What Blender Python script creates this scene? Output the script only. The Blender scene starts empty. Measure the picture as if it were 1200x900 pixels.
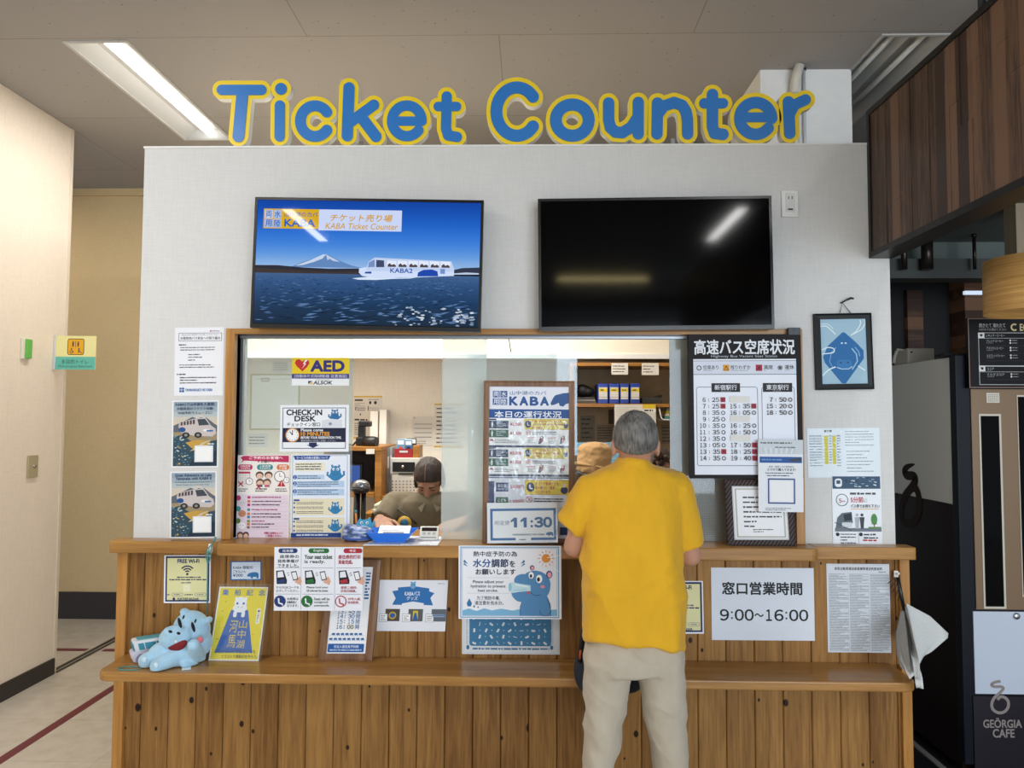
import bpy, bmesh, math, random
import numpy as np
from mathutils import Vector, Matrix, noise as mnoise

# ------------------------------------------------------------------ camera, world, lights
scene = bpy.context.scene
COL = scene.collection
F_PX = 850.0
CAM = Vector((0.0, -3.0, 1.55))
ROT = Matrix.Rotation(math.radians(1.4), 3, 'Z') @ Matrix.Rotation(math.radians(92.8), 3, 'X') @ Matrix.Rotation(math.radians(0.25), 3, 'Z')
cam_data = bpy.data.cameras.new('camera')
cam_data.sensor_fit = 'HORIZONTAL'
cam_data.sensor_width = 36.0
cam_data.lens = F_PX / 1200.0 * 36.0
cam_data.clip_start = 0.05
cam = bpy.data.objects.new('view_camera', cam_data)
cam.matrix_world = Matrix.Translation(CAM) @ ROT.to_4x4()
COL.objects.link(cam)
scene.camera = cam

scene.view_settings.view_transform = 'Standard'
scene.view_settings.look = 'None'
scene.view_settings.gamma = 1.0
scene.view_settings.use_curve_mapping = False
scene.view_settings.exposure = 0.2

world = bpy.data.worlds.new('daylight')
scene.world = world
world.use_nodes = True
bg = world.node_tree.nodes['Background']
bg.inputs['Color'].default_value = (0.80, 0.90, 1.0, 1)
bg.inputs['Strength'].default_value = 0.75

CEIL = 3.36


def area_light(name, loc, rot, sx, sy, power, color):
    d = bpy.data.lights.new(name, 'AREA')
    d.shape = 'RECTANGLE'
    d.size, d.size_y = sx, sy
    d.energy = power
    d.color = color
    o = bpy.data.objects.new(name, d)
    o.location = loc
    o.rotation_euler = rot
    COL.objects.link(o)
    return o


# daylight through the shop front behind the photographer
area_light('daylight_window', (2.6, -7.5, 1.7), (math.radians(90), 0, math.radians(14)), 4.5, 2.4, 230, (0.80, 0.90, 1.0))
# warm lamp of the corridor round the corner
area_light('corridor_lamp_light', (-4.3, 1.9, 3.3), (0, 0, 0), 0.3, 1.0, 11, (1.0, 0.86, 0.66))
# lamp of the office behind the counter
area_light('office_lamp_light', (-0.75, 0.75, 2.75), (math.radians(18), 0, 0), 2.0, 0.25, 44, (1.0, 0.97, 0.92))


# ------------------------------------------------------------------ helpers
def ray(px, py):
    return ROT @ Vector(((px - 600.0) / F_PX, -(py - 450.0) / F_PX, -1.0))


def at(px, py, y=0.0):
    d = ray(px, py)
    return CAM + d * ((y - CAM.y) / d.y)


def atx(px, py, x):
    d = ray(px, py)
    return CAM + d * ((x - CAM.x) / d.x)


def atz(px, py, z):
    d = ray(px, py)
    return CAM + d * ((z - CAM.z) / d.z)


def lin(c):
    if isinstance(c, str):
        c = c.lstrip('#')
        c = ''.join(x * 2 for x in c) if len(c) == 3 else c
        c = [int(c[i:i + 2], 16) / 255.0 for i in (0, 2, 4)]
    return tuple(x / 12.92 if x <= 0.04045 else ((x + 0.055) / 1.055) ** 2.4 for x in c)


MATS = {}


def pmat(name, color, rough=0.6, metal=0.0, spec=0.5, emit=None, emit_strength=1.0, var=0.0, var_scale=20.0,
         bump=0.0, bump_scale=80.0, coat=0.0, stretch=(1, 1, 1), sheen=0.0, sub=0.0):
    if name in MATS:
        return MATS[name]
    m = bpy.data.materials.new(name)
    m.use_nodes = True
    nt = m.node_tree
    b = nt.nodes['Principled BSDF']
    c = lin(color)
    b.inputs['Base Color'].default_value = (*c, 1)
    b.inputs['Roughness'].default_value = rough
    b.inputs['Metallic'].default_value = metal
    b.inputs['Specular IOR Level'].default_value = spec
    b.inputs['Coat Weight'].default_value = coat
    b.inputs['Coat Roughness'].default_value = 0.05
    b.inputs['Sheen Weight'].default_value = sheen
    if sub:
        b.inputs['Subsurface Weight'].default_value = sub
        b.inputs['Subsurface Radius'].default_value = (0.01, 0.004, 0.002)
        b.inputs['Subsurface Scale'].default_value = 1.0
    if emit:
        b.inputs['Emission Color'].default_value = (*lin(emit), 1)
        b.inputs['Emission Strength'].default_value = emit_strength
    if var or bump:
        tc = nt.nodes.new('ShaderNodeTexCoord')
        mp = nt.nodes.new('ShaderNodeMapping')
        mp.inputs['Scale'].default_value = stretch
        nt.links.new(tc.outputs['Object'], mp.inputs['Vector'])
    if var:
        n = nt.nodes.new('ShaderNodeTexNoise')
        n.inputs['Scale'].default_value = var_scale
        n.inputs['Detail'].default_value = 6
        nt.links.new(mp.outputs['Vector'], n.inputs['Vector'])
        r = nt.nodes.new('ShaderNodeValToRGB')
        r.color_ramp.elements[0].position = 0.3
        r.color_ramp.elements[1].position = 0.7
        r.color_ramp.elements[0].color = (*[x * (1 - var) for x in c], 1)
        r.color_ramp.elements[1].color = (*[min(1, x * (1 + var)) for x in c], 1)
        nt.links.new(n.outputs['Fac'], r.inputs['Fac'])
        nt.links.new(r.outputs['Color'], b.inputs['Base Color'])
    if bump:
        n2 = nt.nodes.new('ShaderNodeTexNoise')
        n2.inputs['Scale'].default_value = bump_scale
        n2.inputs['Detail'].default_value = 5
        nt.links.new(mp.outputs['Vector'], n2.inputs['Vector'])
        bp = nt.nodes.new('ShaderNodeBump')
        bp.inputs['Strength'].default_value = bump
        bp.inputs['Distance'].default_value = 0.01
        nt.links.new(n2.outputs['Fac'], bp.inputs['Height'])
        nt.links.new(bp.outputs['Normal'], b.inputs['Normal'])
    MATS[name] = m
    return m


def ink(c, rough=0.55):
    """printed or painted colour"""
    key = 'ink_' + c.lstrip('#') + ('' if rough == 0.55 else '_%d' % int(rough * 100))
    return pmat(key, c, rough=rough, spec=0.35)


def glow(c, s=1.0):
    key = 'screen_' + c.lstrip('#') + '_%d' % int(s * 100)
    if key in MATS:
        return MATS[key]
    m = pmat(key, '#050505', rough=0.03, emit=c, emit_strength=s, spec=0.10)
    return m


def glass_mat(name, tint='#ffffff', alpha=0.1, rough=0.03, refl=0.06, pattern=None, film='#e2e8e8', bump=0.0):
    """thin pane: mostly see-through, a share of milky film, a little mirror"""
    if name in MATS:
        return MATS[name]
    m = bpy.data.materials.new(name)
    m.use_nodes = True
    nt = m.node_tree
    nt.nodes.clear()
    out = nt.nodes.new('ShaderNodeOutputMaterial')
    tr = nt.nodes.new('ShaderNodeBsdfTransparent')
    tr.inputs['Color'].default_value = (*lin(tint), 1)
    df = nt.nodes.new('ShaderNodeBsdfDiffuse')
    df.inputs['Color'].default_value = (*lin(film), 1)
    gl = nt.nodes.new('ShaderNodeBsdfGlossy')
    gl.inputs['Roughness'].default_value = rough
    gl.inputs['Color'].default_value = (0.9, 0.95, 1, 1)
    if bump:
        tcb = nt.nodes.new('ShaderNodeTexCoord')
        nb_ = nt.nodes.new('ShaderNodeTexNoise'); nb_.inputs['Scale'].default_value = 14; nb_.inputs['Detail'].default_value = 3; nb_.inputs['Distortion'].default_value = 1.5
        bp_ = nt.nodes.new('ShaderNodeBump'); bp_.inputs['Strength'].default_value = bump; bp_.inputs['Distance'].default_value = 0.02
        nt.links.new(tcb.outputs['Object'], nb_.inputs['Vector']); nt.links.new(nb_.outputs['Fac'], bp_.inputs['Height']); nt.links.new(bp_.outputs[0], gl.inputs['Normal'])
    m1 = nt.nodes.new('ShaderNodeMixShader')
    m1.inputs[0].default_value = alpha
    if pattern:
        tc = nt.nodes.new('ShaderNodeTexCoord')
        ck = nt.nodes.new('ShaderNodeTexVoronoi')
        ck.inputs['Scale'].default_value = pattern
        ck.inputs['Randomness'].default_value = 0.0
        nt.links.new(tc.outputs['Object'], ck.inputs['Vector'])
        mr = nt.nodes.new('ShaderNodeMapRange')
        mr.inputs[1].default_value = 0.30
        mr.inputs[2].default_value = 0.42
        mr.inputs[3].default_value = max(0, alpha - 0.3)
        mr.inputs[4].default_value = min(1, alpha + 0.25)
        nt.links.new(ck.outputs['Distance'], mr.inputs[0])
        nt.links.new(mr.outputs[0], m1.inputs[0])
    m2 = nt.nodes.new('ShaderNodeMixShader')
    m2.inputs[0].default_value = refl
    nt.links.new(tr.outputs[0], m1.inputs[1])
    nt.links.new(df.outputs[0], m1.inputs[2])
    nt.links.new(m1.outputs[0], m2.inputs[1])
    nt.links.new(gl.outputs[0], m2.inputs[2])
    nt.links.new(m2.outputs[0], out.inputs[0])
    MATS[name] = m
    return m


def node_mat(name):
    m = bpy.data.materials.new(name)
    m.use_nodes = True
    MATS[name] = m
    nt = m.node_tree
    return m, nt, nt.nodes['Principled BSDF']


def wood_mat(name, dark, light, plank=0.0, axis='Z', scale=1.0, knots=0.0, rough=0.35, plankvar=0.25, coat=0.0, knot_col='#3a2312', seam_axis='X', spec=0.4):
    if name in MATS:
        return MATS[name]
    m, nt, b = node_mat(name)
    N, L = nt.nodes.new, nt.links.new
    tc = N('ShaderNodeTexCoord')
    sep = N('ShaderNodeSeparateXYZ')
    L(tc.outputs['Object'], sep.inputs[0])
    vec = tc.outputs['Object']
    rnd = None
    if plank:
        dv = N('ShaderNodeMath'); dv.operation = 'DIVIDE'
        L(sep.outputs[seam_axis], dv.inputs[0]); dv.inputs[1].default_value = plank
        fl = N('ShaderNodeMath'); fl.operation = 'FLOOR'
        L(dv.outputs[0], fl.inputs[0])
        wn = N('ShaderNodeTexWhiteNoise'); wn.noise_dimensions = '1D'
        L(fl.outputs[0], wn.inputs['W'])
        rnd = wn.outputs['Value']
        # shift each plank's grain
        sc = N('ShaderNodeMath'); sc.operation = 'MULTIPLY'; sc.inputs[1].default_value = 7.3
        L(rnd, sc.inputs[0])
        cb = N('ShaderNodeCombineXYZ')
        L(sc.outputs[0], cb.inputs['Z' if axis == 'Z' else ('X' if axis == 'X' else 'Y')])
        ad = N('ShaderNodeVectorMath'); ad.operation = 'ADD'
        L(vec, ad.inputs[0]); L(cb.outputs[0], ad.inputs[1])
        vec = ad.outputs[0]
    mp = N('ShaderNodeMapping')
    st = {'Z': (28, 28, 1.6), 'X': (1.6, 28, 28), 'Y': (28, 1.6, 28), 'R': (1.5, 1.5, 60)}[axis]
    mp.inputs['Scale'].default_value = [s * scale for s in st]
    L(vec, mp.inputs['Vector'])
    n1 = N('ShaderNodeTexNoise'); n1.inputs['Scale'].default_value = 1.0; n1.inputs['Detail'].default_value = 5
    n1.inputs['Distortion'].default_value = 0.6
    L(mp.outputs[0], n1.inputs['Vector'])
    mp2 = N('ShaderNodeMapping'); mp2.inputs['Scale'].default_value = [s * scale * 4.5 for s in st]
    L(vec, mp2.inputs['Vector'])
    n2 = N('ShaderNodeTexNoise'); n2.inputs['Scale'].default_value = 1.0; n2.inputs['Detail'].default_value = 3
    L(mp2.outputs[0], n2.inputs['Vector'])
    mx = N('ShaderNodeMath'); mx.operation = 'MULTIPLY_ADD'; mx.inputs[1].default_value = 0.45
    L(n2.outputs['Fac'], mx.inputs[0]); 
    hm = N('ShaderNodeMath'); hm.operation = 'MULTIPLY'; hm.inputs[1].default_value = 0.55
    L(n1.outputs['Fac'], hm.inputs[0]); L(hm.outputs[0], mx.inputs[2])
    fac = mx.outputs[0]
    if rnd is not None:
        pv = N('ShaderNodeMath'); pv.operation = 'MULTIPLY_ADD'; pv.inputs[1].default_value = plankvar
        L(rnd, pv.inputs[0]); L(fac, pv.inputs[2])
        sb = N('ShaderNodeMath'); sb.operation = 'SUBTRACT'; sb.inputs[1].default_value = plankvar * 0.5
        L(pv.outputs[0], sb.inputs[0])
        fac = sb.outputs[0]
    rp = N('ShaderNodeValToRGB')
    rp.color_ramp.elements[0].position = 0.34
    rp.color_ramp.elements[1].position = 0.66
    rp.color_ramp.elements[0].color = (*lin(dark), 1)
    rp.color_ramp.elements[1].color = (*lin(light), 1)
    L(fac, rp.inputs['Fac'])
    col = rp.outputs['Color']
    if knots:
        sk = N('ShaderNodeSeparateXYZ'); L(vec, sk.inputs[0])
        ck = N('ShaderNodeCombineXYZ'); L(sk.outputs['X'], ck.inputs['X']); 
        zk = N('ShaderNodeMath'); zk.operation = 'MULTIPLY'; zk.inputs[1].default_value = 0.7
        L(sk.outputs['Z'], zk.inputs[0]); L(zk.outputs[0], ck.inputs['Y'])
        vo = N('ShaderNodeTexVoronoi'); vo.inputs['Scale'].default_value = knots; vo.voronoi_dimensions = '2D'
        L(ck.outputs[0], vo.inputs['Vector'])
        sc_ = N('ShaderNodeSeparateColor'); L(vo.outputs['Color'], sc_.inputs[0])
        ks = N('ShaderNodeMath'); ks.operation = 'MULTIPLY_ADD'; ks.inputs[1].default_value = 2.4; ks.inputs[2].default_value = 0.8
        L(sc_.outputs[0], ks.inputs[0])
        kd = N('ShaderNodeMath'); kd.operation = 'MULTIPLY'
        L(vo.outputs['Distance'], kd.inputs[0]); L(ks.outputs[0], kd.inputs[1])
        kr = N('ShaderNodeValToRGB')
        kr.color_ramp.elements[0].position = 0.045
        kr.color_ramp.elements[1].position = 0.065
        kr.color_ramp.elements[0].color = (1, 1, 1, 1)
        kr.color_ramp.elements[1].color = (0, 0, 0, 1)
        L(kd.outputs[0], kr.inputs['Fac'])
        mc = N('ShaderNodeMixRGB')
        L(kr.outputs['Color'], mc.inputs['Fac']); L(col, mc.inputs[1]); mc.inputs[2].default_value = (*lin(knot_col), 1)
        col = mc.outputs[0]
    L(col, b.inputs['Base Color'])
    b.inputs['Roughness'].default_value = rough
    b.inputs['Specular IOR Level'].default_value = spec
    b.inputs['Coat Weight'].default_value = coat
    b.inputs['Coat Roughness'].default_value = 0.12
    bp = N('ShaderNodeBump'); bp.inputs['Strength'].default_value = 0.08; bp.inputs['Distance'].default_value = 0.004
    L(fac, bp.inputs['Height']); L(bp.outputs[0], b.inputs['Normal'])
    return m


ORIGIN = {}


def thing(name, label, cat, loc, group=None):
    o = bpy.data.objects.new(name, None)
    o.empty_display_size = 0.05
    COL.objects.link(o)
    o.location = loc
    ORIGIN[o.name] = Vector(loc)
    o['label'] = label
    o['category'] = cat
    if group:
        o['group'] = group
    return o


def tag(o, label, cat, group=None, kind=None):
    o['label'] = label
    o['category'] = cat
    if group:
        o['group'] = group
    if kind:
        o['kind'] = kind
    return o


def structure(o, label=None):
    o['kind'] = 'structure'
    if label:
        o['label'] = label
    return o


def smooth(pts, n=6):
    """Catmull-Rom curve through 2-D points"""
    out = []
    P_ = [pts[0]] + list(pts) + [pts[-1]]
    for i in range(1, len(P_) - 2):
        a, b, c, d = [Vector(P_[i + k]) for k in (-1, 0, 1, 2)]
        for k in range(n):
            t = k / n
            out.append(tuple(0.5 * ((2 * b) + (c - a) * t + (2 * a - 5 * b + 4 * c - d) * t * t + (3 * b - a - 3 * c + d) * t ** 3)))
    out.append(tuple(pts[-1]))
    return out


class MB:
    """collects shapes, then links them as ONE mesh object"""

    def __init__(self, mat=None):
        self.v, self.f, self.m, self.s = [], [], [], []
        self.mats = []
        self.cur = 0
        if mat:
            self.use(mat)

    def use(self, mat):
        if mat not in self.mats:
            self.mats.append(mat)
        self.cur = self.mats.index(mat)
        return self

    def add(self, verts, faces, smooth=False):
        n = len(self.v)
        self.v.extend([tuple(p) for p in verts])
        for f in faces:
            self.f.append(tuple(i + n for i in f))
            self.m.append(self.cur)
            self.s.append(smooth)
        return self

    def box(self, a, b, bevel=0.0, rot=None, pivot=None):
        x0, y0, z0 = [min(a[i], b[i]) for i in range(3)]
        x1, y1, z1 = [max(a[i], b[i]) for i in range(3)]
        bm = bmesh.new()
        bmesh.ops.create_cube(bm, size=1)
        for v in bm.verts:
            v.co = Vector(((x0 + x1) / 2 + v.co.x * (x1 - x0), (y0 + y1) / 2 + v.co.y * (y1 - y0), (z0 + z1) / 2 + v.co.z * (z1 - z0)))
        if bevel:
            bmesh.ops.bevel(bm, geom=bm.edges[:], offset=bevel, segments=2, affect='EDGES', profile=0.5)
        if rot is not None:
            pv = Vector(pivot) if pivot is not None else Vector(((x0 + x1) / 2, (y0 + y1) / 2, (z0 + z1) / 2))
            for v in bm.verts:
                v.co = pv + rot @ (v.co - pv)
        self.bm(bm)
        return self

    def bm(self, bm, smooth=False):
        bm.verts.ensure_lookup_table()
        bm.verts.index_update()
        self.add([v.co for v in bm.verts], [[v.index for v in f.verts] for f in bm.faces], smooth)
        bm.free()

    def loft(self, rings, cap=True, smooth=True, closed=False):
        n = len(rings[0])
        vs, fs = [], []
        for r in rings:
            vs.extend(r)
        k = len(rings)
        for i in range(k - 1 if not closed else k):
            j = (i + 1) % k
            for a in range(n):
                b = (a + 1) % n
                fs.append((i * n + a, i * n + b, j * n + b, j * n + a))
        self.add(vs, fs, smooth)
        if cap and not closed:
            base = len(self.v) - len(vs)
            self.f.append(tuple(base + a for a in reversed(range(n)))); self.m.append(self.cur); self.s.append(False)
            self.f.append(tuple(base + (k - 1) * n + a for a in range(n))); self.m.append(self.cur); self.s.append(False)
        return self

    def tube(self, pts, r, n=12, cap=True, closed=False):
        pts = [Vector(p) for p in pts]
        rr = r if isinstance(r, (list, tuple)) else [r] * len(pts)
        rings = []
        up = None
        for i, p in enumerate(pts):
            if closed:
                t = (pts[(i + 1) % len(pts)] - pts[i - 1])
            else:
                t = (pts[min(i + 1, len(pts) - 1)] - pts[max(i - 1, 0)])
            t = t.normalized() if t.length > 1e-9 else Vector((0, 0, 1))
            if up is None:
                up = Vector((0, 0, 1)) if abs(t.z) < 0.9 else Vector((1, 0, 0))
            a = t.cross(up)
            a.normalize()
            b = a.cross(t).normalized()
            up = b
            rings.append([p + (a * math.cos(2 * math.pi * k / n) + b * math.sin(2 * math.pi * k / n)) * rr[i] for k in range(n)])
        return self.loft(rings, cap=cap, closed=closed)

    def lathe(self, prof, center, axis=(0, 0, 1), n=32, cap=True):
        ax = Vector(axis).normalized()
        h = Vector((1, 0, 0)) if abs(ax.x) < 0.9 else Vector((0, 1, 0))
        a = ax.cross(h).normalized()
        b = ax.cross(a)
        c = Vector(center)
        rings = [[c + ax * z + (a * math.cos(2 * math.pi * k / n) + b * math.sin(2 * math.pi * k / n)) * max(r, 1e-5) for k in range(n)] for r, z in prof]
        return self.loft(rings, cap=cap)

    def ell(self, c, r, rot=None, seg=20):
        bm = bmesh.new()
        bmesh.ops.create_uvsphere(bm, u_segments=seg, v_segments=max(6, seg * 2 // 3), radius=1)
        c = Vector(c)
        rv = Vector((r, r, r)) if isinstance(r, (int, float)) else Vector(r)
        for v in bm.verts:
            p = Vector((v.co.x * rv.x, v.co.y * rv.y, v.co.z * rv.z))
            if rot is not None:
                p = rot @ p
            v.co = c + p
        self.bm(bm, True)
        return self

    def cap(self, p0, p1, r0, r1=None, n=14):
        """tapered limb with round ends"""
        r1 = r0 if r1 is None else r1
        p0, p1 = Vector(p0), Vector(p1)
        d = (p1 - p0)
        L = d.length
        if L < 1e-6:
            return self.ell(p0, r0, seg=n)
        t = d / L
        pts, rs = [], []
        for k in range(5):
            a = math.pi / 2 * (1 - k / 4.0)
            pts.append(p0 - t * r0 * math.sin(a)); rs.append(max(1e-4, r0 * math.cos(a)))
        for k in range(5):
            a = math.pi / 2 * k / 4.0
            pts.append(p1 + t * r1 * math.sin(a)); rs.append(max(1e-4, r1 * math.cos(a)))
        return self.tube(pts, rs, n=n)

    def prism(self, poly, d):
        """polygon (3-D points, ordered) extruded by vector d"""
        n = len(poly)
        d = Vector(d)
        vs = [Vector(p) for p in poly] + [Vector(p) + d for p in poly]
        fs = [tuple(range(n)), tuple(reversed(range(n, 2 * n)))]
        for i in range(n):
            j = (i + 1) % n
            fs.append((i, i + n, j + n, j))
        return self.add(vs, fs)

    def build(self, name, parent=None, origin=None, smooth_angle=None):
        me = bpy.data.meshes.new(name)
        if parent is not None:
            og = ORIGIN[parent.name]
        elif origin is not None:
            og = Vector(origin)
        else:
            A = np.array([tuple(p) for p in self.v])
            og = Vector(((A[:, 0].min() + A[:, 0].max()) / 2, (A[:, 1].min() + A[:, 1].max()) / 2, A[:, 2].min()))
        me.from_pydata([(p[0] - og.x, p[1] - og.y, p[2] - og.z) for p in self.v], [], self.f)
        for m in self.mats:
            me.materials.append(m)
        me.polygons.foreach_set('material_index', self.m)
        me.polygons.foreach_set('use_smooth', self.s)
        me.update()
        o = bpy.data.objects.new(name, me)
        COL.objects.link(o)
        ORIGIN[o.name] = og
        if parent is not None:
            o.parent = parent
        else:
            o.location = og
        return o


def fix_normals(o):
    bm = bmesh.new()
    bm.from_mesh(o.data)
    bmesh.ops.recalc_face_normals(bm, faces=bm.faces[:])
    bm.to_mesh(o.data)
    bm.free()
    return o


def melt(o, voxel=0.008, smooth=6, fac=0.5, fn=None):
    """weld overlapping volumes of one mesh into one continuous skin"""
    mats = list(o.data.materials)
    r = o.modifiers.new('remesh', 'REMESH')
    r.mode = 'VOXEL'
    r.voxel_size = voxel
    r.use_smooth_shade = True
    if smooth:
        s = o.modifiers.new('smooth', 'SMOOTH')
        s.factor = fac
        s.iterations = smooth
    dg = bpy.context.evaluated_depsgraph_get()
    me = bpy.data.meshes.new_from_object(o.evaluated_get(dg))
    o.modifiers.clear()
    old = o.data
    o.data = me
    me.name = old.name
    bpy.data.meshes.remove(old)
    me.materials.clear()
    for m in mats:
        me.materials.append(m)
    if fn:
        og = ORIGIN[o.name]
        nr = [v.normal.copy() for v in me.vertices]
        for v, n in zip(me.vertices, nr):
            v.co = fn(v.co + og, n) - og
    for p in me.polygons:
        p.use_smooth = True
    me.update()
    return o


# ---- text and print
_TXT = {}


def glyphs(s, bold=0.0, shear=0.0):
    k = (s, bold, shear)
    if k in _TXT:
        return _TXT[k]
    c = bpy.data.curves.new('t', 'FONT')
    c.body = s
    c.offset = bold
    c.shear = shear
    c.resolution_u = 3
    o = bpy.data.objects.new('t', c)
    m = o.to_mesh()
    vs = np.array([tuple(v.co)[:2] for v in m.vertices])
    fs = [tuple(p.vertices) for p in m.polygons]
    o.to_mesh_clear()
    bpy.data.objects.remove(o)
    bpy.data.curves.remove(c)
    _TXT[k] = (vs, fs)
    return _TXT[k]


class Print(MB):
    """a sheet or panel in space: canvas units (cw x ch), u to the right, v down; drawn layer over layer"""
    STEP = 0.000022

    def __init__(self, tl, tr, bl, cw, ch=None, mat=None, thick=0.0008, flip=False, slab=True, shear=False):
        super().__init__()
        tl, tr, bl = Vector(tl), Vector(tr), Vector(bl)
        self.ux = (tr - tl).normalized()
        dv = bl - tl
        self.w = (tr - tl).length
        if not shear:
            dv = dv - self.ux * dv.dot(self.ux)
        self.h = dv.length
        self.uy = dv.normalized()
        self.n = self.uy.cross(self.ux).normalized()
        self.n = -self.n if flip else self.n
        if self.n.y > 0.5:
            self.n = -self.n
        self.O = tl
        self.cw = cw
        self.ch = ch if ch else cw * self.h / self.w
        self.layer = 0.0
        if slab:
            self.use(mat or ink('#f1f2f4'))
            a = [self.P(0, 0, 0), self.P(self.cw, 0, 0), self.P(self.cw, self.ch, 0), self.P(0, self.ch, 0)]
            self.prism(a, -self.n * thick)

    def P(self, u, v, l=None):
        l = self.layer if l is None else l
        return self.O + self.ux * (u * self.w / self.cw) + self.uy * (v * self.h / self.ch) + self.n * l

    def up(self):
        self.layer += self.STEP

    def color(self, c):
        self.use(c if not isinstance(c, str) else self.inkf(c))

    inkf = staticmethod(ink)

    def poly(self, pts, c):
        self.up(); self.color(c)
        self.add([self.P(u, v) for u, v in pts], [tuple(range(len(pts)))])
        return self

    def rect(self, u0, v0, u1, v1, c):
        return self.poly([(u0, v0), (u0, v1), (u1, v1), (u1, v0)], c)

    def rrect(self, u0, v0, u1, v1, r, c):
        pts = []
        for (cx, cy, a0) in ((u1 - r, v0 + r, -90), (u1 - r, v1 - r, 0), (u0 + r, v1 - r, 90), (u0 + r, v0 + r, 180)):
            for k in range(5):
                a = math.radians(a0 + 22.5 * k)
                pts.append((cx + r * math.cos(a), cy + r * math.sin(a)))
        return self.poly(pts[::-1], c)

    def frame(self, u0, v0, u1, v1, t, c):
        self.up(); self.color(c)
        vs = [self.P(*q) for q in ((u0, v0), (u1, v0), (u1, v1), (u0, v1), (u0 + t, v0 + t), (u1 - t, v0 + t), (u1 - t, v1 - t), (u0 + t, v1 - t))]
        self.add(vs, [(0, 1, 5, 4), (1, 2, 6, 5), (2, 3, 7, 6), (3, 0, 4, 7)])
        return self

    def ell2(self, u, v, ru, rv, c, n=24):
        return self.poly([(u + ru * math.cos(2 * math.pi * k / n), v - rv * math.sin(2 * math.pi * k / n)) for k in range(n)], c)

    def ring(self, u, v, r, t, c, n=24, a0=0, a1=360):
        self.up(); self.color(c)
        full = (a1 - a0) == 360
        vs, fs = [], []
        m = n if full else n + 1
        for k in range(m):
            a = math.radians(a0 + (a1 - a0) * k / n)
            vs.append(self.P(u + r * math.cos(a), v - r * math.sin(a)))
            vs.append(self.P(u + (r - t) * math.cos(a), v - (r - t) * math.sin(a)))
        for k in range(n):
            j = (k + 1) % m
            fs.append((2 * k, 2 * j, 2 * j + 1, 2 * k + 1))
        self.add(vs, fs)
        return self

    def line(self, pts, t, c):
        """stroke of width t along pts"""
        self.up(); self.color(c)
        pts = [Vector((p[0], p[1])) for p in pts]
        L, R = [], []
        for i, p in enumerate(pts):
            d = (pts[min(i + 1, len(pts) - 1)] - pts[max(i - 1, 0)])
            d = d.normalized() if d.length else Vector((1, 0))
            n = Vector((-d.y, d.x)) * t / 2
            L.append(p + n); R.append(p - n)
        vs = [self.P(*q) for q in L + R]
        k = len(pts)
        self.add(vs, [(i, i + 1, k + i + 1, k + i) for i in range(k - 1)])
        return self

    def text(self, s, u0, v0, u1, v1, c, bold=0.0, shear=0.0):
        """glyphs stretched to fill the given box"""
        if len(s) and all(x in '0123456789:~' for x in s) and any(x in '0123456789' for x in s):
            cw_ = [0.5 if x == ':' else 1.0 for x in s]
            k = (u1 - u0) / (sum(cw_) - 0.12)
            u, h = u0, v1 - v0
            for x, w in zip(s, cw_):
                if x == ':':
                    r = min(h * 0.075, k * .13)
                    m = u + k * .19
                    self.rect(m - r, v0 + h * .26 - r, m + r, v0 + h * .26 + r, c); self.rect(m - r, v0 + h * .78 - r, m + r, v0 + h * .78 + r, c)
                elif x == '~':
                    self.text('〜', u, v0 + h * .36, u + k * .88, v0 + h * .64, c, bold)
                elif x == '1':
                    self.text('１', u + k * .16, v0, u + k * .70, v1, c, bold)
                else:
                    self.text(chr(ord(x) + 0xfee0), u, v0, u + k * .88, v1, c, bold)
                u += k * w
            return self
        self.up(); self.color(c)
        wide = bold > 0
        vs, fs = glyphs(s, 0.0 if wide else bold, shear)
        if len(vs) == 0:
            return self
        a, b = vs.min(0), vs.max(0)
        d = np.maximum(b - a, 1e-6)
        e = bold * 0.85 if wide else 0.0
        for sx, sy in ([(e * 1.2 * math.cos(q), e * 1.2 * math.sin(q)) for q in (0.4, 1.19, 1.97, 2.76, 3.54, 4.33, 5.11, 5.9)] if wide else ((0, 0),)):
            self.add([self.P(u0 + (p[0] + sx * (v1 - v0) / (u1 - u0) * d[0] / d[1] - a[0]) / d[0] * (u1 - u0), v1 - (p[1] + sy - a[1]) / d[1] * (v1 - v0)) for p in vs], fs)
            self.layer += self.STEP * 0.1
        return self

    def rows(self, u0, v0, u1, v1, n, c, seed=1, th=0.45, full=0.9, mn=0.35, ch=None):
        """lines of print too small to read"""
        rg = random.Random(seed)
        self.up(); self.color(c)
        dv = (v1 - v0) / n
        ch = ch or dv * th * 1.1
        vs, fs = [], []
        for i in range(n):
            e = u0 + (u1 - u0) * (full if rg.random() < 0.6 else rg.uniform(mn, full))
            u = u0
            vv = v0 + dv * i + dv * (1 - th) / 2
            while u < e:
                w = ch * rg.uniform(0.8, 3.6)
                w = min(w, e - u)
                if w < ch * 0.3:
                    break
                k = len(vs)
                h0 = vv + dv * th * rg.uniform(0, 0.18)
                h1 = vv + dv * th * rg.uniform(0.82, 1)
                vs += [self.P(u, h0), self.P(u, h1), self.P(u + w, h1), self.P(u + w, h0)]
                fs.append((k, k + 1, k + 2, k + 3))
                u += w + ch * rg.uniform(0.22, 0.5)
        self.add(vs, fs)
        return self


def sheet(name, label, cat, px, y, cw, ch=None, col='#eef0f4', thick=0.0008, group=None, dy=(0, 0, 0), rough=0.5, shear=False):
    """paper pinned on the plane y: px = photograph corners TL, TR, BL"""
    p = Print(at(*px[0], y + dy[0]), at(*px[1], y + dy[1]), at(*px[2], y + dy[2]), cw, ch, ink(col, rough), thick, shear=shear)
    p.meta = (name, label, cat, group)
    return p


def done(p):
    n, l, c, g = p.meta
    return tag(p.build(n), l, c, g)
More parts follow.
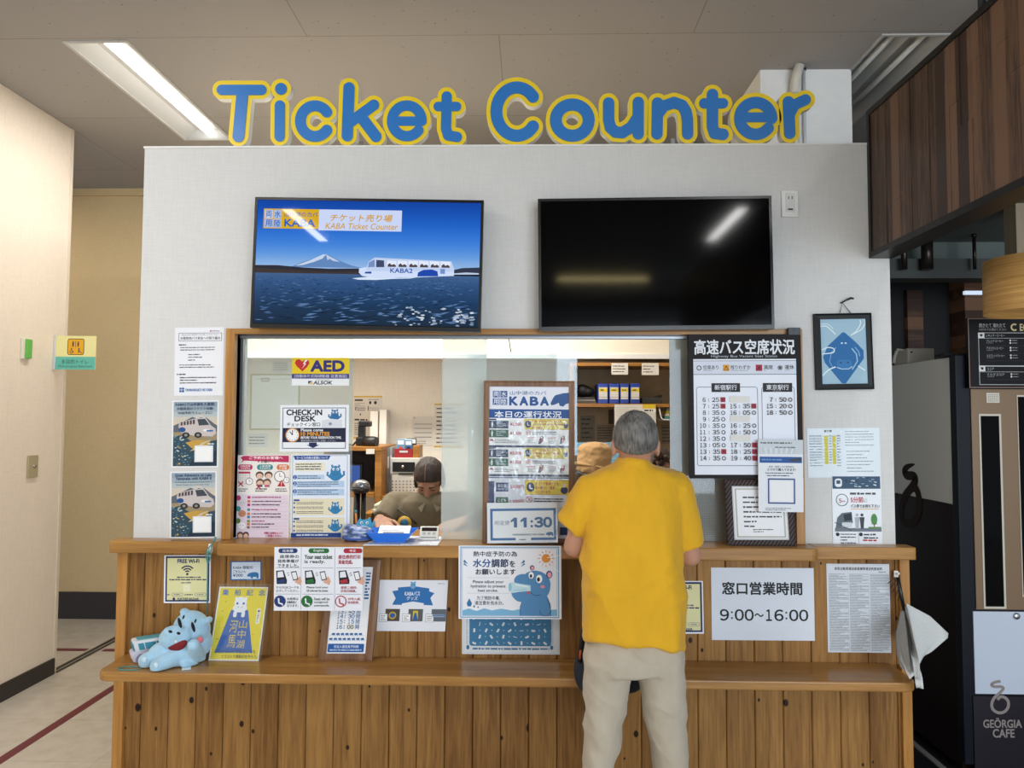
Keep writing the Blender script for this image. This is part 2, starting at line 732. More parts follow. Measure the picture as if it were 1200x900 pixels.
# ------------------------------------------------------------------ the setting
WX0, WX1, WTOP = -1.643, 1.482, 2.697     # counter wall
OX0, OX1, OZ0, OZ1 = -1.225, 1.075, 1.03, 1.900   # window opening
LEDGE = 1.053
BENCH = 0.590
LWX, LWY = -2.88, 1.40                    # left wall and its end
BACKY = 2.60


def wallpaper(name, color, weave=260.0, strength=0.18, rough=0.75):
    m, nt, b = node_mat(name)
    N, L = nt.nodes.new, nt.links.new
    tc = N('ShaderNodeTexCoord')
    c = lin(color)
    facs = []
    for s in ((weave, weave, 14), (14, 14, weave)):
        mp = N('ShaderNodeMapping'); mp.inputs['Scale'].default_value = s
        L(tc.outputs['Object'], mp.inputs['Vector'])
        n = N('ShaderNodeTexNoise'); n.inputs['Scale'].default_value = 1; n.inputs['Detail'].default_value = 2
        L(mp.outputs[0], n.inputs['Vector'])
        facs.append(n.outputs['Fac'])
    a = N('ShaderNodeMath'); a.operation = 'ADD'
    L(facs[0], a.inputs[0]); L(facs[1], a.inputs[1])
    r = N('ShaderNodeValToRGB')
    r.color_ramp.elements[0].position = 0.3; r.color_ramp.elements[1].position = 0.7
    r.color_ramp.elements[0].color = (*[x * 0.93 for x in c], 1)
    r.color_ramp.elements[1].color = (*[min(1, x * 1.04) for x in c], 1)
    h = N('ShaderNodeMath'); h.operation = 'MULTIPLY'; h.inputs[1].default_value = 0.5
    L(a.outputs[0], h.inputs[0]); L(h.outputs[0], r.inputs['Fac'])
    L(r.outputs['Color'], b.inputs['Base Color'])
    b.inputs['Roughness'].default_value = rough
    bp = N('ShaderNodeBump'); bp.inputs['Strength'].default_value = strength; bp.inputs['Distance'].default_value = 0.003
    L(a.outputs[0], bp.inputs['Height']); L(bp.outputs[0], b.inputs['Normal'])
    return m


M_WALL = wallpaper('white_woven_wallpaper', '#d5d5d4')
M_CREAM = wallpaper('cream_wallpaper', '#e1d3c1', weave=120, strength=0.12)
M_CORR = wallpaper('beige_wallpaper', '#d3b88a', weave=120, strength=0.12)
M_OFFICE = wallpaper('office_wallpaper', '#ece3d4', weave=150, strength=0.03)
M_PINE = wood_mat('pine_boards', '#755029', '#a57a44', plank=0.1127, axis='Z', knots=5.0, rough=0.5, spec=0.22, plankvar=0.22, knot_col='#2b1b13')
M_PINEH = wood_mat('pine_top', '#8c602f', '#b38548', axis='X', scale=0.8, rough=0.3, coat=0.15, spec=0.3)
M_PINEV = wood_mat('pine_frame', '#9a6a30', '#c08a48', axis='Z', scale=0.8, rough=0.35)
M_DARK = pmat('black_cafe_paint', '#0d0e11', rough=0.6, var=0.1)
M_BLACKP = pmat('black_plastic', '#0c0c0e', rough=0.32, spec=0.5)
M_WHITEP = pmat('white_plastic', '#e6e7e6', rough=0.35)
M_GREYP = pmat('grey_plastic', '#a8aaa6', rough=0.4)
M_CHROME = pmat('brushed_steel', '#b9bcc0', rough=0.25, metal=1.0)
M_PAINTW = pmat('white_paint', '#e4e4e2', rough=0.5, var=0.02)


def floor_mat():
    m, nt, b = node_mat('vinyl_floor_tiles')
    N, L = nt.nodes.new, nt.links.new
    tc = N('ShaderNodeTexCoord')
    br = N('ShaderNodeTexBrick'); br.offset = 0.0
    br.inputs['Scale'].default_value = 1.0
    br.inputs['Brick Width'].default_value = 0.45; br.inputs['Row Height'].default_value = 0.45
    br.inputs['Mortar Size'].default_value = 0.0012
    br.inputs['Color1'].default_value = (*lin('#cdc4b6'), 1)
    br.inputs['Color2'].default_value = (*lin('#c7beb0'), 1)
    br.inputs['Mortar'].default_value = (*lin('#9c9285'), 1)
    L(tc.outputs['Object'], br.inputs['Vector'])
    n = N('ShaderNodeTexNoise'); n.inputs['Scale'].default_value = 14; n.inputs['Detail'].default_value = 8
    L(tc.outputs['Object'], n.inputs['Vector'])
    r = N('ShaderNodeValToRGB'); r.color_ramp.elements[0].color = (.86, .84, .82, 1); r.color_ramp.elements[1].color = (1, 1, 1, 1)
    r.color_ramp.elements[0].position = .3; r.color_ramp.elements[1].position = .6
    L(n.outputs['Fac'], r.inputs['Fac'])
    mx = N('ShaderNodeMixRGB'); mx.blend_type = 'MULTIPLY'; mx.inputs[0].default_value = 1
    L(br.outputs['Color'], mx.inputs[1]); L(r.outputs['Color'], mx.inputs[2])
    L(mx.outputs[0], b.inputs['Base Color'])
    b.inputs['Roughness'].default_value = 0.28
    return m


def ceil_mat():
    m, nt, b = node_mat('ceiling_board')
    N, L = nt.nodes.new, nt.links.new
    tc = N('ShaderNodeTexCoord')
    br = N('ShaderNodeTexBrick'); br.offset = 0.5
    br.inputs['Scale'].default_value = 1.0
    br.inputs['Brick Width'].default_value = 1.82; br.inputs['Row Height'].default_value = 0.91
    br.inputs['Mortar Size'].default_value = 0.0022
    br.inputs['Color1'].default_value = (*lin('#9d9996'), 1)
    br.inputs['Color2'].default_value = (*lin('#9a9693'), 1)
    br.inputs['Mortar'].default_value = (*lin('#7c7670'), 1)
    L(tc.outputs['Object'], br.inputs['Vector'])
    v = N('ShaderNodeTexVoronoi'); v.inputs['Scale'].default_value = 17
    L(tc.outputs['Object'], v.inputs['Vector'])
    r = N('ShaderNodeValToRGB'); r.color_ramp.elements[0].color = (.45, .43, .4, 1); r.color_ramp.elements[1].color = (1, 1, 1, 1)
    r.color_ramp.elements[0].position = .045; r.color_ramp.elements[1].position = .085
    L(v.outputs['Distance'], r.inputs['Fac'])
    mx = N('ShaderNodeMixRGB'); mx.blend_type = 'MULTIPLY'; mx.inputs[0].default_value = 1
    L(br.outputs['Color'], mx.inputs[1]); L(r.outputs['Color'], mx.inputs[2])
    L(mx.outputs[0], b.inputs['Base Color'])
    b.inputs['Roughness'].default_value = 0.9
    return m


def sbox(name, a, b, mat, bevel=0.0):
    return structure(MB(mat).box(a, b, bevel).build(name))


M_FLOOR, M_CEIL = floor_mat(), ceil_mat()
sbox('floor', (-6.5, -9, -0.12), (6.2, 4.2, 0), M_FLOOR)
# ceiling with the holes of its recessed lamps
LAMP_X = [(-2.243, -1.945), (1.655, 1.953)]
LAMP_Y = [(0.363, 1.577), (-4.45, -3.236), (-2.15, -0.936), (-6.85, -5.636)]
mb = MB(M_CEIL)
xs = [-6.5, LAMP_X[0][0], LAMP_X[0][1], LAMP_X[1][0], LAMP_X[1][1], 6.2]
ys = [-9.0]
for y0, y1 in sorted(LAMP_Y):
    ys += [y0, y1]
ys.append(4.2)
for i in range(5):
    for j in range(len(ys) - 1):
        if i in (1, 3) and j % 2 == 1:
            continue
        mb.box((xs[i], ys[j], CEIL), (xs[i + 1], ys[j + 1], CEIL + 0.08))
structure(mb.build('ceiling'))
# left wall, corridor behind, far wall
sbox('wall_left', (LWX - 0.14, -9, 0), (LWX, LWY, CEIL), M_CREAM)
sbox('trim_1', (LWX - 0.15, LWY, 0), (LWX + 0.004, LWY + 0.025, CEIL), pmat('cream_trim', '#d8cbb8', rough=0.4))
sbox('baseboard_left', (LWX, -9, 0.0), (LWX + 0.012, LWY, 0.095), pmat('dark_baseboard', '#2b2523', rough=0.5))
sbox('wall_back', (-6.5, BACKY, 0), (1.2, BACKY + 0.15, CEIL), M_CORR)
sbox('baseboard_back', (-6.5, BACKY - 0.012, 0), (WX0, BACKY, 0.205), MATS['dark_baseboard'])
sbox('trim_2', (-6.5, BACKY - 0.03, CEIL - 0.055), (1.2, BACKY, CEIL), M_CORR)
sbox('trim_3', (-2.925, LWY + 0.02, 0.0), (-2.90, BACKY, 0.004), pmat('dark_floor_track', '#2d2a28', rough=0.4))
sbox('trim_4', (-2.885, LWY + 0.02, 0.0), (-2.865, BACKY, 0.004), MATS['dark_floor_track'])
tape = pmat('maroon_floor_tape', '#6b2630', rough=0.5)
sbox('trim_5', (-2.412, -9, 0.0), (-2.36, 1.88, 0.0015), tape)
sbox('trim_6', (-2.84, 1.83, 0.0), (-1.7, 1.88, 0.0016), tape)
sbox('trim_7', (-3.9, 1.83, 0.0), (-2.95, 1.88, 0.0016), tape)

# counter wall with its window opening
mb = MB(M_WALL)
T = 0.11
mb.box((WX0, 0, 0), (OX0, T, WTOP))
mb.box((OX1, 0, 0), (WX1, T, WTOP))
mb.box((OX0, 0, OZ1), (OX1, T, WTOP))
mb.box((OX0, 0, 0), (OX1, T, OZ0 - 0.03))
structure(mb.build('wall_front'))
sbox('trim_8', (WX0 - 0.004, -0.004, WTOP), (WX1 + 0.002, T + 0.004, WTOP + 0.008), M_PAINTW)
# office behind
structure(MB(M_OFFICE).prism([(WX0, T, 0), (WX0 + .06, T, 0), (-2.36, 1.75, 0), (-2.42, 1.75, 0)], (0, 0, WTOP)).build('wall_office_left'))
sbox('wall_office_right', (WX1 - 0.1, T, 0), (WX1, 1.75, WTOP), M_OFFICE)
sbox('wall_office_back', (-2.42, 1.7505, 0), (WX1, 1.85, WTOP), M_OFFICE)
sbox('trim_9', (-2.15, 1.38, 1.925), (WX1 - 0.1, 1.75, 2.62), pmat('cream_valance', '#e9e0cc', rough=0.5))
sbox('trim_10', (-2.15, 1.365, 1.918), (WX1 - 0.1, 1.38, 1.945), M_PAINTW)

# square column above the office with a conduit
sbox('column', (1.185, 0.694, 2.1), (1.65, 1.25, CEIL), M_PAINTW)
mb = MB(pmat('cream_conduit', '#cfcabf', rough=0.45))
c0, c1 = at(930, 140, 0.68), atz(932, 80, CEIL)
mb.tube([(c0.x, 0.672, 2.6), (c0.x, 0.672, CEIL - 0.14), (c0.x + 0.004, 0.655, CEIL - 0.07), (c0.x + 0.02, 0.64, CEIL)], 0.024, n=16)
mb.lathe([(0.03, 0), (0.03, 0.05)], (c0.x, 0.672, CEIL - 0.19), n=16)
tag(mb.build('conduit_pipe'), 'cream conduit pipe running up the white column to the ceiling', 'pipe')
c0 = at(943, 140, 0.68)
mb = MB(pmat('grey_pipe', '#c9cdd2', rough=0.35)).tube([(c0.x, 0.683, 2.6), (c0.x, 0.683, CEIL)], 0.0085, n=12)
mb.use(M_BLACKP).lathe([(0.016, 0), (0.016, 0.014)], (c0.x, 0.683, 2.70), n=12)
mb.lathe([(0.013, 0), (0.013, 0.01)], (c0.x, 0.683, CEIL - 0.011), n=12)
tag(mb.build('cable_rod'), 'slim grey rod with black clips beside the conduit on the white column', 'pipe')

# window frame of the counter
mb = MB(M_PINEV).box((-1.262, -0.032, LEDGE + 0.0005), (OX0, 0.085, 1.923), 0.002)
mb.box((OX1, -0.032, LEDGE + 0.0005), (1.110, 0.085, 1.923), 0.002)
mb.use(M_PINEH).box((OX0, -0.032, OZ1), (OX1, 0.085, 1.923), 0.002)
mb.use(pmat('aluminium_rail', '#8d9094', rough=0.35, metal=0.8))
mb.box((OX0, 0.02, OZ1 - 0.012), (OX1, 0.05, OZ1))
mb.box((OX0, 0.0325, LEDGE + 0.001), (OX0 + 0.012, 0.05, OZ1 - 0.0121))
structure(mb.build('window_1'), 'orange wooden frame around the ticket window under the two screens')

# ------------------------------------------------------------------ timber counter
ct = thing('timber_counter', 'knotty pine counter front with sill and bench shelf under the ticket window', 'counter', (0, -0.03, 0))
mb = MB(M_PINE)
PW = 0.1127
k0 = math.floor(-1.664 / PW)
x = k0 * PW
while x < 1.497:
    a, b = max(-1.664, x + 0.0012), min(1.497, x + PW - 0.0012)
    if b - a > 0.01:
        for z0, z1 in ((0.0, BENCH - 0.03), (BENCH - 0.006, 1.004)):
            bm = bmesh.new()
            bmesh.ops.create_cube(bm, size=1)
            for v in bm.verts:
                v.co = Vector(((a + b) / 2 + v.co.x * (b - a), -0.016 + v.co.y * 0.024, (z0 + z1) / 2 + v.co.z * (z1 - z0)))
            ed = [e for e in bm.edges if abs(e.verts[0].co.z - e.verts[1].co.z) > 0.1 and e.verts[0].co.y < -0.02]
            bmesh.ops.bevel(bm, geom=ed, offset=0.0035, segments=1, affect='EDGES')
            mb.bm(bm)
    x += PW
mb.box((-1.66, -0.008, 0), (1.493, -0.002, 1.004))
o = mb.build('panelling', ct)
for xa, xb in ((-1.682, -1.64), (1.474, 1.513)):
    MB(M_PINEV).box((xa, -0.046, 0), (xb, 0.12, 1.004), 0.003).build('corner_post', ct)


def slab(poly, z0, z1, r):
    """board seen from above: list of (x, y), edges rounded by r"""
    bm = bmesh.new()
    vs = [bm.verts.new((x, y, z0)) for x, y in poly]
    f = bm.faces.new(vs)
    e = bmesh.ops.extrude_face_region(bm, geom=[f])
    for v in e['geom']:
        if isinstance(v, bmesh.types.BMVert):
            v.co.z = z1
    bmesh.ops.recalc_face_normals(bm, faces=bm.faces[:])
    ed = [e for e in bm.edges if abs(e.verts[0].co.z - e.verts[1].co.z) < 1e-5]
    bmesh.ops.bevel(bm, geom=ed, offset=r, segments=3, affect='EDGES', profile=0.5)
    return bm


def corner(cx, cy, r, a0, n=6):
    return [(cx + r * math.cos(math.radians(a0 + 90 * k / n)), cy + r * math.sin(math.radians(a0 + 90 * k / n))) for k in range(n + 1)]


mb = MB(M_PINEH)
pl = [(1.435, -0.03), (-1.64, -0.03)] + corner(-1.64 + 0.05, -0.25 + 0.05, 0.05, 180) + corner(1.435 - 0.05, -0.25 + 0.05, 0.05, 270)
mb.bm(slab(pl, BENCH - 0.036, BENCH, 0.006))
mb.build('bench_shelf', ct)
mb = MB(M_PINEH)
mb.bm(slab([(-1.2485, 0), (-1.70, 0)] + corner(-1.69, -0.07, 0.01, 180, 2) + [(-1.2485, -0.08)], 1.004, LEDGE, 0.004))
mb.build('side_sill', ct)
mb = MB(M_PINEH)
mb.bm(slab([(1.525, 0), (1.1305, 0), (1.1305, -0.08)] + corner(1.515, -0.07, 0.01, 270, 2), 1.004, LEDGE, 0.004))
mb.build('side_sill', ct)
mb = MB(M_PINEH)
mb.bm(slab([(OX1, 0.30), (OX0, 0.30), (OX0, 0.0), (-1.248, 0.0)] + corner(-1.248 + 0.03, -0.125 + 0.03, 0.03, 180, 4) + corner(1.13 - 0.03, -0.125 + 0.03, 0.03, 270, 4) + [(1.13, 0.0), (OX1, 0)], 1.003, LEDGE, 0.006))
mb.build('window_sill_board', ct)

# ------------------------------------------------------------------ wood-clad bulkhead and the cafe
BX = 1.398
bk = thing('wood_clad_bulkhead', 'dark brown plank-clad bulkhead beam hanging above the cafe entrance', 'bulkhead', (BX, -1.8, 2.22))
M_PLANK = wood_mat('dark_plank_cladding', '#3c2a20', '#7a5c47', plank=0.062, axis='Z', scale=1.6, rough=0.4, plankvar=0.5, seam_axis='Y')
mb = MB(M_PLANK)
rg = random.Random(4)
y = -0.024
while y > -3.9:
    w = 0.062
    cut = rg.uniform(2.3, 2.75)
    for z0, z1 in ((2.245, cut), (cut, 2.815)):
        mb.box((BX + 0.004 + rg.uniform(0, 0.003), y - w + 0.0008, z0 + 0.0004), (BX + 0.03, y, z1 - 0.0004))
    y -= w
mb.build('plank_cladding', bk)
M_BTRIM = pmat('black_steel_trim', '#161514', rough=0.4, metal=0.3)
mb = MB(M_BTRIM)
mb.box((BX, -3.9, 2.22), (BX + 0.095, 0.0, 2.245)); mb.box((BX, -3.9, 2.815), (BX + 0.095, 0.0, 2.838))
mb.box((BX, -0.022, 2.245), (BX + 0.095, -0.001, 2.815)); mb.box((BX + 0.03, -3.9, 2.245), (BX + 0.095, -0.023, 2.815))
mb.build('trim', bk)
mb = MB(pmat('grey_pipe_dark', '#2b3036', rough=0.35)).tube([(1.415, -1.05 + 0.3, 2.838), (1.415, -0.75, CEIL)], 0.012, n=12)
tag(mb.build('hanger_rod'), 'dark steel hanger rod between the bulkhead and the ceiling', 'rod')

# cafe shell
sbox('wall_cafe_back', (WX1, 2.6, 0), (6.2, 2.75, CEIL), M_DARK)
sbox('wall_cafe_right', (6.05, -2.0, 0), (6.2, 2.6, CEIL), M_DARK)
sbox('floor_cafe', (WX1 + 0.04, -0.9, 0.0005), (6.05, 2.6, 0.006), pmat('dark_cafe_floor', '#17181b', rough=0.35))
sbox('trim_11', (1.83, -0.9, 0.006), (1.858, 2.6, 0.012), pmat('steel_floor_strip', '#8c8b88', rough=0.35))
sbox('ceiling_cafe', (WX1 + 0.02, 0.3, 2.72), (6.05, 2.6, 2.80), pmat('dark_green_grey_ceiling', '#6d7571', rough=0.8))
# beam across the cafe and plank pilaster, hung pipes, post
bm0, bm1 = at(1045, 303, 1.6), at(1160, 326, 1.6)
sbox('trim_12', (WX1, 1.6, bm1.z), (6.05, 1.75, bm0.z), pmat('charcoal_beam', '#4a4d4b', rough=0.7))
sbox('trim_16', (WX1, 1.755, bm0.z - .05), (6.05, 1.80, 2.72), MATS['dark_green_grey_ceiling'])
p0, p1 = at(1063, 340, 2.55), at(1083, 420, 2.55)
M_PLANKH = wood_mat('brown_plank_pilaster', '#4a3226', '#8a6249', plank=0.09, axis='X', scale=0.7, rough=0.5, plankvar=0.8, seam_axis='Z')
sbox('trim_13', (p0.x, 2.55, 0), (p1.x, 2.6, p0.z), M_PLANKH)
p0, p1 = at(1130, 326, 2.4), at(1200, 372, 2.4)
sbox('trim_14', (p0.x, 2.4, 1.2), (p1.x + 0.9, 2.6, p0.z), M_PLANKH)
p0, p1 = at(1130, 341, 2.38), at(1163, 345, 2.38)
lamp_strip = MB(pmat('cool_light_strip', '#dfe8f2', emit='#cfe0f5', emit_strength=0.75)).box((p0.x, 2.37, p1.z), (p1.x + 0.25, 2.398, p0.z))
tag(lamp_strip.build('light_strip'), 'thin cool-white light strip in the dark cafe behind the pendant lamp', 'lamp')
for i, (a, b, lab) in enumerate(((1080, 1093, 'thicker dark pipe stub hanging under the dark cafe ceiling near the bulkhead'), (1056, 1063, 'leftmost thin pipe stub under the dark cafe ceiling'), (1140, 1144, 'thin dark pipe stub right of the thicker one under the cafe ceiling'))):
    q0, q1 = at(a, 302, 1.55), at(b, 302, 1.55)
    r = (q1.x - q0.x) / 2
    mb = MB(pmat('dark_bronze_pipe', '#3a332c', rough=0.3, metal=0.7)).tube([((q0.x + q1.x) / 2, 1.55, bm0.z - 0.08), ((q0.x + q1.x) / 2, 1.55, 2.72)], r, n=14)
    mb.lathe([(r * 1.4, 0), (r * 1.4, 0.02)], ((q0.x + q1.x) / 2, 1.55, 2.70), n=14)
    tag(mb.build('ceiling_pipe'), lab, 'pipe', 'pipe stubs under the cafe ceiling')
p0, p1 = at(1192, 303, 0.9), at(1215, 303, 0.9)
sbox('trim_15', (p0.x, 0.9, 1.9), (p1.x, 1.0, 2.72), pmat('pale_oak_post', '#a08f78', rough=0.5, var=0.1, stretch=(1, 1, .1)))
# downlight ring
q = at(1113, 328, 1.9)
mb = MB(pmat('brass_ring', '#b08a50', rough=0.35, metal=0.8)).lathe([(0.06, 0), (0.066, 0.006), (0.066, 0.02), (0.052, 0.02), (0.05, 0.006), (0.06, 0)], (q.x, 1.9, q.z), n=28, cap=False)
tag(mb.build('downlight_ring'), 'small brass downlight ring above the dark cafe doorway', 'lamp')

# pendant lamp with wooden drum shade
q0, q1 = at(1161, 335, -0.15), at(1161, 366, -0.15)
R_ = 0.19
cx = q0.x + R_
zt, zb = at(1185, 304, -0.15).z, at(1185, 366, -0.15).z
pd = thing('pendant_lamp', 'drum pendant lamp with pale oak veneer shade at the right edge', 'lamp', (cx, -0.15, zb))
M_VENEER = wood_mat('oak_veneer', '#b0813f', '#dcae6c', axis='R', scale=0.9, rough=0.45)
MB(M_VENEER).lathe([(R_, 0), (R_, zt - zb), (R_ - 0.004, zt - zb), (R_ - 0.004, 0), (R_, 0)], (cx, -0.15, zb), n=64, cap=False).build('lamp_shade', pd)
MB(M_BLACKP).tube([(cx, -0.15, zt - 0.04), (cx, -0.15, CEIL)], 0.004, n=8).build('cord', pd)
mb = MB(M_BLACKP).lathe([(0.022, 0), (0.022, 0.06), (0.01, 0.07)], (cx, -0.15, zt - 0.1), n=16)
for a in range(3):
    mb.tube([(cx, -0.15, zt - 0.03), (cx + (R_ - 0.003) * math.cos(a * 2.094), -0.15 + (R_ - 0.003) * math.sin(a * 2.094), zt - 0.03)], 0.003, n=6)
mb.build('lamp_holder', pd)
MB(pmat('frosted_bulb', '#efe9dc', rough=0.3)).ell((cx, -0.15, zt - 0.135), 0.04).build('bulb', pd)

# ------------------------------------------------------------------ recessed ceiling lamps
M_TUBE = pmat('lit_tube', '#ffffff', emit='#fffdf8', emit_strength=4.0)
M_TUBEOFF = pmat('unlit_tube', '#dcdad2', rough=0.35)
M_REFL = pmat('lamp_reflector', '#bcbcba', rough=0.45)


def recessed_lamp(xa, xb, ya, yb, lit, label):
    cxm = (xa + xb) / 2
    t = thing('recessed_ceiling_lamp', label, 'lamp', (cxm, (ya + yb) / 2, CEIL), 'recessed ceiling lamps')
    mb = MB(M_REFL)
    for x0, x1 in ((xa - 0.012, xa + 0.004), (xb - 0.004, xb + 0.012)):
        mb.box((x0, ya - 0.012, CEIL - 0.006), (x1, yb + 0.012, CEIL + 0.002))
    for y0, y1 in ((ya - 0.012, ya + 0.004), (yb - 0.004, yb + 0.012)):
        mb.box((xa + 0.0042, y0, CEIL - 0.006), (xb - 0.0042, y1, CEIL + 0.002))
    mb.build('frame', t)
    mb = MB(M_REFL)
    prof = [(xa + 0.004, CEIL), (xa + 0.075, CEIL + 0.06), (xb - 0.075, CEIL + 0.06), (xb - 0.004, CEIL)]
    if not lit:
        prof = [(xa + 0.004, CEIL), (xa + 0.03, CEIL + 0.06), (cxm - 0.03, CEIL + 0.06), (cxm, CEIL + 0.02), (cxm + 0.03, CEIL + 0.06), (xb - 0.03, CEIL + 0.06), (xb - 0.004, CEIL)]
    n = len(prof)
    vs = [(x, ya + 0.004, z) for x, z in prof] + [(x, yb - 0.004, z) for x, z in prof]
    fs = [(i, i + 1, n + i + 1, n + i) for i in range(n - 1)]
    fs += [tuple(range(n)), tuple(range(n, 2 * n))]
    mb.add(vs, fs)
    rf = mb.build('reflector', t)
    offs = (0,) if lit else (-0.075, 0.075)
    for d in offs:
        tb = MB(M_TUBE if lit else M_TUBEOFF)
        if lit:
            tb.loft([[(cxm + d + 0.02 + 0.026 * math.cos(a), y, CEIL + 0.052 - 0.04 * math.sin(a)) for a in [math.pi * k / 10 for k in range(11)]] for y in (ya + 0.03, yb - 0.03)], cap=True)
        else:
            tb.tube([(cxm + d, ya + 0.03, CEIL + 0.034), (cxm + d, yb - 0.03, CEIL + 0.034)], 0.014, n=14)
        tb.build('light_tube', rf)
    if lit:
        area_light('lamp_light', (cxm, (ya + yb) / 2, CEIL - 0.012), (0, 0, 0), 0.09, yb - ya - 0.1, lit, (1.0, 0.985, 0.96))


recessed_lamp(*LAMP_X[0], *LAMP_Y[0], 20, 'lit recessed ceiling lamp left of the ticket sign')
recessed_lamp(*LAMP_X[1], *LAMP_Y[0], 0, 'unlit recessed ceiling lamp right of the ticket sign')
recessed_lamp(*LAMP_X[0], *LAMP_Y[1], 24, 'lit recessed ceiling lamp over the hall behind the photographer on the left')
recessed_lamp(*LAMP_X[1], *LAMP_Y[1], 34, 'lit recessed ceiling lamp over the hall behind the photographer on the right')
recessed_lamp(*LAMP_X[0], *LAMP_Y[2], 20, 'lit recessed ceiling lamp on the left just over the photographer')
recessed_lamp(*LAMP_X[1], *LAMP_Y[2], 0, 'unlit recessed ceiling lamp on the right just over the photographer')
recessed_lamp(*LAMP_X[0], *LAMP_Y[3], 0, 'unlit recessed ceiling lamp far behind the photographer on the left')
recessed_lamp(*LAMP_X[1], *LAMP_Y[3], 0, 'unlit recessed ceiling lamp far behind the photographer on the right')
# batten lamp across the hall, mirrored in the dark screen
t = thing('batten_lamp', 'lit batten lamp across the hall ceiling mirrored in the dark screen', 'lamp', (0.9, -6.1, CEIL - 0.02))
MB(M_REFL).box((0.3, -6.15, CEIL - 0.05), (1.5, -6.05, CEIL), 0.005).build('housing', t)
MB(pmat('warm_lit_tube', '#fff6d0', emit='#ffe9a8', emit_strength=55)).tube([(0.34, -6.1, CEIL - 0.07), (1.46, -6.1, CEIL - 0.07)], 0.016).build('light_tube', t)
for xx in (0.33, 1.47):
    MB(M_WHITEP).box((xx - 0.015, -6.12, CEIL - 0.09), (xx + 0.015, -6.08, CEIL - 0.05), 0.003).build('tube_socket', t)
# ------------------------------------------------------------------ the letters standing on the wall
def contour(f, x0, x1, y0, y1, n):
    """closed outlines of f(x, y) = 0 by marching squares"""
    nx = int((x1 - x0) * n) + 1
    ny = int((y1 - y0) * n) + 1
    X = np.linspace(x0, x1, nx)
    Y = np.linspace(y0, y1, ny)
    G = f(*np.meshgrid(X, Y))
    segs = {}
    def cut(i, j, k, l):
        a, b = G[j, i], G[l, k]
        t = a / (a - b)
        return (X[i] + t * (X[k] - X[i]), Y[j] + t * (Y[l] - Y[j]))
    pts = {}
    nxt = {}
    for j in range(ny - 1):
        for i in range(nx - 1):
            c = [G[j, i] < 0, G[j, i + 1] < 0, G[j + 1, i + 1] < 0, G[j + 1, i] < 0]
            if all(c) or not any(c):
                continue
            co = [(i, j), (i + 1, j), (i + 1, j + 1), (i, j + 1)]
            ins, outs = [], []
            for e in range(4):
                a, b = e, (e + 1) % 4
                if c[a] != c[b]:
                    k = tuple(sorted((co[a], co[b])))
                    if k not in pts:
                        pts[k] = cut(*co[a], *co[b])
                    (ins if c[a] else outs).append(k)
            for a, b in zip(ins, outs):
                nxt[a] = b
    loops = []
    while nxt:
        k, v = nxt.popitem()
        lp = [pts[k]]
        while v in nxt:
            lp.append(pts[v])
            v = nxt.pop(v)
        if len(lp) > 6:
            loops.append(lp)
    return loops


def seg_d(X, Y, a, b):
    ax, ay = a
    dx, dy = b[0] - ax, b[1] - ay
    t = np.clip(((X - ax) * dx + (Y - ay) * dy) / max(1e-9, dx * dx + dy * dy), 0, 1)
    return np.hypot(X - ax - t * dx, Y - ay - t * dy)


def arc(cx, cy, rx, ry, a0, a1, n=28):
    return [(cx + rx * math.cos(math.radians(a0 + (a1 - a0) * k / n)), cy - ry * math.sin(math.radians(a0 + (a1 - a0) * k / n))) for k in range(n + 1)]


def plate(strokes, grow, y_front, depth, name, mat, parent, bevel=0.0, side_mat=None):
    """outline of all strokes (pixel units of the photograph's sign plane), grown, cut as a thick plate"""
    def f(X, Y):
        d = np.full(X.shape, 1e9)
        for pts, r in strokes:
            for a, b in zip(pts[:-1], pts[1:]):
                d = np.minimum(d, seg_d(X, Y, a, b) - r - grow)
        return d
    ax = [p[0] for s, r in strokes for p in s]; ay = [p[1] for s, r in strokes for p in s]
    R = max(r for s, r in strokes) + grow + 2
    loops = contour(f, min(ax) - R, max(ax) + R, min(ay) - R, max(ay) + R, 2.2)
    c = bpy.data.curves.new('plate', 'CURVE')
    c.dimensions = '2D'
    c.fill_mode = 'BOTH'
    c.extrude = depth / 2
    c.bevel_depth = bevel
    c.bevel_resolution = 1
    for lp in loops:
        sp = c.splines.new('POLY')
        sp.points.add(len(lp) - 1)
        for q, (x, y) in zip(sp.points, lp):
            w = at(x, y, y_front)
            q.co = (w.x, w.z, 0, 1)
        sp.use_cyclic_u = True
    o = bpy.data.objects.new('plate', c)
    m = o.to_mesh()
    mb = MB(mat)
    sm = side_mat
    vs = [(v.co.x, y_front + depth / 2 + bevel - v.co.z, v.co.y) for v in m.vertices]
    n = len(mb.v)
    mb.v.extend(vs)
    if sm:
        mb.use(sm); si = mb.cur; mb.use(mat)
    for p in m.polygons:
        mb.f.append(tuple(reversed(p.vertices)))
        mb.m.append(si if sm and abs(p.normal.z) < 0.9 else 0)
        mb.s.append(False)
    o.to_mesh_clear()
    bpy.data.objects.remove(o)
    bpy.data.curves.remove(c)
    return fix_normals(mb.build(name, parent))


def z2(x, y):
    return (240 + x / 3.3333, 80 + y / 3.3333)


def z3(x, y):
    return (560 + x / 3.0, 80 + y / 3.0)


def zz(f, pts, r, k):
    return ([f(*p) for p in pts], r / k)


def L2(*a): return zz(z2, a[:-1], a[-1], 3.3333)
def L3(*a): return zz(z3, a[:-1], a[-1], 3.0)


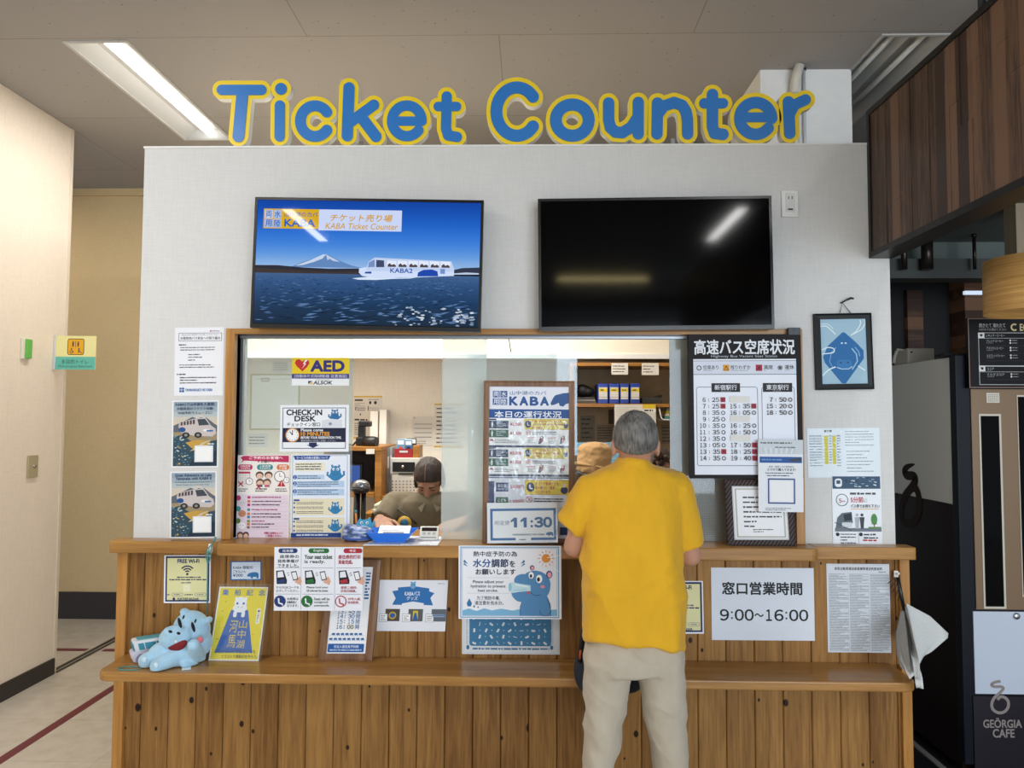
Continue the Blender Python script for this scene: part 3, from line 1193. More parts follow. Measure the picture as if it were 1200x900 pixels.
LETTERS = [
    ('T', 'blue and yellow capital T, first letter of the ticket sign', [L2((66, 84), (221, 84), 20), L2((147, 90), (131, 265), 23)]),
    ('i', 'blue and yellow letter i with a dot on the ticket sign', [L2((297, 80), (297.5, 80), 23), L2((293, 145), (292, 266), 20)]),
    ('c', 'blue and yellow small letter c between i and k', [L2(*arc(430, 206, 57, 60, 36, 324), 21)]),
    ('k', 'blue and yellow letter k with a tall stem', [L2((563, 76), (556, 263), 22), L2((660, 143), (575, 205), 21), L2((612, 192), (668, 266), 22)]),
    ('e', 'blue and yellow letter e between k and t in the first word', [L2(*arc(789, 205, 58, 60, 0, 322), 20), L2((740, 206), (846, 206), 18)]),
    ('t', 'blue and yellow letter t ending the first word', [L2((945, 110), (942, 235), (950, 262), (985, 268), 20), L2((911, 149), (984, 149), 18)]),
    ('C', 'large blue and yellow capital C starting the second word', [L3(*arc(137, 152, 72, 85, 38, 322), 21)]),
    ('o', 'round blue and yellow letter o after the capital C', [L3(*arc(332, 182, 58, 55, 0, 360), 21)]),
    ('u', 'blue and yellow letter u in the second word', [L3((460, 122), (460, 180), (466, 208), (484, 224), (508, 226), (540, 206), (560, 176), 20), L3((564, 120), (564, 230), 20)]),
    ('n', 'blue and yellow letter n between u and t', [L3((632, 122), (630, 230), 20), L3((632, 162), (655, 132), (690, 120), (718, 130), (732, 152), (737, 180), (738, 230), 20)]),
    ('t', 'blue and yellow letter t in the middle of the second word', [L3((825, 92), (825, 205), (832, 228), (862, 232), 20), L3((796, 123), (862, 123), 18)]),
    ('e', 'blue and yellow letter e near the end of the second word', [L3(*arc(977, 176, 56, 56, 0, 322), 20), L3((930, 172), (1028, 172), 17)]),
    ('r', 'blue and yellow letter r, last letter of the ticket sign', [L3((1092, 118), (1097, 228), 20), L3((1097, 160), (1114, 128), (1152, 110), 19)]),
]
M_YEL = pmat('sign_yellow', '#f2d21f', rough=0.4)
M_BLU = pmat('sign_blue', '#2a78c6', rough=0.35)
M_SIDE = pmat('sign_edge_white', '#dcdcd8', rough=0.45)
for ch, lab, st in LETTERS:
    allx = [p[0] for s, r in st for p in s]
    b = at(sum(allx) / len(allx), 173, 0.02)
    t = thing('sign_letter', lab, 'letter', (b.x, 0.03, WTOP + 0.008), 'ticket sign letters')
    plate(st, 4.8, 0.0, 0.036, 'yellow_plate', M_YEL, t, side_mat=M_SIDE)
    f = plate(st, 0.0, -0.004, 0.003, 'blue_face', M_BLU, t)
    low = max(p[1] + r for s, r in st for p in s) + 4.8
    feet = [p for s, r in st for p in s if p[1] + r + 4.8 > low - 3]
    fx = sum(p[0] for p in feet) / len(feet)
    w = at(fx, low - 2, 0.03)
    MB(M_CHROME).box((w.x - 0.008, 0.02, WTOP + 0.0085), (w.x + 0.008, 0.03, w.z + 0.01)).build('mounting_foot', t)

# ------------------------------------------------------------------ the two screens
M_BEZEL = pmat('screen_bezel_black', '#08080a', rough=0.25)
M_PANEL = pmat('dark_screen_glass', '#020203', rough=0.07, spec=0.09)


class Lit(Print):
    inkf = staticmethod(lambda c: glow(c, 1.0))


def screen(name, label, tl, tr, bl, y, on, lean):
    A, B, D = at(*tl, y), at(*tr, y), at(*bl, y)
    t = thing(name, label, 'screen', ((A + B) / 2).to_tuple()[:1] + (0, D.z))
    ux = (B - A).normalized()
    w, h = (B - A).length, (D - A).length
    uz = (A - D).normalized()
    uz = (uz + Vector((0, -lean, 0))).normalized()
    uz = (uz - ux * uz.dot(ux)).normalized()
    n = uz.cross(ux).normalized()
    if n.y > 0:
        n = -n
    D = D.copy()
    def q(a, b, c): return D + ux * a + uz * b + n * c
    def blk(mb, a0, a1, b0, b1, c0, c1):
        mb.prism([q(a0, b0, c0), q(a1, b0, c0), q(a1, b1, c0), q(a0, b1, c0)], n * (c1 - c0))
    bz = 0.011
    mb = MB(M_BEZEL)
    blk(mb, 0, w, 0, bz * 1.5, -0.03, 0.004); blk(mb, 0, w, h - bz, h, -0.03, 0.004)
    blk(mb, 0, bz, bz * 1.5, h - bz, -0.03, 0.004); blk(mb, w - bz, w, bz * 1.5, h - bz, -0.03, 0.004)
    mb.build('bezel', t)
    mb = MB(M_BLACKP); blk(mb, 0.06, w - 0.06, 0.06, h - 0.06, -0.055, -0.031)
    blk(mb, 0.004, w - 0.004, 0.004, h - 0.004, -0.031, -0.0101)
    mb.build('back_cover', t)
    mb = MB(M_CHROME); blk(mb, w / 2 - 0.15, w / 2 + 0.15, h * .3, h * .7, -0.072, -0.0555)
    mb.build('wall_bracket', t)
    P0 = q(bz, h - bz, 0), q(w - bz, h - bz, 0), q(bz, bz * 1.5, 0)
    return t, P0


tv, pn = screen('wall_screen', 'wall screen switched on, showing a white amphibious bus on a lake', (297, 231), (564.5, 235), (293.3, 384), -0.085, True, 0.0)
p = Lit(*pn, 1045, 595, M_PANEL, 0.010)
# canvas = the zoomed crop less its frame (75, 58) .. (1120, 650)
def S(*pts): return [(x - 75, y - 58) for x, y in pts]
rg = random.Random(3)
sky = [(58, '#0d3f98'), (110, '#134ca8'), (160, '#1b5ab8'), (210, '#2a69c4'), (260, '#3c79cc'), (310, '#5a8ed0'), (350, '#7ba3d3'), (385, '#8fb0d8')]
cols = [(58 + 8 * i) for i in range(42)]
def mixh(a, b, t):
    A = [int(a[i:i + 2], 16) for i in (1, 3, 5)]; B = [int(b[i:i + 2], 16) for i in (1, 3, 5)]
    return '#%02x%02x%02x' % tuple(round(x + (y - x) * t) for x, y in zip(A, B))
for v in cols:
    for (v0, c0), (v1, c1) in zip(sky[:-1], sky[1:]):
        if v0 <= v <= v1:
            p.layer = 0.00002
            p.rect(0, v - 58, 1045, v - 58 + 8, mixh(c0, c1, (v - v0) / (v1 - v0)))
            break
p.layer = 0.00012
p.poly(S((240, 378), (300, 352), (345, 336), (385, 318), (402, 316), (425, 322), (470, 345), (520, 365), (575, 378)), '#5c7fb0')
p.poly(S((262, 372), (330, 345), (390, 316), (404, 315), (388, 336), (350, 352), (300, 368)), '#b9c8dd')
p.poly(S((404, 316), (440, 334), (470, 350), (440, 347), (420, 336), (412, 345)), '#aebfd8')
p.poly(S((75, 372), (180, 371), (300, 380), (420, 384), (560, 380), (560, 412), (75, 420)), '#2a2a33')
p.poly(S((75, 385), (160, 390), (260, 392), (400, 398), (560, 396), (560, 412), (75, 420)), '#3a3130')
p.poly(S((980, 385), (1040, 370), (1120, 366), (1120, 392), (980, 394)), '#2e3446')
sea = [(408, '#3c5a84'), (440, '#2f4f7c'), (480, '#264670'), (530, '#1d3a5e'), (580, '#17304c'), (650, '#12263a')]
for v in range(408, 650, 8):
    for (v0, c0), (v1, c1) in zip(sea[:-1], sea[1:]):
        if v0 <= v <= v1:
            p.layer = 0.0005
            p.rect(0, v - 58, 1045, min(592, v - 58 + 8), mixh(c0, c1, (v - v0) / (v1 - v0)))
            break
for grp in range(4):
    p.up()
    p.color(['#41618f', '#1a324f', '#55759f', '#0f2036'][grp])
    vs, fs = [], []
    for k in range(150):
        v = 425 + 215 * rg.random() ** 1.3
        sc = 0.4 + (v - 420) / 130
        u = rg.uniform(78, 1080)
        L_ = rg.uniform(14, 40) * sc
        h_ = rg.uniform(0.8, 2.2) * sc
        sl = rg.uniform(-0.28, 0.1)
        u1 = min(u + L_, 1118)
        n_ = len(vs)
        vs += [p.P(a - 75, b - 58) for a, b in ((u, v), (u + L_ * .5 if u + L_ * .5 < 1118 else 1118, v + sl * L_ * .5 + h_), (u1, v + sl * L_), (min(u + L_ * .5, 1117), v + sl * L_ * .5 - h_))]
        fs.append((n_, n_ + 1, n_ + 2, n_ + 3))
    p.add(vs, fs)
# amphibious bus
p.poly(S((530, 428), (600, 420), (800, 424), (830, 418), (640, 434), (560, 434)), '#c9d8ea')
p.poly(S((562, 380), (600, 372), (1003, 372), (1003, 408), (830, 418), (640, 426), (575, 415), (560, 400)), '#c3d0ea')
p.poly(S((596, 375), (604, 348), (632, 327), (990, 340), (1003, 376), (1003, 388), (596, 392)), '#b5c4e2')
p.poly(S((640, 338), (676, 340), (678, 372), (640, 373)), '#3a4660')
p.poly(S((606, 350), (632, 336), (634, 372), (602, 374)), '#6f86b4')
for k in range(6):
    u = 690 + k * 50
    p.poly(S((u, 340), (u + 44, 341.5), (u + 44, 369), (u, 369)), '#d3dcec')
    p.poly(S((u + 4, 360), (u + 14, 352), (u + 22, 361), (u + 32, 356), (u + 42, 362), (u + 42, 370), (u + 4, 370)), '#4a3f44')
p.text('KABA2', 632, 319, 735, 340, '#1b48a0', 0.02)
p.poly(S((833, 414), (836, 395), (860, 382), (900, 379), (926, 388), (930, 411)), '#1c43a0')
p.rect(864, 318, 886, 341, '#6d86c0')
p.poly(S((590, 396), (618, 394), (620, 404), (588, 404)), '#20448f')
p.poly(S((1003, 396), (1060, 391), (1118, 393), (1118, 400), (1003, 402)), '#aebfd6')
for k in range(70):
    u = rg.uniform(720, 1108); v = rg.uniform(562, 648)
    if v < 560 + (u - 720) * 0.02 or v < 640 - (u - 700) * 0.9:
        continue
    r = rg.uniform(5, 16)
    if k % 8 == 0:
        p.up()
    p.layer -= p.STEP
    p.poly(S(*[(min(1117, u + r * rg.uniform(.5, 1.3) * math.cos(a)), min(648, v + r * .45 * rg.uniform(.5, 1.2) * math.sin(a))) for a in [-i * .9 for i in range(7)]]), ['#a8b4c6', '#c3cdd9', '#7f90a8'][k % 3])
p.layer += 3 * p.STEP
# banner
p.rect(30, 42, 290, 137, '#c99f1e')
p.rect(290, 42, 678, 143, '#bcc8e6')
for i, chx in enumerate('両水用陸'):
    u, v = 36 + (i % 2) * 41, 48 + (i // 2) * 44
    p.rect(u, v, u + 37, v + 40, '#b9c4dd' if i < 1 else '#9cb0d8')
    p.text(chx, u + 4, v + 4, u + 33, v + 36, '#1f55a8', 0.01)
p.text('山中湖のカバ', 128, 56, 284, 80, '#1f4b94', 0.01)
p.text('KABA', 130, 92, 272, 126, '#1d58b0', 0.03)
p.text('チケット売り場', 344, 64, 634, 98, '#c4921a', 0.02, 0.2)
p.text('KABA Ticket Counter', 322, 107, 662, 135, '#c4921a', 0.01, 0.2)
p.build('screen_picture', tv)

tv2, pn = screen('wall_screen', 'wall screen switched off and black beside the lit one', (631.5, 233.3), (905, 229.5), (631.5, 388), -0.085, False, 0.0)
Print(*pn, 100, 60, M_PANEL, 0.010).build('screen_glass', tv2)

# wall outlet
a, b = at(916, 223, -0.012), at(936, 254, -0.012)
wo = thing('wall_outlet', 'white wall outlet plate right of the black screen', 'outlet', ((a.x + b.x) / 2, 0, b.z))
mb = MB(M_WHITEP).box((a.x, -0.012, b.z), (b.x, -0.0003, a.z), 0.003); mb.build('cover_plate', wo)
mb = MB(pmat('outlet_face', '#d5d6d6', rough=0.4)).box((a.x + 0.015, -0.0145, b.z + 0.02), (b.x - 0.015, -0.0121, a.z - 0.012), 0.001)
sf = mb.build('socket_face', wo)
cx = (a.x + b.x) / 2
for dx in (-0.007, 0.007):
    MB(M_BLACKP).box((cx + dx - 0.0016, -0.0152, a.z - 0.038), (cx + dx + 0.0016, -0.0146, a.z - 0.026)).build('socket_slot', sf)
mb = MB(M_BLACKP).box((cx - 0.01, -0.0152, b.z + 0.028), (cx + 0.01, -0.0146, b.z + 0.034))
mb.build('usb_port', sf)
# ------------------------------------------------------------------ printed notices
NAVY, BLUE, RED, DK, GREY = '#1d2b57', '#1f5f9e', '#b3202c', '#23242a', '#6d7078'


def hippo_side(p, u, v, w, h, c):
    """small plain hippo outline looking left"""
    q = [(0, .62), (.02, .40), (.12, .24), (.2, .14), (.24, .05), (.28, .15), (.45, .02), (.75, .0), (.95, .15), (1, .45), (.97, 1), (.83, 1), (.81, .75), (.5, .78), (.48, 1), (.35, 1), (.32, .74), (.2, .70), (.08, .72)]
    return p.poly([(u + a * w, v + b * h) for a, b in q][::-1], c)


def animal_front(p, u, v, s, c, arms=True):
    """plain blue beast waving, seen from the front, s = half width"""
    p.ell2(u, v + 0.55 * s, 0.75 * s, 0.62 * s, c)
    if arms:
        p.line([(u - 0.6 * s, v + 0.75 * s), (u - 1.0 * s, v + 0.45 * s), (u - 0.92 * s, v + 0.1 * s)], 0.26 * s, c)
        p.line([(u + 0.6 * s, v + 0.75 * s), (u + 1.0 * s, v + 0.45 * s), (u + 0.98 * s, v + 0.0 * s)], 0.26 * s, c)
    p.ell2(u, v, 0.62 * s, 0.62 * s, c)
    for d in (-1, 1):
        p.ell2(u + d * 0.42 * s, v - 0.6 * s, 0.13 * s, 0.17 * s, c)
        p.ell2(u + d * 0.25 * s, v - 0.22 * s, 0.15 * s, 0.17 * s, '#f3f5f6', 12)
        p.ell2(u + d * 0.22 * s, v - 0.2 * s, 0.07 * s, 0.09 * s, '#14161c', 10)
        p.ell2(u + d * 0.14 * s, v + 0.18 * s, 0.05 * s, 0.05 * s, '#1b4d73', 8)
    p.line([(u - .35 * s, v + .3 * s), (u - .1 * s, v + .42 * s), (u + .1 * s, v + .42 * s), (u + .35 * s, v + .3 * s)], .05 * s, '#1b4d73')


def person_icon(p, u, v, h, c):
    p.ell2(u, v + .12 * h, .1 * h, .1 * h, c, 10)
    p.poly([(u - .16 * h, v + .26 * h), (u - .12 * h, v + .65 * h), (u - .09 * h, v + h), (u + .09 * h, v + h), (u + .12 * h, v + .65 * h), (u + .16 * h, v + .26 * h)], c)


def framed(name, label, cat, tl, tr, bl, fw, depth, fmat, cw, ch=None, base=None, group=None, paper='#eef0f4', shear=False):
    """hung or standing picture frame: > frame, print ; fw in metres"""
    O, A, B = Vector(tl), Vector(tr), Vector(bl)
    ux = (A - O).normalized(); w = (A - O).length
    dv = B - O
    if not shear:
        dv = dv - ux * dv.dot(ux)
    uy = dv.normalized(); h = dv.length
    n = uy.cross(ux).normalized()
    if n.y > 0:
        n = -n
    c = O + ux * w / 2 + uy * h
    t = thing(name, label, cat, base or c, group)
    mb = MB(fmat)
    def q(a, b): return O + ux * a + uy * b
    i = [(0, 0), (w, 0), (w, h), (0, h)]
    j = [(fw, fw), (w - fw, fw), (w - fw, h - fw), (fw, h - fw)]
    m = [(fw * .35, fw * .35), (w - fw * .35, fw * .35), (w - fw * .35, h - fw * .35), (fw * .35, h - fw * .35)]
    vs = [q(*x) - n * depth for x in i] + [q(*x) - n * 0.002 for x in i] + [q(*x) for x in m] + [q(*x) - n * 0.001 for x in j] + [q(*x) - n * 0.006 for x in j]
    fs = []
    for k in range(4):
        l = (k + 1) % 4
        for r in range(4):
            fs.append((r * 4 + k, r * 4 + l, r * 4 + 4 + l, r * 4 + 4 + k))
    fs.append((0, 3, 2, 1))
    mb.add(vs, fs)
    fix_normals(mb.build('frame', t))
    p = Print(q(fw, fw) - n * 0.0055, q(w - fw, fw) - n * 0.0055, q(fw, h - fw) - n * 0.0055, cw, ch, ink(paper), 0.002, shear=shear)
    p.t = t
    return t, p


# --- on the wall left of the window
p = sheet('notice_sheet', 'white typed notice at the top of the column of sheets left of the window', 'notice', ((205, 384), (262.5, 383.3), (203, 464)), -0.0012, 280, 397, '#e9ebf2')
p.rect(200, 18, 208, 26, RED); p.rows(210, 17, 262, 27, 1, DK, 2)
p.frame(22, 32, 268, 80, 2.5, NAVY)
p.text('〜富士山中湖の水陸両用バスをお楽しみいただくために〜', 34, 38, 256, 48, DK)
p.text('水陸両用バス安全への取り組み', 32, 54, 260, 71, '#15181f', 0.02)
p.rows(24, 96, 70, 106, 1, DK, 3, .8); p.rows(32, 110, 250, 138, 2, '#43464f', 4)
p.rows(78, 150, 165, 198, 3, '#43464f', 5, .4); p.rows(28, 212, 250, 238, 2, '#43464f', 6)
p.rows(14, 268, 70, 278, 1, DK, 7, .8); p.rows(32, 284, 262, 330, 3, '#43464f', 8)
p.rect(30, 350, 42, 376, BLUE); p.rect(44, 350, 58, 376, BLUE); p.rect(30, 361, 58, 364, '#e9ebf2')
p.text('YAMANAKAKO NO KABA', 64, 356, 218, 371, BLUE, 0.03)
done(p)


def painting(p, W, H):
    bands = ['#8fa3b3', '#9fb0bb', '#b3bec2', '#cbc3b6', '#d6c3aa', '#c9b49a']
    for i, c in enumerate(bands):
        p.rect(8, 8 + i * 30, W - 8, 8 + (i + 1) * 30, c)
    p.poly([(8, 150), (60, 128), (120, 98), (165, 82), (200, 100), (250, 140), (W - 8, 150), (W - 8, 230), (8, 230)], '#5d6470')
    p.poly([(120, 98), (165, 82), (200, 100), (188, 108), (172, 100), (150, 108)], '#c8c4be')
    p.rect(8, 188, W - 8, 250, '#9a8b6c')
    p.poly([(8, 215), (60, 205), (140, 260), (W - 8, 235), (W - 8, H - 8), (8, H - 8)], '#2f4a5c')
    p.poly([(80, 250), (150, 235), (230, 240), (200, 290), (120, 285)], '#c39a45')
    p.poly([(150, 310), (W - 8, 300), (W - 8, H - 8), (100, H - 8)], '#1f3346')
    rg = random.Random(8)
    for k in range(70):
        u, v = rg.uniform(10, 110), rg.uniform(200, H - 14)
        if u > 60 + (v - 200) * .35:
            continue
        r = rg.uniform(3, 8)
        p.poly([(min(W - 9, u + r), v), (u, v - r * .5), (u - min(r, u - 9), v), (u, min(H - 9, v + r * .6))], ['#7fb0b8', '#c9d5d0', '#d8b24e', '#54849a'][k % 4])
    for k in range(12):
        p.line([(110 + k * 6, 300 - k * 4), (140 + k * 8, 292 - k * 5)], 3, ['#e0b550', '#b8c6c6'][k % 2])
    # the bus on the picture
    p.poly([(40, 152), (46, 128), (146, 106), (200, 104), (232, 150), (258, 168), (262, 196), (240, 216), (130, 210), (50, 190)], '#c6bdbc')
    for k in range(5):
        p.poly([(52 + k * 18, 130 - k * 3.6), (64 + k * 18, 127 - k * 3.6), (64 + k * 18, 148 - k * 2), (52 + k * 18, 150 - k * 2)], '#4b3f45')
    p.poly([(150, 112), (196, 110), (222, 146), (160, 150)], '#3d4650')
    p.ell2(62, 174, 20, 15, '#1f4f8a'); p.ell2(206, 178, 22, 8, '#e6e4e2'); p.rect(206, 176, 244, 186, '#3a6ea6')
    for u in (84, 156):
        p.ell2(u, 206, 22, 17, '#26272b'); p.ell2(u, 206, 10, 8, '#8d8a88')
    p.rect(136, 268, 246, 366, '#dfe4e8'); p.rect(144, 276, 238, 358, '#f0f2f3')
    p.rows(214, 254, 256, 264, 1, '#e6eaec', 3, .8)


for i, (px, lab) in enumerate(((((202, 469.5), (256.5, 469), (198.8, 548)), 'bus tour poster with Japanese heading on the wall, upper of the two'),
                             (((199.5, 552.8), (254, 552), (195.6, 631)), 'bus tour poster with English heading on the wall, lower of the two'))):
    p = sheet('tour_poster', lab, 'poster', px, -0.0012, 275, 398, '#e9ebf0', group='bus tour posters left of the window')
    painting(p, 275, 398)
    if i == 0:
        for k, s in enumerate(('KABA2で山中湖を大冒険!', '水陸両用のワクワク体験!', 'WEB予約でスムーズに!')):
            p.text(s, 22 + 6 * k, 14 + k * 26, 252 - 8 * k, 32 + k * 25, NAVY if k == 0 else '#30405a', 0.02)
    else:
        p.text('Great Adventure on Lake', 30, 14, 246, 30, NAVY, 0.02, 0.15)
        p.text('Yamanaka with KABA II', 34, 34, 246, 50, NAVY, 0.02, 0.15)
        p.text('An Exciting Amphibious Experience', 28, 60, 248, 69, '#30405a', 0.01)
        p.text('Book Online for a Smooth Trip!', 40, 76, 232, 85, '#30405a', 0.01)
    done(p)

# --- acrylic panes and what is stuck to them
M_ACR = glass_mat('tinted_acrylic', '#e8f0f2', 0.13, refl=0.04)
M_ACR2 = glass_mat('milky_acrylic', '#eef4f3', 0.28, refl=0.06, film='#eef2f0', bump=0.15)
M_FILM = glass_mat('dotted_window_film', '#d5dcd8', 0.52, refl=0.03, pattern=150.0, film='#8f928f')


def pane(name, label, xa, xb, z0, z1, y, mat, th=0.004):
    o = MB(mat).box((xa, y, z0), (xb, y + th, z1)).build(name)
    return tag(o, label, 'pane')


zb = LEDGE + 0.0006
px = lambda x, y=500: at(x, y, 0.032).x
pane('acrylic_pane', 'clear bluish acrylic pane at the left of the window carrying the stickers', OX0 + 0.013, px(413), zb, OZ1 - 0.0125, 0.032, M_ACR)
pane('acrylic_pane', 'milky sliding acrylic pane left of the framed fare board', px(518), px(570), zb, OZ1 - 0.013, 0.026, M_ACR2)
pane('acrylic_pane', 'bluish acrylic sheet behind the framed fare board reaching higher than its frame', px(548), px(676.5), zb, at(600, 415, 0.04).z, 0.040, M_ACR)
pane('filmed_pane', 'grey dotted-film pane at the right of the window behind the bus board', px(785), OX1 - 0.001, zb, OZ1 - 0.0005, 0.030, M_FILM)

YP = 0.0308
p = sheet('first_aid_sticker', 'yellow AED sticker with a red heart on the left pane', 'sticker', ((342.4, 419.4), (409.4, 419.4), (342.0, 451.8)), YP, 335, 163, '#e6e9ee')
p.rect(0, 0, 335, 94, '#e0c51c'); p.rect(0, 94, 335, 122, '#2b2a78')
hz = [(62, 80), (28, 50), (16, 30), (24, 12), (42, 8), (60, 22), (78, 8), (94, 12), (102, 30), (90, 52)]
p.poly(hz[::-1], '#c02a2c'); p.poly([(78, 10), (64, 36), (74, 38), (58, 64), (84, 34), (72, 32), (92, 12)], '#f0f0f0')
p.text('AED', 112, 18, 304, 78, '#2b2a78', 0.05)
p.text('[自動体外式除細動器 設置施設]', 14, 98, 322, 119, '#d8dce8', 0.0)
p.poly([(96, 156), (96, 136), (120, 136)], '#20336f'); p.poly([(98, 156), (122, 138), (122, 156)], '#d8b62a')
p.text('ALSOK', 126, 136, 236, 156, '#1d2030', 0.04, 0.15); p.rows(140, 126, 230, 133, 1, GREY, 2)
done(p)

p = sheet('check_in_sign', 'CHECK-IN DESK sign with a clock on the left pane', 'sign', ((328.5, 474.6), (409, 474.4), (327.2, 529.4)), YP, 405, 276, '#e8edf4')
p.frame(14, 16, 388, 258, 4, NAVY)
p.rect(18, 136, 384, 220, '#141d3c')
p.text('CHECK-IN', 38, 28, 246, 60, '#121624', 0.04)
p.text('DESK', 86, 66, 208, 96, '#121624', 0.04)
p.text('チェックイン窓口', 40, 104, 236, 126, '#121624', 0.02)
animal_front(p, 322, 52, 36, '#2b6da3')
p.poly([(246, 92), (246, 134), (366, 134), (366, 88), (300, 82)], '#d5dae3'); p.ell2(296, 112, 10, 9, '#8b93a5')
p.ell2(74, 178, 42, 42, '#c98233'); p.ell2(74, 178, 36, 36, '#eef0f4'); p.line([(74, 178), (74, 150)], 5, DK); p.line([(74, 178), (58, 158)], 5, DK)
for k in range(12):
    p.ell2(74 + 29 * math.cos(k * math.pi / 6), 178 + 29 * math.sin(k * math.pi / 6), 2.4, 2.4, DK, 6)
p.text('Please come', 124, 140, 254, 156, '#eef0f6', 0.02)
p.text('10 MINUTES', 124, 160, 292, 182, '#d99a3e', 0.04)
p.text('BEFORE YOUR RESERVATION TIME.', 124, 186, 362, 200, '#eef0f6', 0.02)
p.text('乗車時間の10分前にお越しください', 124, 206, 330, 217, '#c9cdd8')
p.poly([(172, 222), (172, 236), (158, 236), (196, 254), (234, 236), (218, 236), (218, 222)][::-1], NAVY)
done(p)

p = sheet('request_poster', 'pink and white request poster with family drawing on the left pane', 'poster', ((277.8, 533.3), (339.3, 533.3), (275.6, 631)), YP, 526, 835, '#ecdfe6')
p.rect(6, 8, 520, 395, '#ece8e4'); p.rect(6, 400, 520, 830, '#e3d4e3')
p.poly([(36, 24), (66, 8), (520, 6), (520, 74), (70, 56), (44, 80), (56, 50)][::-1], '#bb2f5c')
p.text('ご予約のお客様へ', 124, 12, 460, 42, '#f6e9ee', 0.02)
p.text('お願い', 240, 52, 340, 80, '#33252b', 0.02); p.ell2(216, 66, 8, 7, '#bb2f5c'); p.ell2(364, 66, 8, 7, '#bb2f5c')
for u0, u1, c, s in ((12, 158, '#b83260', '日時変更|できません'), (202, 362, '#2f8a8c', '人数変更|できません'), (400, 524, '#d57432', '遅刻厳禁|ご注意')):
    p.rrect(u0, 94, u1, 150, 26, c)
    for k, w in enumerate(s.split('|')):
        p.text(w, u0 + 24, 101 + 23 * k, u1 - 22, 121 + 23 * k, '#f4eef0', 0.01)
p.frame(16, 172, 136, 290, 5, '#b08a94'); p.rect(16, 166, 136, 186, '#b53a5c')
for k in range(4):
    p.line([(22, 205 + 20 * k), (130, 205 + 20 * k)], 2, '#c4b5ba'); p.line([(38 + 24 * k, 190), (38 + 24 * k, 286)], 2, '#c4b5ba')
def xmark(u, v, r, c=RED):
    p.line([(u - r, v - r), (u + r, v + r)], r * .45, c); p.line([(u + r, v - r), (u - r, v + r)], r * .45, c)
def clock(u, v, r, c='#5b3140'):
    p.ell2(u, v, r, r, '#f4f2f2'); p.ring(u, v, r, r * .14, c); p.line([(u, v - r * .6), (u, v), (u + r * .4, v)], r * .12, c)
clock(128, 264, 36); xmark(42, 290, 24)
for u, v, hc in ((230, 200, '#5a4038'), (320, 200, '#5a4038'), (236, 272, '#6b4f47'), (306, 272, '#6b4f47')):
    p.ell2(u, v, 40, 36, hc); p.ell2(u, v + 10, 30, 25, '#e6c2ae'); p.ell2(u - 10, v + 8, 3, 3, DK, 6); p.ell2(u + 10, v + 8, 3, 3, DK, 6)
p.rect(210, 296, 260, 320, '#3c5f74'); p.rect(282, 298, 332, 322, '#c05d79'); xmark(222, 318, 22)
clock(432, 214, 56, '#6b6470'); clock(500, 250, 30)
p.poly([(450, 248), (408, 314), (490, 314)][::-1], '#b3222e'); p.rect(447, 268, 454, 296, '#f2e6e6'); p.ell2(450, 304, 4, 4, '#f2e6e6', 8)
for u in (20, 190, 390):
    p.rows(u, 330, u + 130, 370, 2, '#3d3136', u, .5)
for k, v in enumerate((425, 465, 500, 548, 590, 622, 662, 692, 724)):
    c = ['#b23f6a', '#c9744a', '#a8306a', '#3c8d94', '#c9744a', '#3f7f9c', '#7d8a4a', '#c9744a', '#8a6a52'][k]
    p.rrect(112, v - 14, 142, v + 12, 8, c); p.rows(158, v - 12, 520, v + 8, 1, '#5a3a4e' if k % 3 else '#a03060', v, .6, .8)
    p.line([(158, v + 16), (522, v + 16)], 2, '#c7b3c4')
for v, c, d in ((452, '#b23f6a', '#d9d3dc'), (560, '#3c8d94', '#c58a68'), (680, '#5d7a3c', '#f3f1f2')):
    p.ell2(22, v - 22, 26, 26, c); p.ell2(62, v + 26, 38, 34, d); p.ell2(50, v + 24, 4, 4, DK, 6); p.ell2(74, v + 24, 4, 4, DK, 6)
p.ell2(48, 800, 34, 34, '#6f4239'); p.ell2(48, 808, 24, 22, '#e3bca6'); p.ell2(104, 796, 30, 30, '#4f3c36'); p.ell2(104, 806, 22, 20, '#e3bca6')
p.text('時間に余裕をもって', 286, 768, 470, 790, '#b02a5c', 0.03); p.text('ご来場ください', 300, 796, 460, 818, '#b02a5c', 0.03)
done(p)

p = sheet('service_poster', 'blue and cream service notice with three blue animals on the left pane', 'poster', ((341.2, 533), (410, 532.6), (338.4, 630.4)), YP, 595, 826, '#e4eaf5')
p.frame(14, 8, 572, 820, 4, '#31569a')
p.poly([(24, 12), (40, 50), (380, 50), (400, 10)], '#1f4b94'); p.text('サービス内容の変更について', 54, 18, 372, 42, '#e4eaf5', 0.02)
p.rrect(30, 74, 350, 164, 24, '#e6e3cf'); p.rows(46, 82, 335, 156, 3, '#2a3550', 4, .5)
animal_front(p, 452, 164, 84, '#2f7fb3')
for k, (v0, v1) in enumerate(((200, 246), (262, 326), (340, 406))):
    p.rect(24, v0, 540 if k else 340, v1, '#b4cde8'); p.ell2(40, v0 + 24, 20, 20, '#1f4b94'); p.text(str(k + 1), 34, v0 + 12, 46, v0 + 36, '#eef2fa', .03)
    p.rows(66, v0 + 2, 530 if k else 330, v1 - 2, 2 if k == 0 else 3, '#2a3550', k, .42)
for v0, v1 in ((438, 602), (622, 770)):
    p.rrect(20, v0, 540, v1, 8, '#e3dcc1'); p.rrect(30, v0 + 6, 90, v0 + 24, 8, '#1f4b94')
    for k in range(3):
        p.ell2(36, v0 + 42 + k * 45, 10, 10, '#2b62a8'); p.rows(58, v0 + 30 + k * 45, 360, v0 + 60 + k * 45, 2, '#3a3a48', v0 + k, .45)
    animal_front(p, 450, v0 + (78 if v1 < 610 else 68), 64, '#2f7fb3')
p.rect(4, 776, 510, 822, '#1f3f86'); p.rows(60, 786, 480, 808, 1, '#d8e2f2', 5, .7)
done(p)

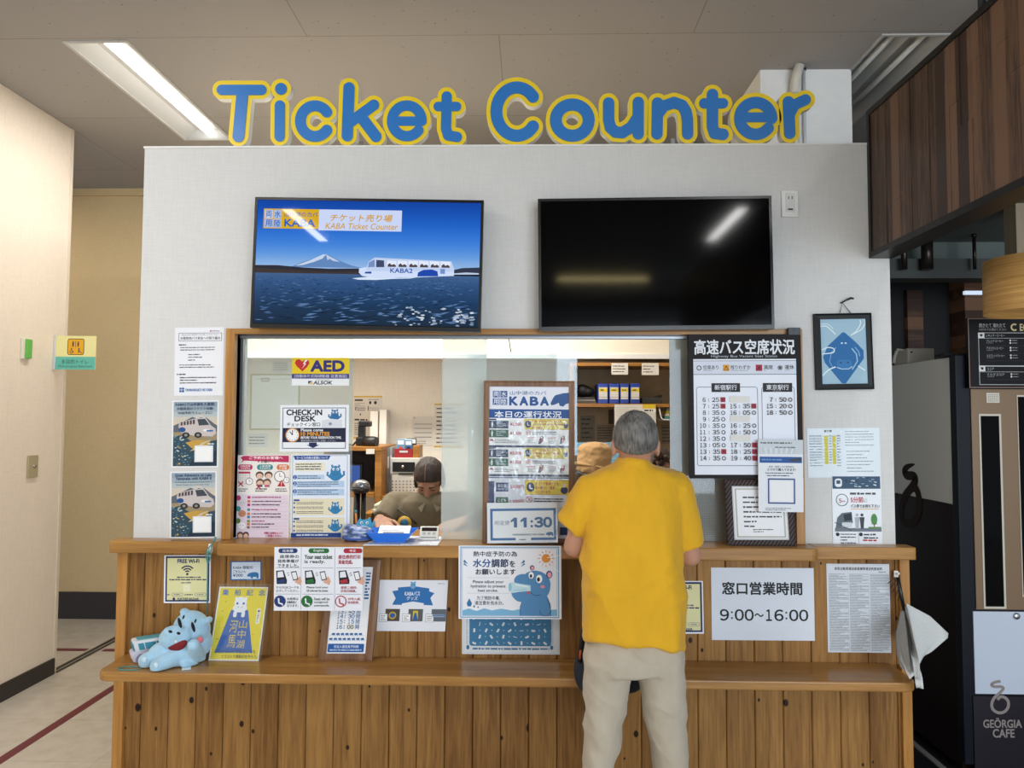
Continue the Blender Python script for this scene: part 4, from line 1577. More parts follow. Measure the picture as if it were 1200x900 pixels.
# --- framed fare board standing on the sill
M_WALNUT = wood_mat('walnut_frame', '#5f412d', '#8a6548', axis='Z', scale=1.0, rough=0.4)
yb = -0.062
t, p = framed('fare_board', 'tall brown-framed fare board standing on the sill in front of the window', 'board', at(567, 446, yb + 0.02), at(673.5, 446.6, yb + 0.02), at(567, 637.2, yb), 0.0235, 0.018, M_WALNUT, 915, 1780)
W_ = 915
p.rect(0, 0, W_, 270, '#dfe4f0'); p.rect(0, 270, W_, 375, '#2a5594')
for i, chx in enumerate('両水用陸'):
    u, v = 38 + (i % 2) * 88, 52 + (i // 2) * 90
    p.rect(u, v, u + 80, v + 78, '#2a5594'); p.text(chx, u + 10, v + 8, u + 70, v + 70, '#e6ebf4', 0.01)
p.text('山中湖のカバ', 236, 52, 655, 98, '#3b5f94', 0.01)
for k, c_ in enumerate('KABA'):
    p.text(c_, 234 + 119 * k, 124, 322 + 119 * k, 220, '#2a5594', 0.05)
p.poly([(915, 70), (850, 76), (760, 100), (735, 130), (705, 195), (712, 220), (750, 214), (800, 190), (808, 225), (850, 235), (880, 205), (915, 195)], '#33588f')
p.text('本日の運行状況', 62, 292, 830, 370, '#eaf0f8', 0.015)
def fare(v, jp, sc=1.0):
    p.rect(0, v, 82, v + 16, NAVY)
    for k, (c, price) in enumerate(((NAVY, '¥3,000'), ('#1f5a3c', '¥1,500'))):
        a = v + 24 + k * 106
        p.rect(0, a, 222, a + 90, c); person_icon(p, 34, a + 8, 70, '#e6ebf0'); p.rows(82, a + 8, 205, a + 76, 4, '#c6d2e0', a, .5)
        p.text(price, 240, a + 22, 372, a + 64, RED, 0.02)
    p.ring(30, v + 266, 24, 14, RED, 16, 0, 180); p.rows(64, v + 238, 366, v + 292, 3, '#3b3f4a', v, .42)
    p.rect(404, v + 2, 915, v + 126, '#d8c63c'); p.frame(404, v + 2, 915, v + 126, 4, '#b09a20')
    p.ell2(448, v + 62, 36, 44, NAVY); p.line([(440, v + 40), (442, v + 72), (464, v + 76)], 9, '#e8ecf2')
    s = ('Only children who can sit', 'and be buckled by themselves', 'to ride.') if not jp else ('お ひとりで着席できる', 'お子様のみご乗車', 'いただけます。')
    for k, w in enumerate(s):
        p.text(w, 494, v + 14 + 37 * k, 494 + (330, 390, 120)[k] * (0.8 if jp else 1), v + 42 + 37 * k, '#a8202c', 0.02)
    p.ell2(880, v + 78, 26, 34, NAVY); p.ell2(880, v + 42, 16, 16, '#d7c0b0')
    p.ring(452, v + 164, 28, 5, RED); p.line([(438, v + 150), (466, v + 178)], 5, RED); p.line([(466, v + 150), (438, v + 178)], 5, RED)
    p.rows(496, v + 146, 800, v + 190, 2, '#2d3040', v + 3, .5)
    for u in (436, 680):
        p.rows(u, v + 214, u + 108, v + 232, 1, RED, u, .6); p.rows(u + 6, v + 240, u + 108, v + 290, 3, '#5a5e68', u, .4)
        p.poly([(u + 150, v + 210), (u + 168, v + 196), (u + 190, v + 206), (u + 184, v + 260), (u + 150, v + 296), (u + 128, v + 292)][::-1], '#1d1f26'); p.ell2(u + 166, v + 216, 14, 14, '#d7c0b0'); p.ell2(u + 170, v + 252, 16, 20, '#a8242e')
    p.rect(0, v + 314, W_, v + 338, NAVY)
fare(384, False); fare(724, True)
v = 1080
p.rect(0, v, W_, 1780, '#d9dce8'); p.rect(0, v - 8, W_, v + 4, '#3b4f84'); p.rect(0, v + 40, 66, v + 320, '#253468')
for k, (c, s, pr) in enumerate((('#253468', 'おとな', '3,000円'), ('#1f5a3c', 'こども', '1,500円'))):
    a = v + 56 + 170 * k
    p.rect(84, a, 226, a + 106, c); p.text(s, 108, a + 18, 204, a + 54, '#dfe6ee', .02); p.rows(104, a + 62, 210, a + 90, 1, '#b8c6d6', k)
    p.text(pr, 248, a + 26, 400, a + 74, RED, 0.02)
p.rect(416, v + 24, 915, v + 194, '#d8c63c'); p.frame(416, v + 24, 915, v + 194, 5, '#b08a30'); p.ell2(480, v + 106, 46, 56, NAVY); p.line([(470, v + 76), (474, v + 120), (504, v + 126)], 12, '#e8ecf2')
for k, w in enumerate(('ひとりで着席できる', 'お子様のみご乗車', 'いただけます。')):
    p.text(w, 536, v + 46 + 48 * k, 536 + (260, 220, 180)[k], v + 84 + 48 * k, '#a8202c', .02)
p.ell2(864, v + 140, 42, 44, NAVY); p.ell2(864, v + 84, 24, 24, '#d7c0b0')
p.ring(466, v + 250, 38, 7, RED); p.line([(448, v + 232), (484, v + 268)], 7, RED); p.line([(484, v + 232), (448, v + 268)], 7, RED)
p.rows(520, v + 228, 890, v + 286, 2, '#2d3040', 3, .5); p.ell2(850, v + 400, 36, 60, '#1d1f26'); p.rect(816, v + 570, 900, v + 660, '#253468')
p.rows(430, v + 330, 780, v + 470, 4, '#5a5e68', 9, .4)
p.build('fare_print', p.t)
Print(p.P(0, 400, .003), p.P(W_, 400, .003), p.P(0, 1780, .003), 10, 14, glass_mat('crinkled_sleeve', '#fbfcfc', 0.02, rough=0.15, refl=0.03, bump=0.35), 0.0004).build('clear_sleeve', t)
M_PLX = glass_mat('clear_plastic_sheet', '#fbfcfc', 0.015, rough=0.06, refl=0.03)
# --- acrylic departure sign
yb2 = -0.108
O, A, B = at(570.6, 589.5, yb2 + 0.012), at(652.8, 588.4, yb2 + 0.012), at(569.4, 636.8, yb2)
t = thing('departure_sign', 'small acrylic departure sign reading 11:30 on the sill', 'sign', (O + A) / 2 * 1 + Vector((0, 0, LEDGE + 0.0008 - (O.z + A.z) / 2)))
p = Print(O, A, B, 625, 360, ink('#e6e9ee'), 0.002)
p.frame(28, 52, 612, 336, 22, BLUE)
p.text('所定便', 66, 160, 200, 200, '#41597c', 0.0)
for u in (210, 296):
    p.poly([(u, 160), (u + 30, 134), (u + 56, 134), (u + 56, 222), (u + 28, 222), (u + 28, 164), (u, 176)], '#24598f')
p.rect(386, 160, 406, 180, '#24598f'); p.rect(386, 202, 406, 222, '#24598f')
p.text('30', 424, 136, 572, 220, '#24598f', 0.055)
p.text('YAMANAKAKO NO KABA', 222, 278, 510, 294, '#26364e', 0.03)
hippo_side(p, 520, 264, 66, 38, BLUE)
p.rect(252, 314, 388, 346, '#e8ebf0'); p.rows(284, 322, 352, 338, 1, '#30333a', 2, .6)
p.build('sign_card', t)
q = Print(O - Vector((0, .004, -.002)), A - Vector((0, .004, -.002)), B - Vector((0, .004, 0)), 10, 6, M_PLX, 0.0025)
q.build('acrylic_front', t)
MB(M_PLX).prism([B + Vector((0, -.006, 0.003)), B + Vector((A.x - O.x, -.006, 0.003)), B + Vector((A.x - O.x, .045, 0.003)), B + Vector((0, .045, 0.003))], (0, 0, -0.0022)).build('acrylic_foot', t)

# --- bus seat board
yb = -0.052
bb = thing('bus_seat_board', 'black-framed bus timetable board with white panel right of the window', 'board', (at(873, 561, yb).x, 0, at(873, 561, yb).z))
p = Print(at(807, 392, yb), at(938.3, 391.4, yb), at(808, 560.6, yb), 998, 1260, pmat('board_black', '#171417', rough=0.6, spec=0.25), 0.03)
p.build('board', bb)
p = Print(p.P(38, 218, .0006), p.P(951, 218, .0006), p.P(38, 1228, .0006), 913, 1010, ink('#dfe4f0', 0.35), 0.0005)
p.ch = 1010
BK = '#201c1f'
# header lettering lies on the black board above the panel
for s, u0, v0, u1, v1, c, b_ in (('高速バス空席状況', 12, -170, 902, -42, '#e3e7f0', 0.022), ('Highway Bus Vacant Seat Status', 160, -36, 748, -8, '#b9bfcc', 0.0)):
    p.text(s, u0, v0, u1, v1, c, b_)
p.rect(0, 14, 913, 18, '#3a3a44'); p.rect(0, 132, 913, 138, '#6c7280'); p.rect(0, 20, 913, 130, '#d3daea')
p.ring(50, 78, 22, 7, BK); p.text('空席あり', 88, 54, 224, 92, BK, .01); p.rows(90, 96, 180, 106, 1, GREY, 1)
p.rect(262, 50, 320, 106, '#d89a2a'); p.line([(291, 62), (272, 96), (310, 96), (291, 62)], 7, BK); p.text('残りわずか', 330, 54, 508, 92, BK, .01); p.rows(332, 96, 508, 106, 1, GREY, 2)
p.rect(554, 50, 612, 106, '#a82440'); p.line([(568, 62), (598, 94)], 7, BK); p.line([(598, 62), (568, 94)], 7, BK); p.text('満席', 624, 54, 706, 92, BK, .01); p.rows(626, 96, 650, 106, 1, GREY, 3)
p.text('※', 748, 58, 792, 98, BK, .01); p.text('運休', 812, 54, 894, 92, BK, .01); p.rows(812, 96, 860, 106, 1, GREY, 4)
def rbox(u0, v0, u1, v1):
    p.line([(u0 + 14, v0), (u1 - 14, v0), (u1, v0 + 14), (u1, v1 - 10), (u1 - 10, v1), (u0 + 10, v1), (u0, v1 - 10), (u0, v0 + 14), (u0 + 14, v0)], 5, '#5f6478')
rbox(24, 246, 566, 932); rbox(604, 246, 892, 932)
p.rect(158, 212, 412, 290, BK); p.text('新宿駅行', 186, 226, 384, 272, '#dfe4f0', .01); p.rows(240, 276, 340, 286, 1, '#aab', 1)
p.rect(614, 212, 874, 290, BK); p.text('東京駅行', 646, 226, 844, 272, '#dfe4f0', .01); p.rows(700, 276, 790, 286, 1, '#aab', 2)
L_ = ['6:25x', '7:25x', '8:35o', '9:25o', '10:35o', '11:35o', '12:35o', '13:05o', '13:35x', '14:35o']
R1 = ['', '15:35x', '16:05o', '', '16:25o', '16:50o', '', '17:50x', '18:25x', '19:40x']
R2 = ['7:50o', '15:20o', '18:50o']
def timerow(s, u, v):
    hh, mm = s[:-1].split(':')
    if len(hh) == 2:
        p.text(hh, u, v, u + 58, v + 38, BK, .015)
    else:
        p.text(hh, u + 32, v, u + 58, v + 38, BK, .015)
    p.rect(u + 82, v + 10, u + 88, v + 17, BK); p.rect(u + 82, v + 26, u + 88, v + 33, BK)
    p.text(mm, u + 116, v, u + 178, v + 38, BK, .015)
    if s[-1] == 'o':
        p.ring(u + 212, v + 20, 18, 6, BK, 20)
    else:
        p.rect(u + 190, v - 3, u + 234, v + 40, '#9e2036'); p.ring(u + 212, v + 19, 11, 5, '#3a0f18', 4, 0, 360)
for k, s in enumerate(L_):
    timerow(s, 46, 338 + k * 56.6)
for k, s in enumerate(R1):
    if s:
        timerow(s, 318, 338 + k * 56.6)
    else:
        p.rect(318, 326 + k * 56.6, 492, 380 + k * 56.6, '#dcdcd8')
for k, s in enumerate(R2):
    timerow(s, 640, 338 + k * 56.6)
p.build('timetable_panel', bb)
# small grey block behind the board top
a, b = at(922, 384.5, -0.036), at(936.5, 392, -0.036)
mb = MB(pmat('slate_block', '#3a4048', rough=0.5)).box((a.x, -0.055, b.z - 0.004), (b.x, -0.0325, a.z), 0.002)
mb.use(M_BLACKP).lathe([(0.003, 0), (0.003, 0.002)], ((a.x + b.x) / 2, -0.055, a.z - 0.012), axis=(0, -1, 0), n=10)
tag(mb.build('hanger_block'), 'small slate-grey hanger block on the window head above the bus board', 'bracket')

# --- plastic bag notice hanging over the board corner
p = sheet('ticket_app_notice', 'white notice with blue band in plastic sleeve hanging from bus board corner', 'notice', ((888.4, 515), (941, 515.6), (888.6, 599.6)), -0.079, 397, 640, '#e3e7ee')
p.rect(0, 0, 397, 128, '#c9d2d9'); p.rows(20, 14, 330, 44, 1, '#5a626c', 4, .5); p.rows(150, 52, 370, 84, 1, '#6b737d', 6, .4)
for k in range(13):
    p.line([(40 + k * 24, 70 + (k % 3) * 4), (50 + k * 22, 122)], 6, '#e8eef0' if k % 2 else '#b4c0c8')
p.rect(12, 152, 386, 206, '#23559c'); p.rows(30, 164, 230, 192, 1, '#6f9ad0', 3, .5); p.poly([(262, 180), (300, 168), (376, 160), (384, 186), (300, 196)], '#39424f')
p.text('高速・路線バスの乗車券は', 92, 232, 316, 248, '#30343c', 0); p.text('スマホで購入できます!', 78, 254, 330, 278, '#15181f', .02)
p.rows(62, 290, 340, 304, 1, '#42464e', 4, .7); p.rows(76, 312, 336, 326, 1, '#42464e', 5, .7)
p.frame(84, 344, 324, 568, 12, '#1f4386'); p.rect(110, 368, 300, 546, '#eef0f3')
p.rows(60, 600, 340, 630, 2, '#5a5e66', 6, .4)
done(p)

# --- black and brown striped frame on the sill
def striped():
    m, nt, b = node_mat('striped_frame')
    N, L = nt.nodes.new, nt.links.new
    tc = N('ShaderNodeTexCoord')
    w = N('ShaderNodeTexWave'); w.inputs['Scale'].default_value = 26
    mp = N('ShaderNodeMapping'); mp.inputs['Rotation'].default_value = (0, math.radians(-35), 0)
    L(tc.outputs['Object'], mp.inputs['Vector']); L(mp.outputs[0], w.inputs['Vector'])
    r = N('ShaderNodeValToRGB'); r.color_ramp.elements[0].color = (*lin('#1a1415'), 1); r.color_ramp.elements[1].color = (*lin('#54403c'), 1)
    r.color_ramp.elements[0].position = .5; r.color_ramp.elements[1].position = .75
    L(w.outputs['Fac'], r.inputs['Fac']); L(r.outputs['Color'], b.inputs['Base Color'])
    b.inputs['Roughness'].default_value = 0.5; b.inputs['Specular IOR Level'].default_value = 0.2
    return m
t, p = framed('letter_frame', 'dark striped frame holding a white letter on the right end of the sill', 'picture frame', at(849.5, 562, -0.052), at(929, 562, -0.052), at(853.5, 640.6, -0.072), 0.026, 0.02, striped(), 340, 380, shear=True)
p.frame(0, 0, 340, 380, 10, '#cfd1d2'); p.frame(18, 16, 322, 364, 10, '#b9b7ae')
for k, (u1) in enumerate((250, 300, 290, 300, 300, 160, 140)):
    p.rows(66, 66 + 34 * k, u1, 96 + 34 * k, 1, '#3a3b40', k, .42, 1.0)
p.rows(120, 300, 260, 330, 2, '#3a3b40', 9, .45)
p.build('letter', p.t)

# --- crumpled timetable and waiting notice on the right
p = sheet('timetable_sheet', 'crinkled laminated timetable with yellow columns right of the bus board', 'notice', ((945.5, 502), (1030.5, 501.2), (946.4, 559.8)), -0.0014, 468, 318, '#d7e2ea', rough=0.25)
p.rect(110, 48, 134, 232, '#d8cf3c'); p.rect(162, 48, 184, 232, '#d8cf3c'); p.text('直行便', 110, 12, 160, 26, DK, .03)
for k in range(9):
    p.line([(10, 54 + 21 * k), (220, 54 + 21 * k)], 2, '#93a6b4')
p.rows(14, 40, 104, 250, 12, '#7f929f', 3, .35); p.rows(140, 40, 160, 232, 11, '#7f929f', 4, .4); p.rows(190, 40, 216, 250, 12, '#7f929f', 8, .4)
p.rows(244, 14, 450, 120, 6, '#8a9aa6', 5, .3); p.rows(250, 140, 440, 290, 7, '#8a9aa6', 6, .28)
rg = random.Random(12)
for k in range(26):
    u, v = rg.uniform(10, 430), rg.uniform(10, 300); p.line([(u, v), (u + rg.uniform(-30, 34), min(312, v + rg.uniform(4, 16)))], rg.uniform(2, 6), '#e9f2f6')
done(p)
p = sheet('waiting_notice', 'notice about waiting five minutes with a bus drawing, below the crinkled timetable', 'notice', ((974.5, 557.5), (1032, 557.5), (976.3, 640.6)), -0.0026, 318, 455, '#e5eaf1', rough=0.3)
p.rect(4, 4, 314, 84, '#39546e'); p.rrect(20, 18, 66, 72, 16, '#e5eaf1'); p.rect(30, 30, 56, 52, '#39546e')
for k in range(24):
    u, v = rg.uniform(80, 290), rg.uniform(8, 70); p.line([(u, v), (u + 18, v + rg.uniform(-6, 8))], 5, ['#cfe0ea', '#1f3446', '#8fb0c6'][k % 3])
p.ring(64, 156, 40, 5, '#59626e'); p.text('5', 44, 148, 60, 174, RED, .02); p.rows(64, 156, 86, 172, 1, RED, 2)
p.rows(116, 104, 300, 126, 1, '#4a5058', 3, .7); p.text('5分前', 120, 136, 200, 172, RED, .02); p.text('に', 204, 148, 226, 170, '#333', .0)
p.text('バス停でお待ち下さい', 118, 184, 306, 206, '#2b2f36', .02); p.line([(118, 214), (300, 214)], 4, '#d9a05a')
p.poly([(16, 350), (30, 270), (60, 240), (124, 232), (130, 300), (110, 330)], '#5c6a76'); p.poly([(70, 250), (122, 240), (124, 285), (76, 292)], '#28323c'); p.rect(60, 300, 124, 330, '#cfd6dc')
p.rect(14, 336, 314, 358, '#6d7682'); p.line([(14, 300), (120, 352)], 5, '#48525c')
for u, c in ((158, '#aab4be'), (190, '#3a4450')):
    person_icon(p, u, 240, 100, c)
p.poly([(250, 310), (268, 250), (286, 310)][::-1], '#4c8a4a'); p.ell2(268, 280, 20, 36, '#4c8a4a'); p.rect(265, 305, 271, 332, '#6a553c'); p.rect(230, 328, 312, 340, '#5a8a55')
p.line([(166, 362), (166, 440)], 2, '#8892a0'); p.ell2(30, 376, 12, 12, DK); p.ell2(180, 376, 12, 12, DK); p.rows(48, 366, 158, 440, 4, '#3a4048', 4, .4); p.rows(198, 366, 300, 410, 2, '#3a4048', 5, .5)
p.rows(192, 404, 306, 424, 1, RED, 6, .6)
done(p)

# --- blue framed print on the wall
O, A, B = at(954.3, 367.6, -0.02), at(1021.5, 366.4, -0.02), at(957, 457, -0.02)
t, p = framed('blue_print_frame', 'small black-framed blue print hanging from a hook at the right of the wall', 'picture', O, A, B, 0.0235, 0.018, pmat('black_frame', '#0f1112', rough=0.4, spec=0.2), 388, 550, paper='#9fc0d4')
p.poly([(188, 112), (60, 226), (16, 320), (30, 370), (168, 545), (200, 548), (360, 340), (362, 270), (300, 200), (210, 116)], '#1f68a6')
p.line([(100, 420), (70, 360), (90, 280), (130, 240)], 6, '#7fb0d4'); p.line([(262, 250), (300, 300), (306, 360), (260, 430)], 10, '#9cc4de')
p.line([(290, 240), (320, 280), (328, 320)], 8, '#7fb0d4')
p.rrect(130, 345, 260, 420, 30, '#2f78b4'); p.line([(130, 410), (170, 424), (230, 424), (262, 404)], 7, '#bcd8e8')
p.ell2(165, 370, 9, 7, '#0f4070'); p.ell2(225, 370, 9, 7, '#0f4070'); p.ell2(180, 205, 10, 7, '#bcd8e8'); p.ell2(212, 205, 10, 7, '#bcd8e8')
for pts, w in ((((0, 60), (50, 58), (90, 90), (130, 130)), 9), (((0, 42), (60, 40), (110, 80)), 6), (((258, 140), (310, 100), (345, 40), (340, 10)), 10), (((280, 130), (350, 90), (380, 40), (375, 5)), 9), (((4, 480), (60, 430), (120, 405)), 11), (((5, 262), (60, 240), (110, 252), (100, 284), (6, 294)), 9), (((310, 400), (368, 440)), 10)):
    p.line(smooth(pts), w, '#dcecf4')
p.build('print', t)
hk = at(987, 355, -0.012)
mb = MB(M_BLACKP)
ta, tb_ = at(984.5, 367, -0.01), at(997, 367, -0.01)
mb.tube([(ta.x, -0.008, ta.z + .0015), (hk.x, -0.014, hk.z), (tb_.x, -0.008, tb_.z + .0015)], 0.0016, n=8)
mb.build('hanging_cord', t)
e = at(1000, 350, -0.02)
mb = MB(pmat('dark_bronze_hook', '#2a2724', rough=0.3, metal=0.6)).tube([(hk.x, -0.0005, hk.z + .001), (hk.x, -0.016, hk.z + .0025), (hk.x + 0.01, -0.02, hk.z + .008), (e.x - 0.012, -0.022, e.z + 0.002), (e.x, -0.022, e.z)], [0.003, 0.003, 0.003, 0.005, 0.004], n=10)
tag(mb.build('wall_hook'), 'dark wall hook holding the cord of the blue print', 'hook')
# ------------------------------------------------------------------ notices on the counter front
YB = -0.0302


def wifi(px, lab):
    p = sheet('wifi_notice', lab, 'notice', px, YB, 300, 310, '#e8eaf2', group='yellow wireless notices on the counter front')
    p.rect(10, 6, 292, 300, NAVY); p.rect(20, 18, 280, 290, '#dcd9a6')
    p.text('FREE Wi-Fi', 86, 26, 226, 50, NAVY, .04)
    for r in (20, 36, 52):
        p.ring(150, 118, r, 9, NAVY, 14, 40, 140)
    p.ell2(150, 122, 8, 8, NAVY, 12)
    p.rows(84, 136, 240, 150, 1, NAVY, 3, .6, .98); p.rows(34, 150, 272, 166, 1, NAVY, 4, .6, 1.0); p.rows(110, 172, 196, 184, 1, '#4c527a', 5, .6)
    p.rect(126, 190, 170, 236, '#e6e4c4')
    p.rows(22, 250, 46, 262, 1, NAVY, 6, .6); p.rows(134, 250, 194, 262, 1, NAVY, 7, .6)
    for u in (50, 200):
        p.rrect(u, 244, u + 74, 266, 11, '#5a5f80'); p.rrect(u + 2, 246, u + 72, 264, 9, '#dcd9a6'); p.rows(u + 14, 250, u + 60, 260, 1, '#5a5f80', u, .6)
    p.poly([(66, 270), (56, 282), (66, 296), (76, 282)][::-1], NAVY); p.text('FURTHER BAZAAR', 90, 276, 226, 290, NAVY, .03)
    done(p)


wifi(((192.6, 650.8), (247, 650.6), (190.8, 706.8)), 'yellow FREE Wi-Fi notice with navy border near the plush hippo')
wifi(((769, 681), (823.6, 680.8), (769.4, 742.8)), 'yellow FREE Wi-Fi notice partly hidden by the man in the yellow shirt')

p = sheet('price_card', 'small blue-edged price card under the sill above the yellow poster', 'card', ((270.2, 657.8), (306.6, 657.5), (269.8, 680.2)), YB, 198, 122, '#2a5f9a')
p.rect(8, 6, 190, 114, '#cdd9ea'); p.text('KABA 御船印', 16, 30, 142, 50, NAVY, .02); p.text('ごせんいん', 16, 56, 98, 74, NAVY, .02); p.text('¥300', 16, 80, 78, 98, NAVY, .02)
hippo_side(p, 106, 70, 74, 40, '#2e6ea6'); p.line([(104, 114), (186, 112)], 6, '#a8c8e0')
done(p)

# yellow poster in a clear sleeve leaning on the bench
yl = atz(274, 774.5, BENCH + 0.0008).y
p = Print(at(257.5, 687.5, -0.038), at(314.4, 688, -0.038), at(244.3, 774, yl), 313, 470, ink('#e9e8e0'), 0.0015, shear=True)
t = thing('yellow_poster', 'yellow poster with a blue mountain in a clear sleeve leaning beside the plush hippo', 'poster', (p.P(156, 470, 0)))
p.rect(8, 8, 306, 462, '#e2d022')
for k, chx in enumerate('乗船記念'):
    p.text(chx, 24 + 78 * k, 18, 64 + 78 * k, 56, '#2a62ae', .02)
p.poly([(96, 150), (204, 150), (268, 420), (30, 420)][::-1], '#2a5fb0')
p.ell2(150, 106, 40, 42, '#e9ecf3'); p.ell2(150, 138, 46, 28, '#e9ecf3'); p.ell2(120, 76, 9, 10, '#e9ecf3'); p.ell2(182, 76, 9, 10, '#e9ecf3')
for d in (-1, 1):
    p.ell2(150 + 20 * d, 108, 7, 8, '#2a5fb0'); p.ell2(150 + 12 * d, 132, 4, 3, '#5a6f9a'); p.rrect(150 + 26 * d - 11, 158, 150 + 26 * d + 11, 196, 8, '#e9ecf3')
for k, chx in enumerate(('山中湖', '河馬')):
    n_ = len(chx)
    for i, c in enumerate(chx):
        p.text(c, 160 - 58 * k, 214 + i * 190 / n_, 210 - 58 * k, 210 + (i + .88) * 190 / n_, '#d9c24a', 0)
p.text('ここからいつでもどこでも', 30, 400, 288, 424, '#39402e', .01); p.text('イラストで乗船印を作ろう。', 76, 432, 304, 454, '#39402e', .01)
p.rect(262, 140, 286, 236, '#ece9dc'); p.ell2(274, 156, 7, 7, '#3c3a34'); p.rows(268, 168, 282, 228, 5, '#6a675c', 4, .6)
for u, v in ((50, 90), (36, 150), (60, 260), (30, 330), (250, 300)):
    p.rows(u, v, u + 12, v + 12, 1, '#b5a31c', u, .7)
p.build('poster_sheet', t)
M_SLV = glass_mat('clear_sleeve', '#fbfcfc', 0.015, rough=0.05, refl=0.03)
q = Print(p.P(-10, -22, .0025), p.P(330, -22, .0025), p.P(-10, 472, .0025), 10, 14, M_SLV, 0.0005, shear=True)
q.build('clear_sleeve', t)

# seat ticket sign taped to the sill edge
p = sheet('seat_ticket_sign', 'three-language seat ticket sign with blue, green and red headings taped under the sill', 'sign', ((321.6, 641), (425.4, 641), (319.4, 715.6)), -0.1268, 519, 373, '#e4e7f0')
for u in (158, 355):
    p.line([(u, 4), (u, 368)], 3, '#9da2b4')
for k, (c, head, lines, hc) in enumerate((('#20386f', '日本語', ('座席券の', '発券準備が', 'できました。'), '#15171d'), ('#256b38', 'English', ('Your seat ticket', 'is ready.'), '#22402c'), ('#a8283a', '中文', ('座位券的打印', '准备完成。'), '#a02436'))):
    u0 = (6, 164, 362)[k]; u1 = (154, 350, 514)[k]; m = (u0 + u1) / 2
    p.rrect(m - 56 + (0, 0, 24)[k], 8, m + 56 + (0, 8, 22)[k], 36, 13, c); p.text(head, m - 30 + (0, 4, 34)[k], 14, m + 30 + (0, 4, 10)[k], 30, '#eef0f4', .01)
    for i, w in enumerate(lines):
        dv = 30 if len(lines) < 3 else 27
        p.text(w, u0 + 14 + 12 * (i == 0 and k == 0), 46 + dv * i, u1 - 10 - (44 if k and i else 0), 66 + dv * i + (4 if k else 0), hc, .025)
    p.line([(u0 + 4, 122), (u1 - 4, 122)], 2.5, '#8b90a0'); p.line([(u0 + 4, 276), (u1 - 4, 276)], 2.5, '#8b90a0')
    a = u0 + (6, 16, 16)[k]
    p.poly([(a, 140), (a + 44, 136), (a + 64, 196), (a + 62, 216), (a + 4, 218)][::-1], '#1c1d22'); p.poly([(a + 8, 146), (a + 38, 142), (a + 46, 176), (a + 8, 180)][::-1], '#dfe3ec'); p.poly([(a + 8, 196), (a + 48, 186), (a + 56, 208), (a + 12, 214)][::-1], c)
    b = a + 78
    p.line([(b - 14, 156), (b - 4, 150)], 4, '#555'); p.line([(b - 10, 168), (b, 162)], 4, '#555')
    p.poly([(b + 30, 206), (b + 60, 170), (b + 74, 200), (b + 66, 224)][::-1], '#d3a38c')
    p.poly([(b + 8, 146), (b + 40, 140), (b + 52, 190), (b + 22, 198)][::-1], '#24262c'); p.poly([(b + 13, 151), (b + 37, 147), (b + 46, 186), (b + 24, 191)][::-1], '#e6e8ee')
    for i, w in enumerate((('ちらのQRコードを', 'かざしてください。'), ('Please hold your', 'QR code over the scanner.'), ('请将二维码', '对准扫描器。'))[k]):
        p.text(w, u0 + 8 + (20 if k else 0), 230 + 19 * i, u1 - 8 - (24 if k else 0), 245 + 19 * i, hc, .015)
    p.ell2(u0 + 30, 318, 34, 34, c); p.ell2(u0 + 30, 318, 28, 28, '#dfe3ee' if k == 2 else c); p.line([(u0 + 22, 300), (u0 + 24, 328), (u0 + 44, 334), (u0 + 44, 342)], 9, c if k == 2 else '#e4e7f0')
    for i, w in enumerate((('お座席は', '自動配席と', 'なります。'), ('Seats will be', 'assigned', 'automatically.'), ('对号入座,', '自动配席。'))[k]):
        p.text(w, u0 + 72, 296 + 20 * i, u0 + 72 + (66, 90, 74)[k] - 10 * (i == 1), 311 + 20 * i, hc, .015)
done(p)

# framed departure list on the bench
yl = atz(409, 775, BENCH + 0.0008).y
t, p = framed('departure_list_frame', 'brown framed departure list leaning on the bench behind the seat ticket sign', 'picture frame', at(384.5, 655.8, -0.056), at(446.4, 655.8, -0.056), at(372.6, 775, yl), 0.029, 0.016, M_WALNUT, 260, 520, shear=True)
p.rows(216, 30, 250, 200, 9, BLUE, 4, .7)
def dep(v, s):
    p.text(s[:2], 48, v, 88, v + 24, BLUE, .02); p.text(':', 98, v + 4, 104, v + 22, BLUE, .02); p.text(s[3:], 122, v, 164, v + 24, '#3a3f48' if s == '16:00' else BLUE, .02); p.text('発', 172, v - 3, 204, v + 26, BLUE, .01)
p.rect(116, 346, 168, 382, '#e6e6e0')
for v, s in ((258, '13:45'), (287, '14:30'), (318, '15:15'), (350, '16:00')):
    dep(v, s)
for r in range(2):
    for k in range(8 - (1 - r)):
        hippo_side(p, 8 + k * 30 + 14 * (1 - r), 398 + 29 * r, 24, 15, BLUE)
    p.line([(4, 414 + 29 * r), (250, 414 + 29 * r)], 1.5, '#8fb0cc')
p.rrect(6, 462, 246, 512, 5, '#1f58a0'); p.text('完全入替定員予約制', 46, 470, 210, 488, '#dbe6f4', .01); p.rows(20, 492, 232, 506, 1, '#b9cce6', 3, .6, 1.0)
p.build('print', p.t)

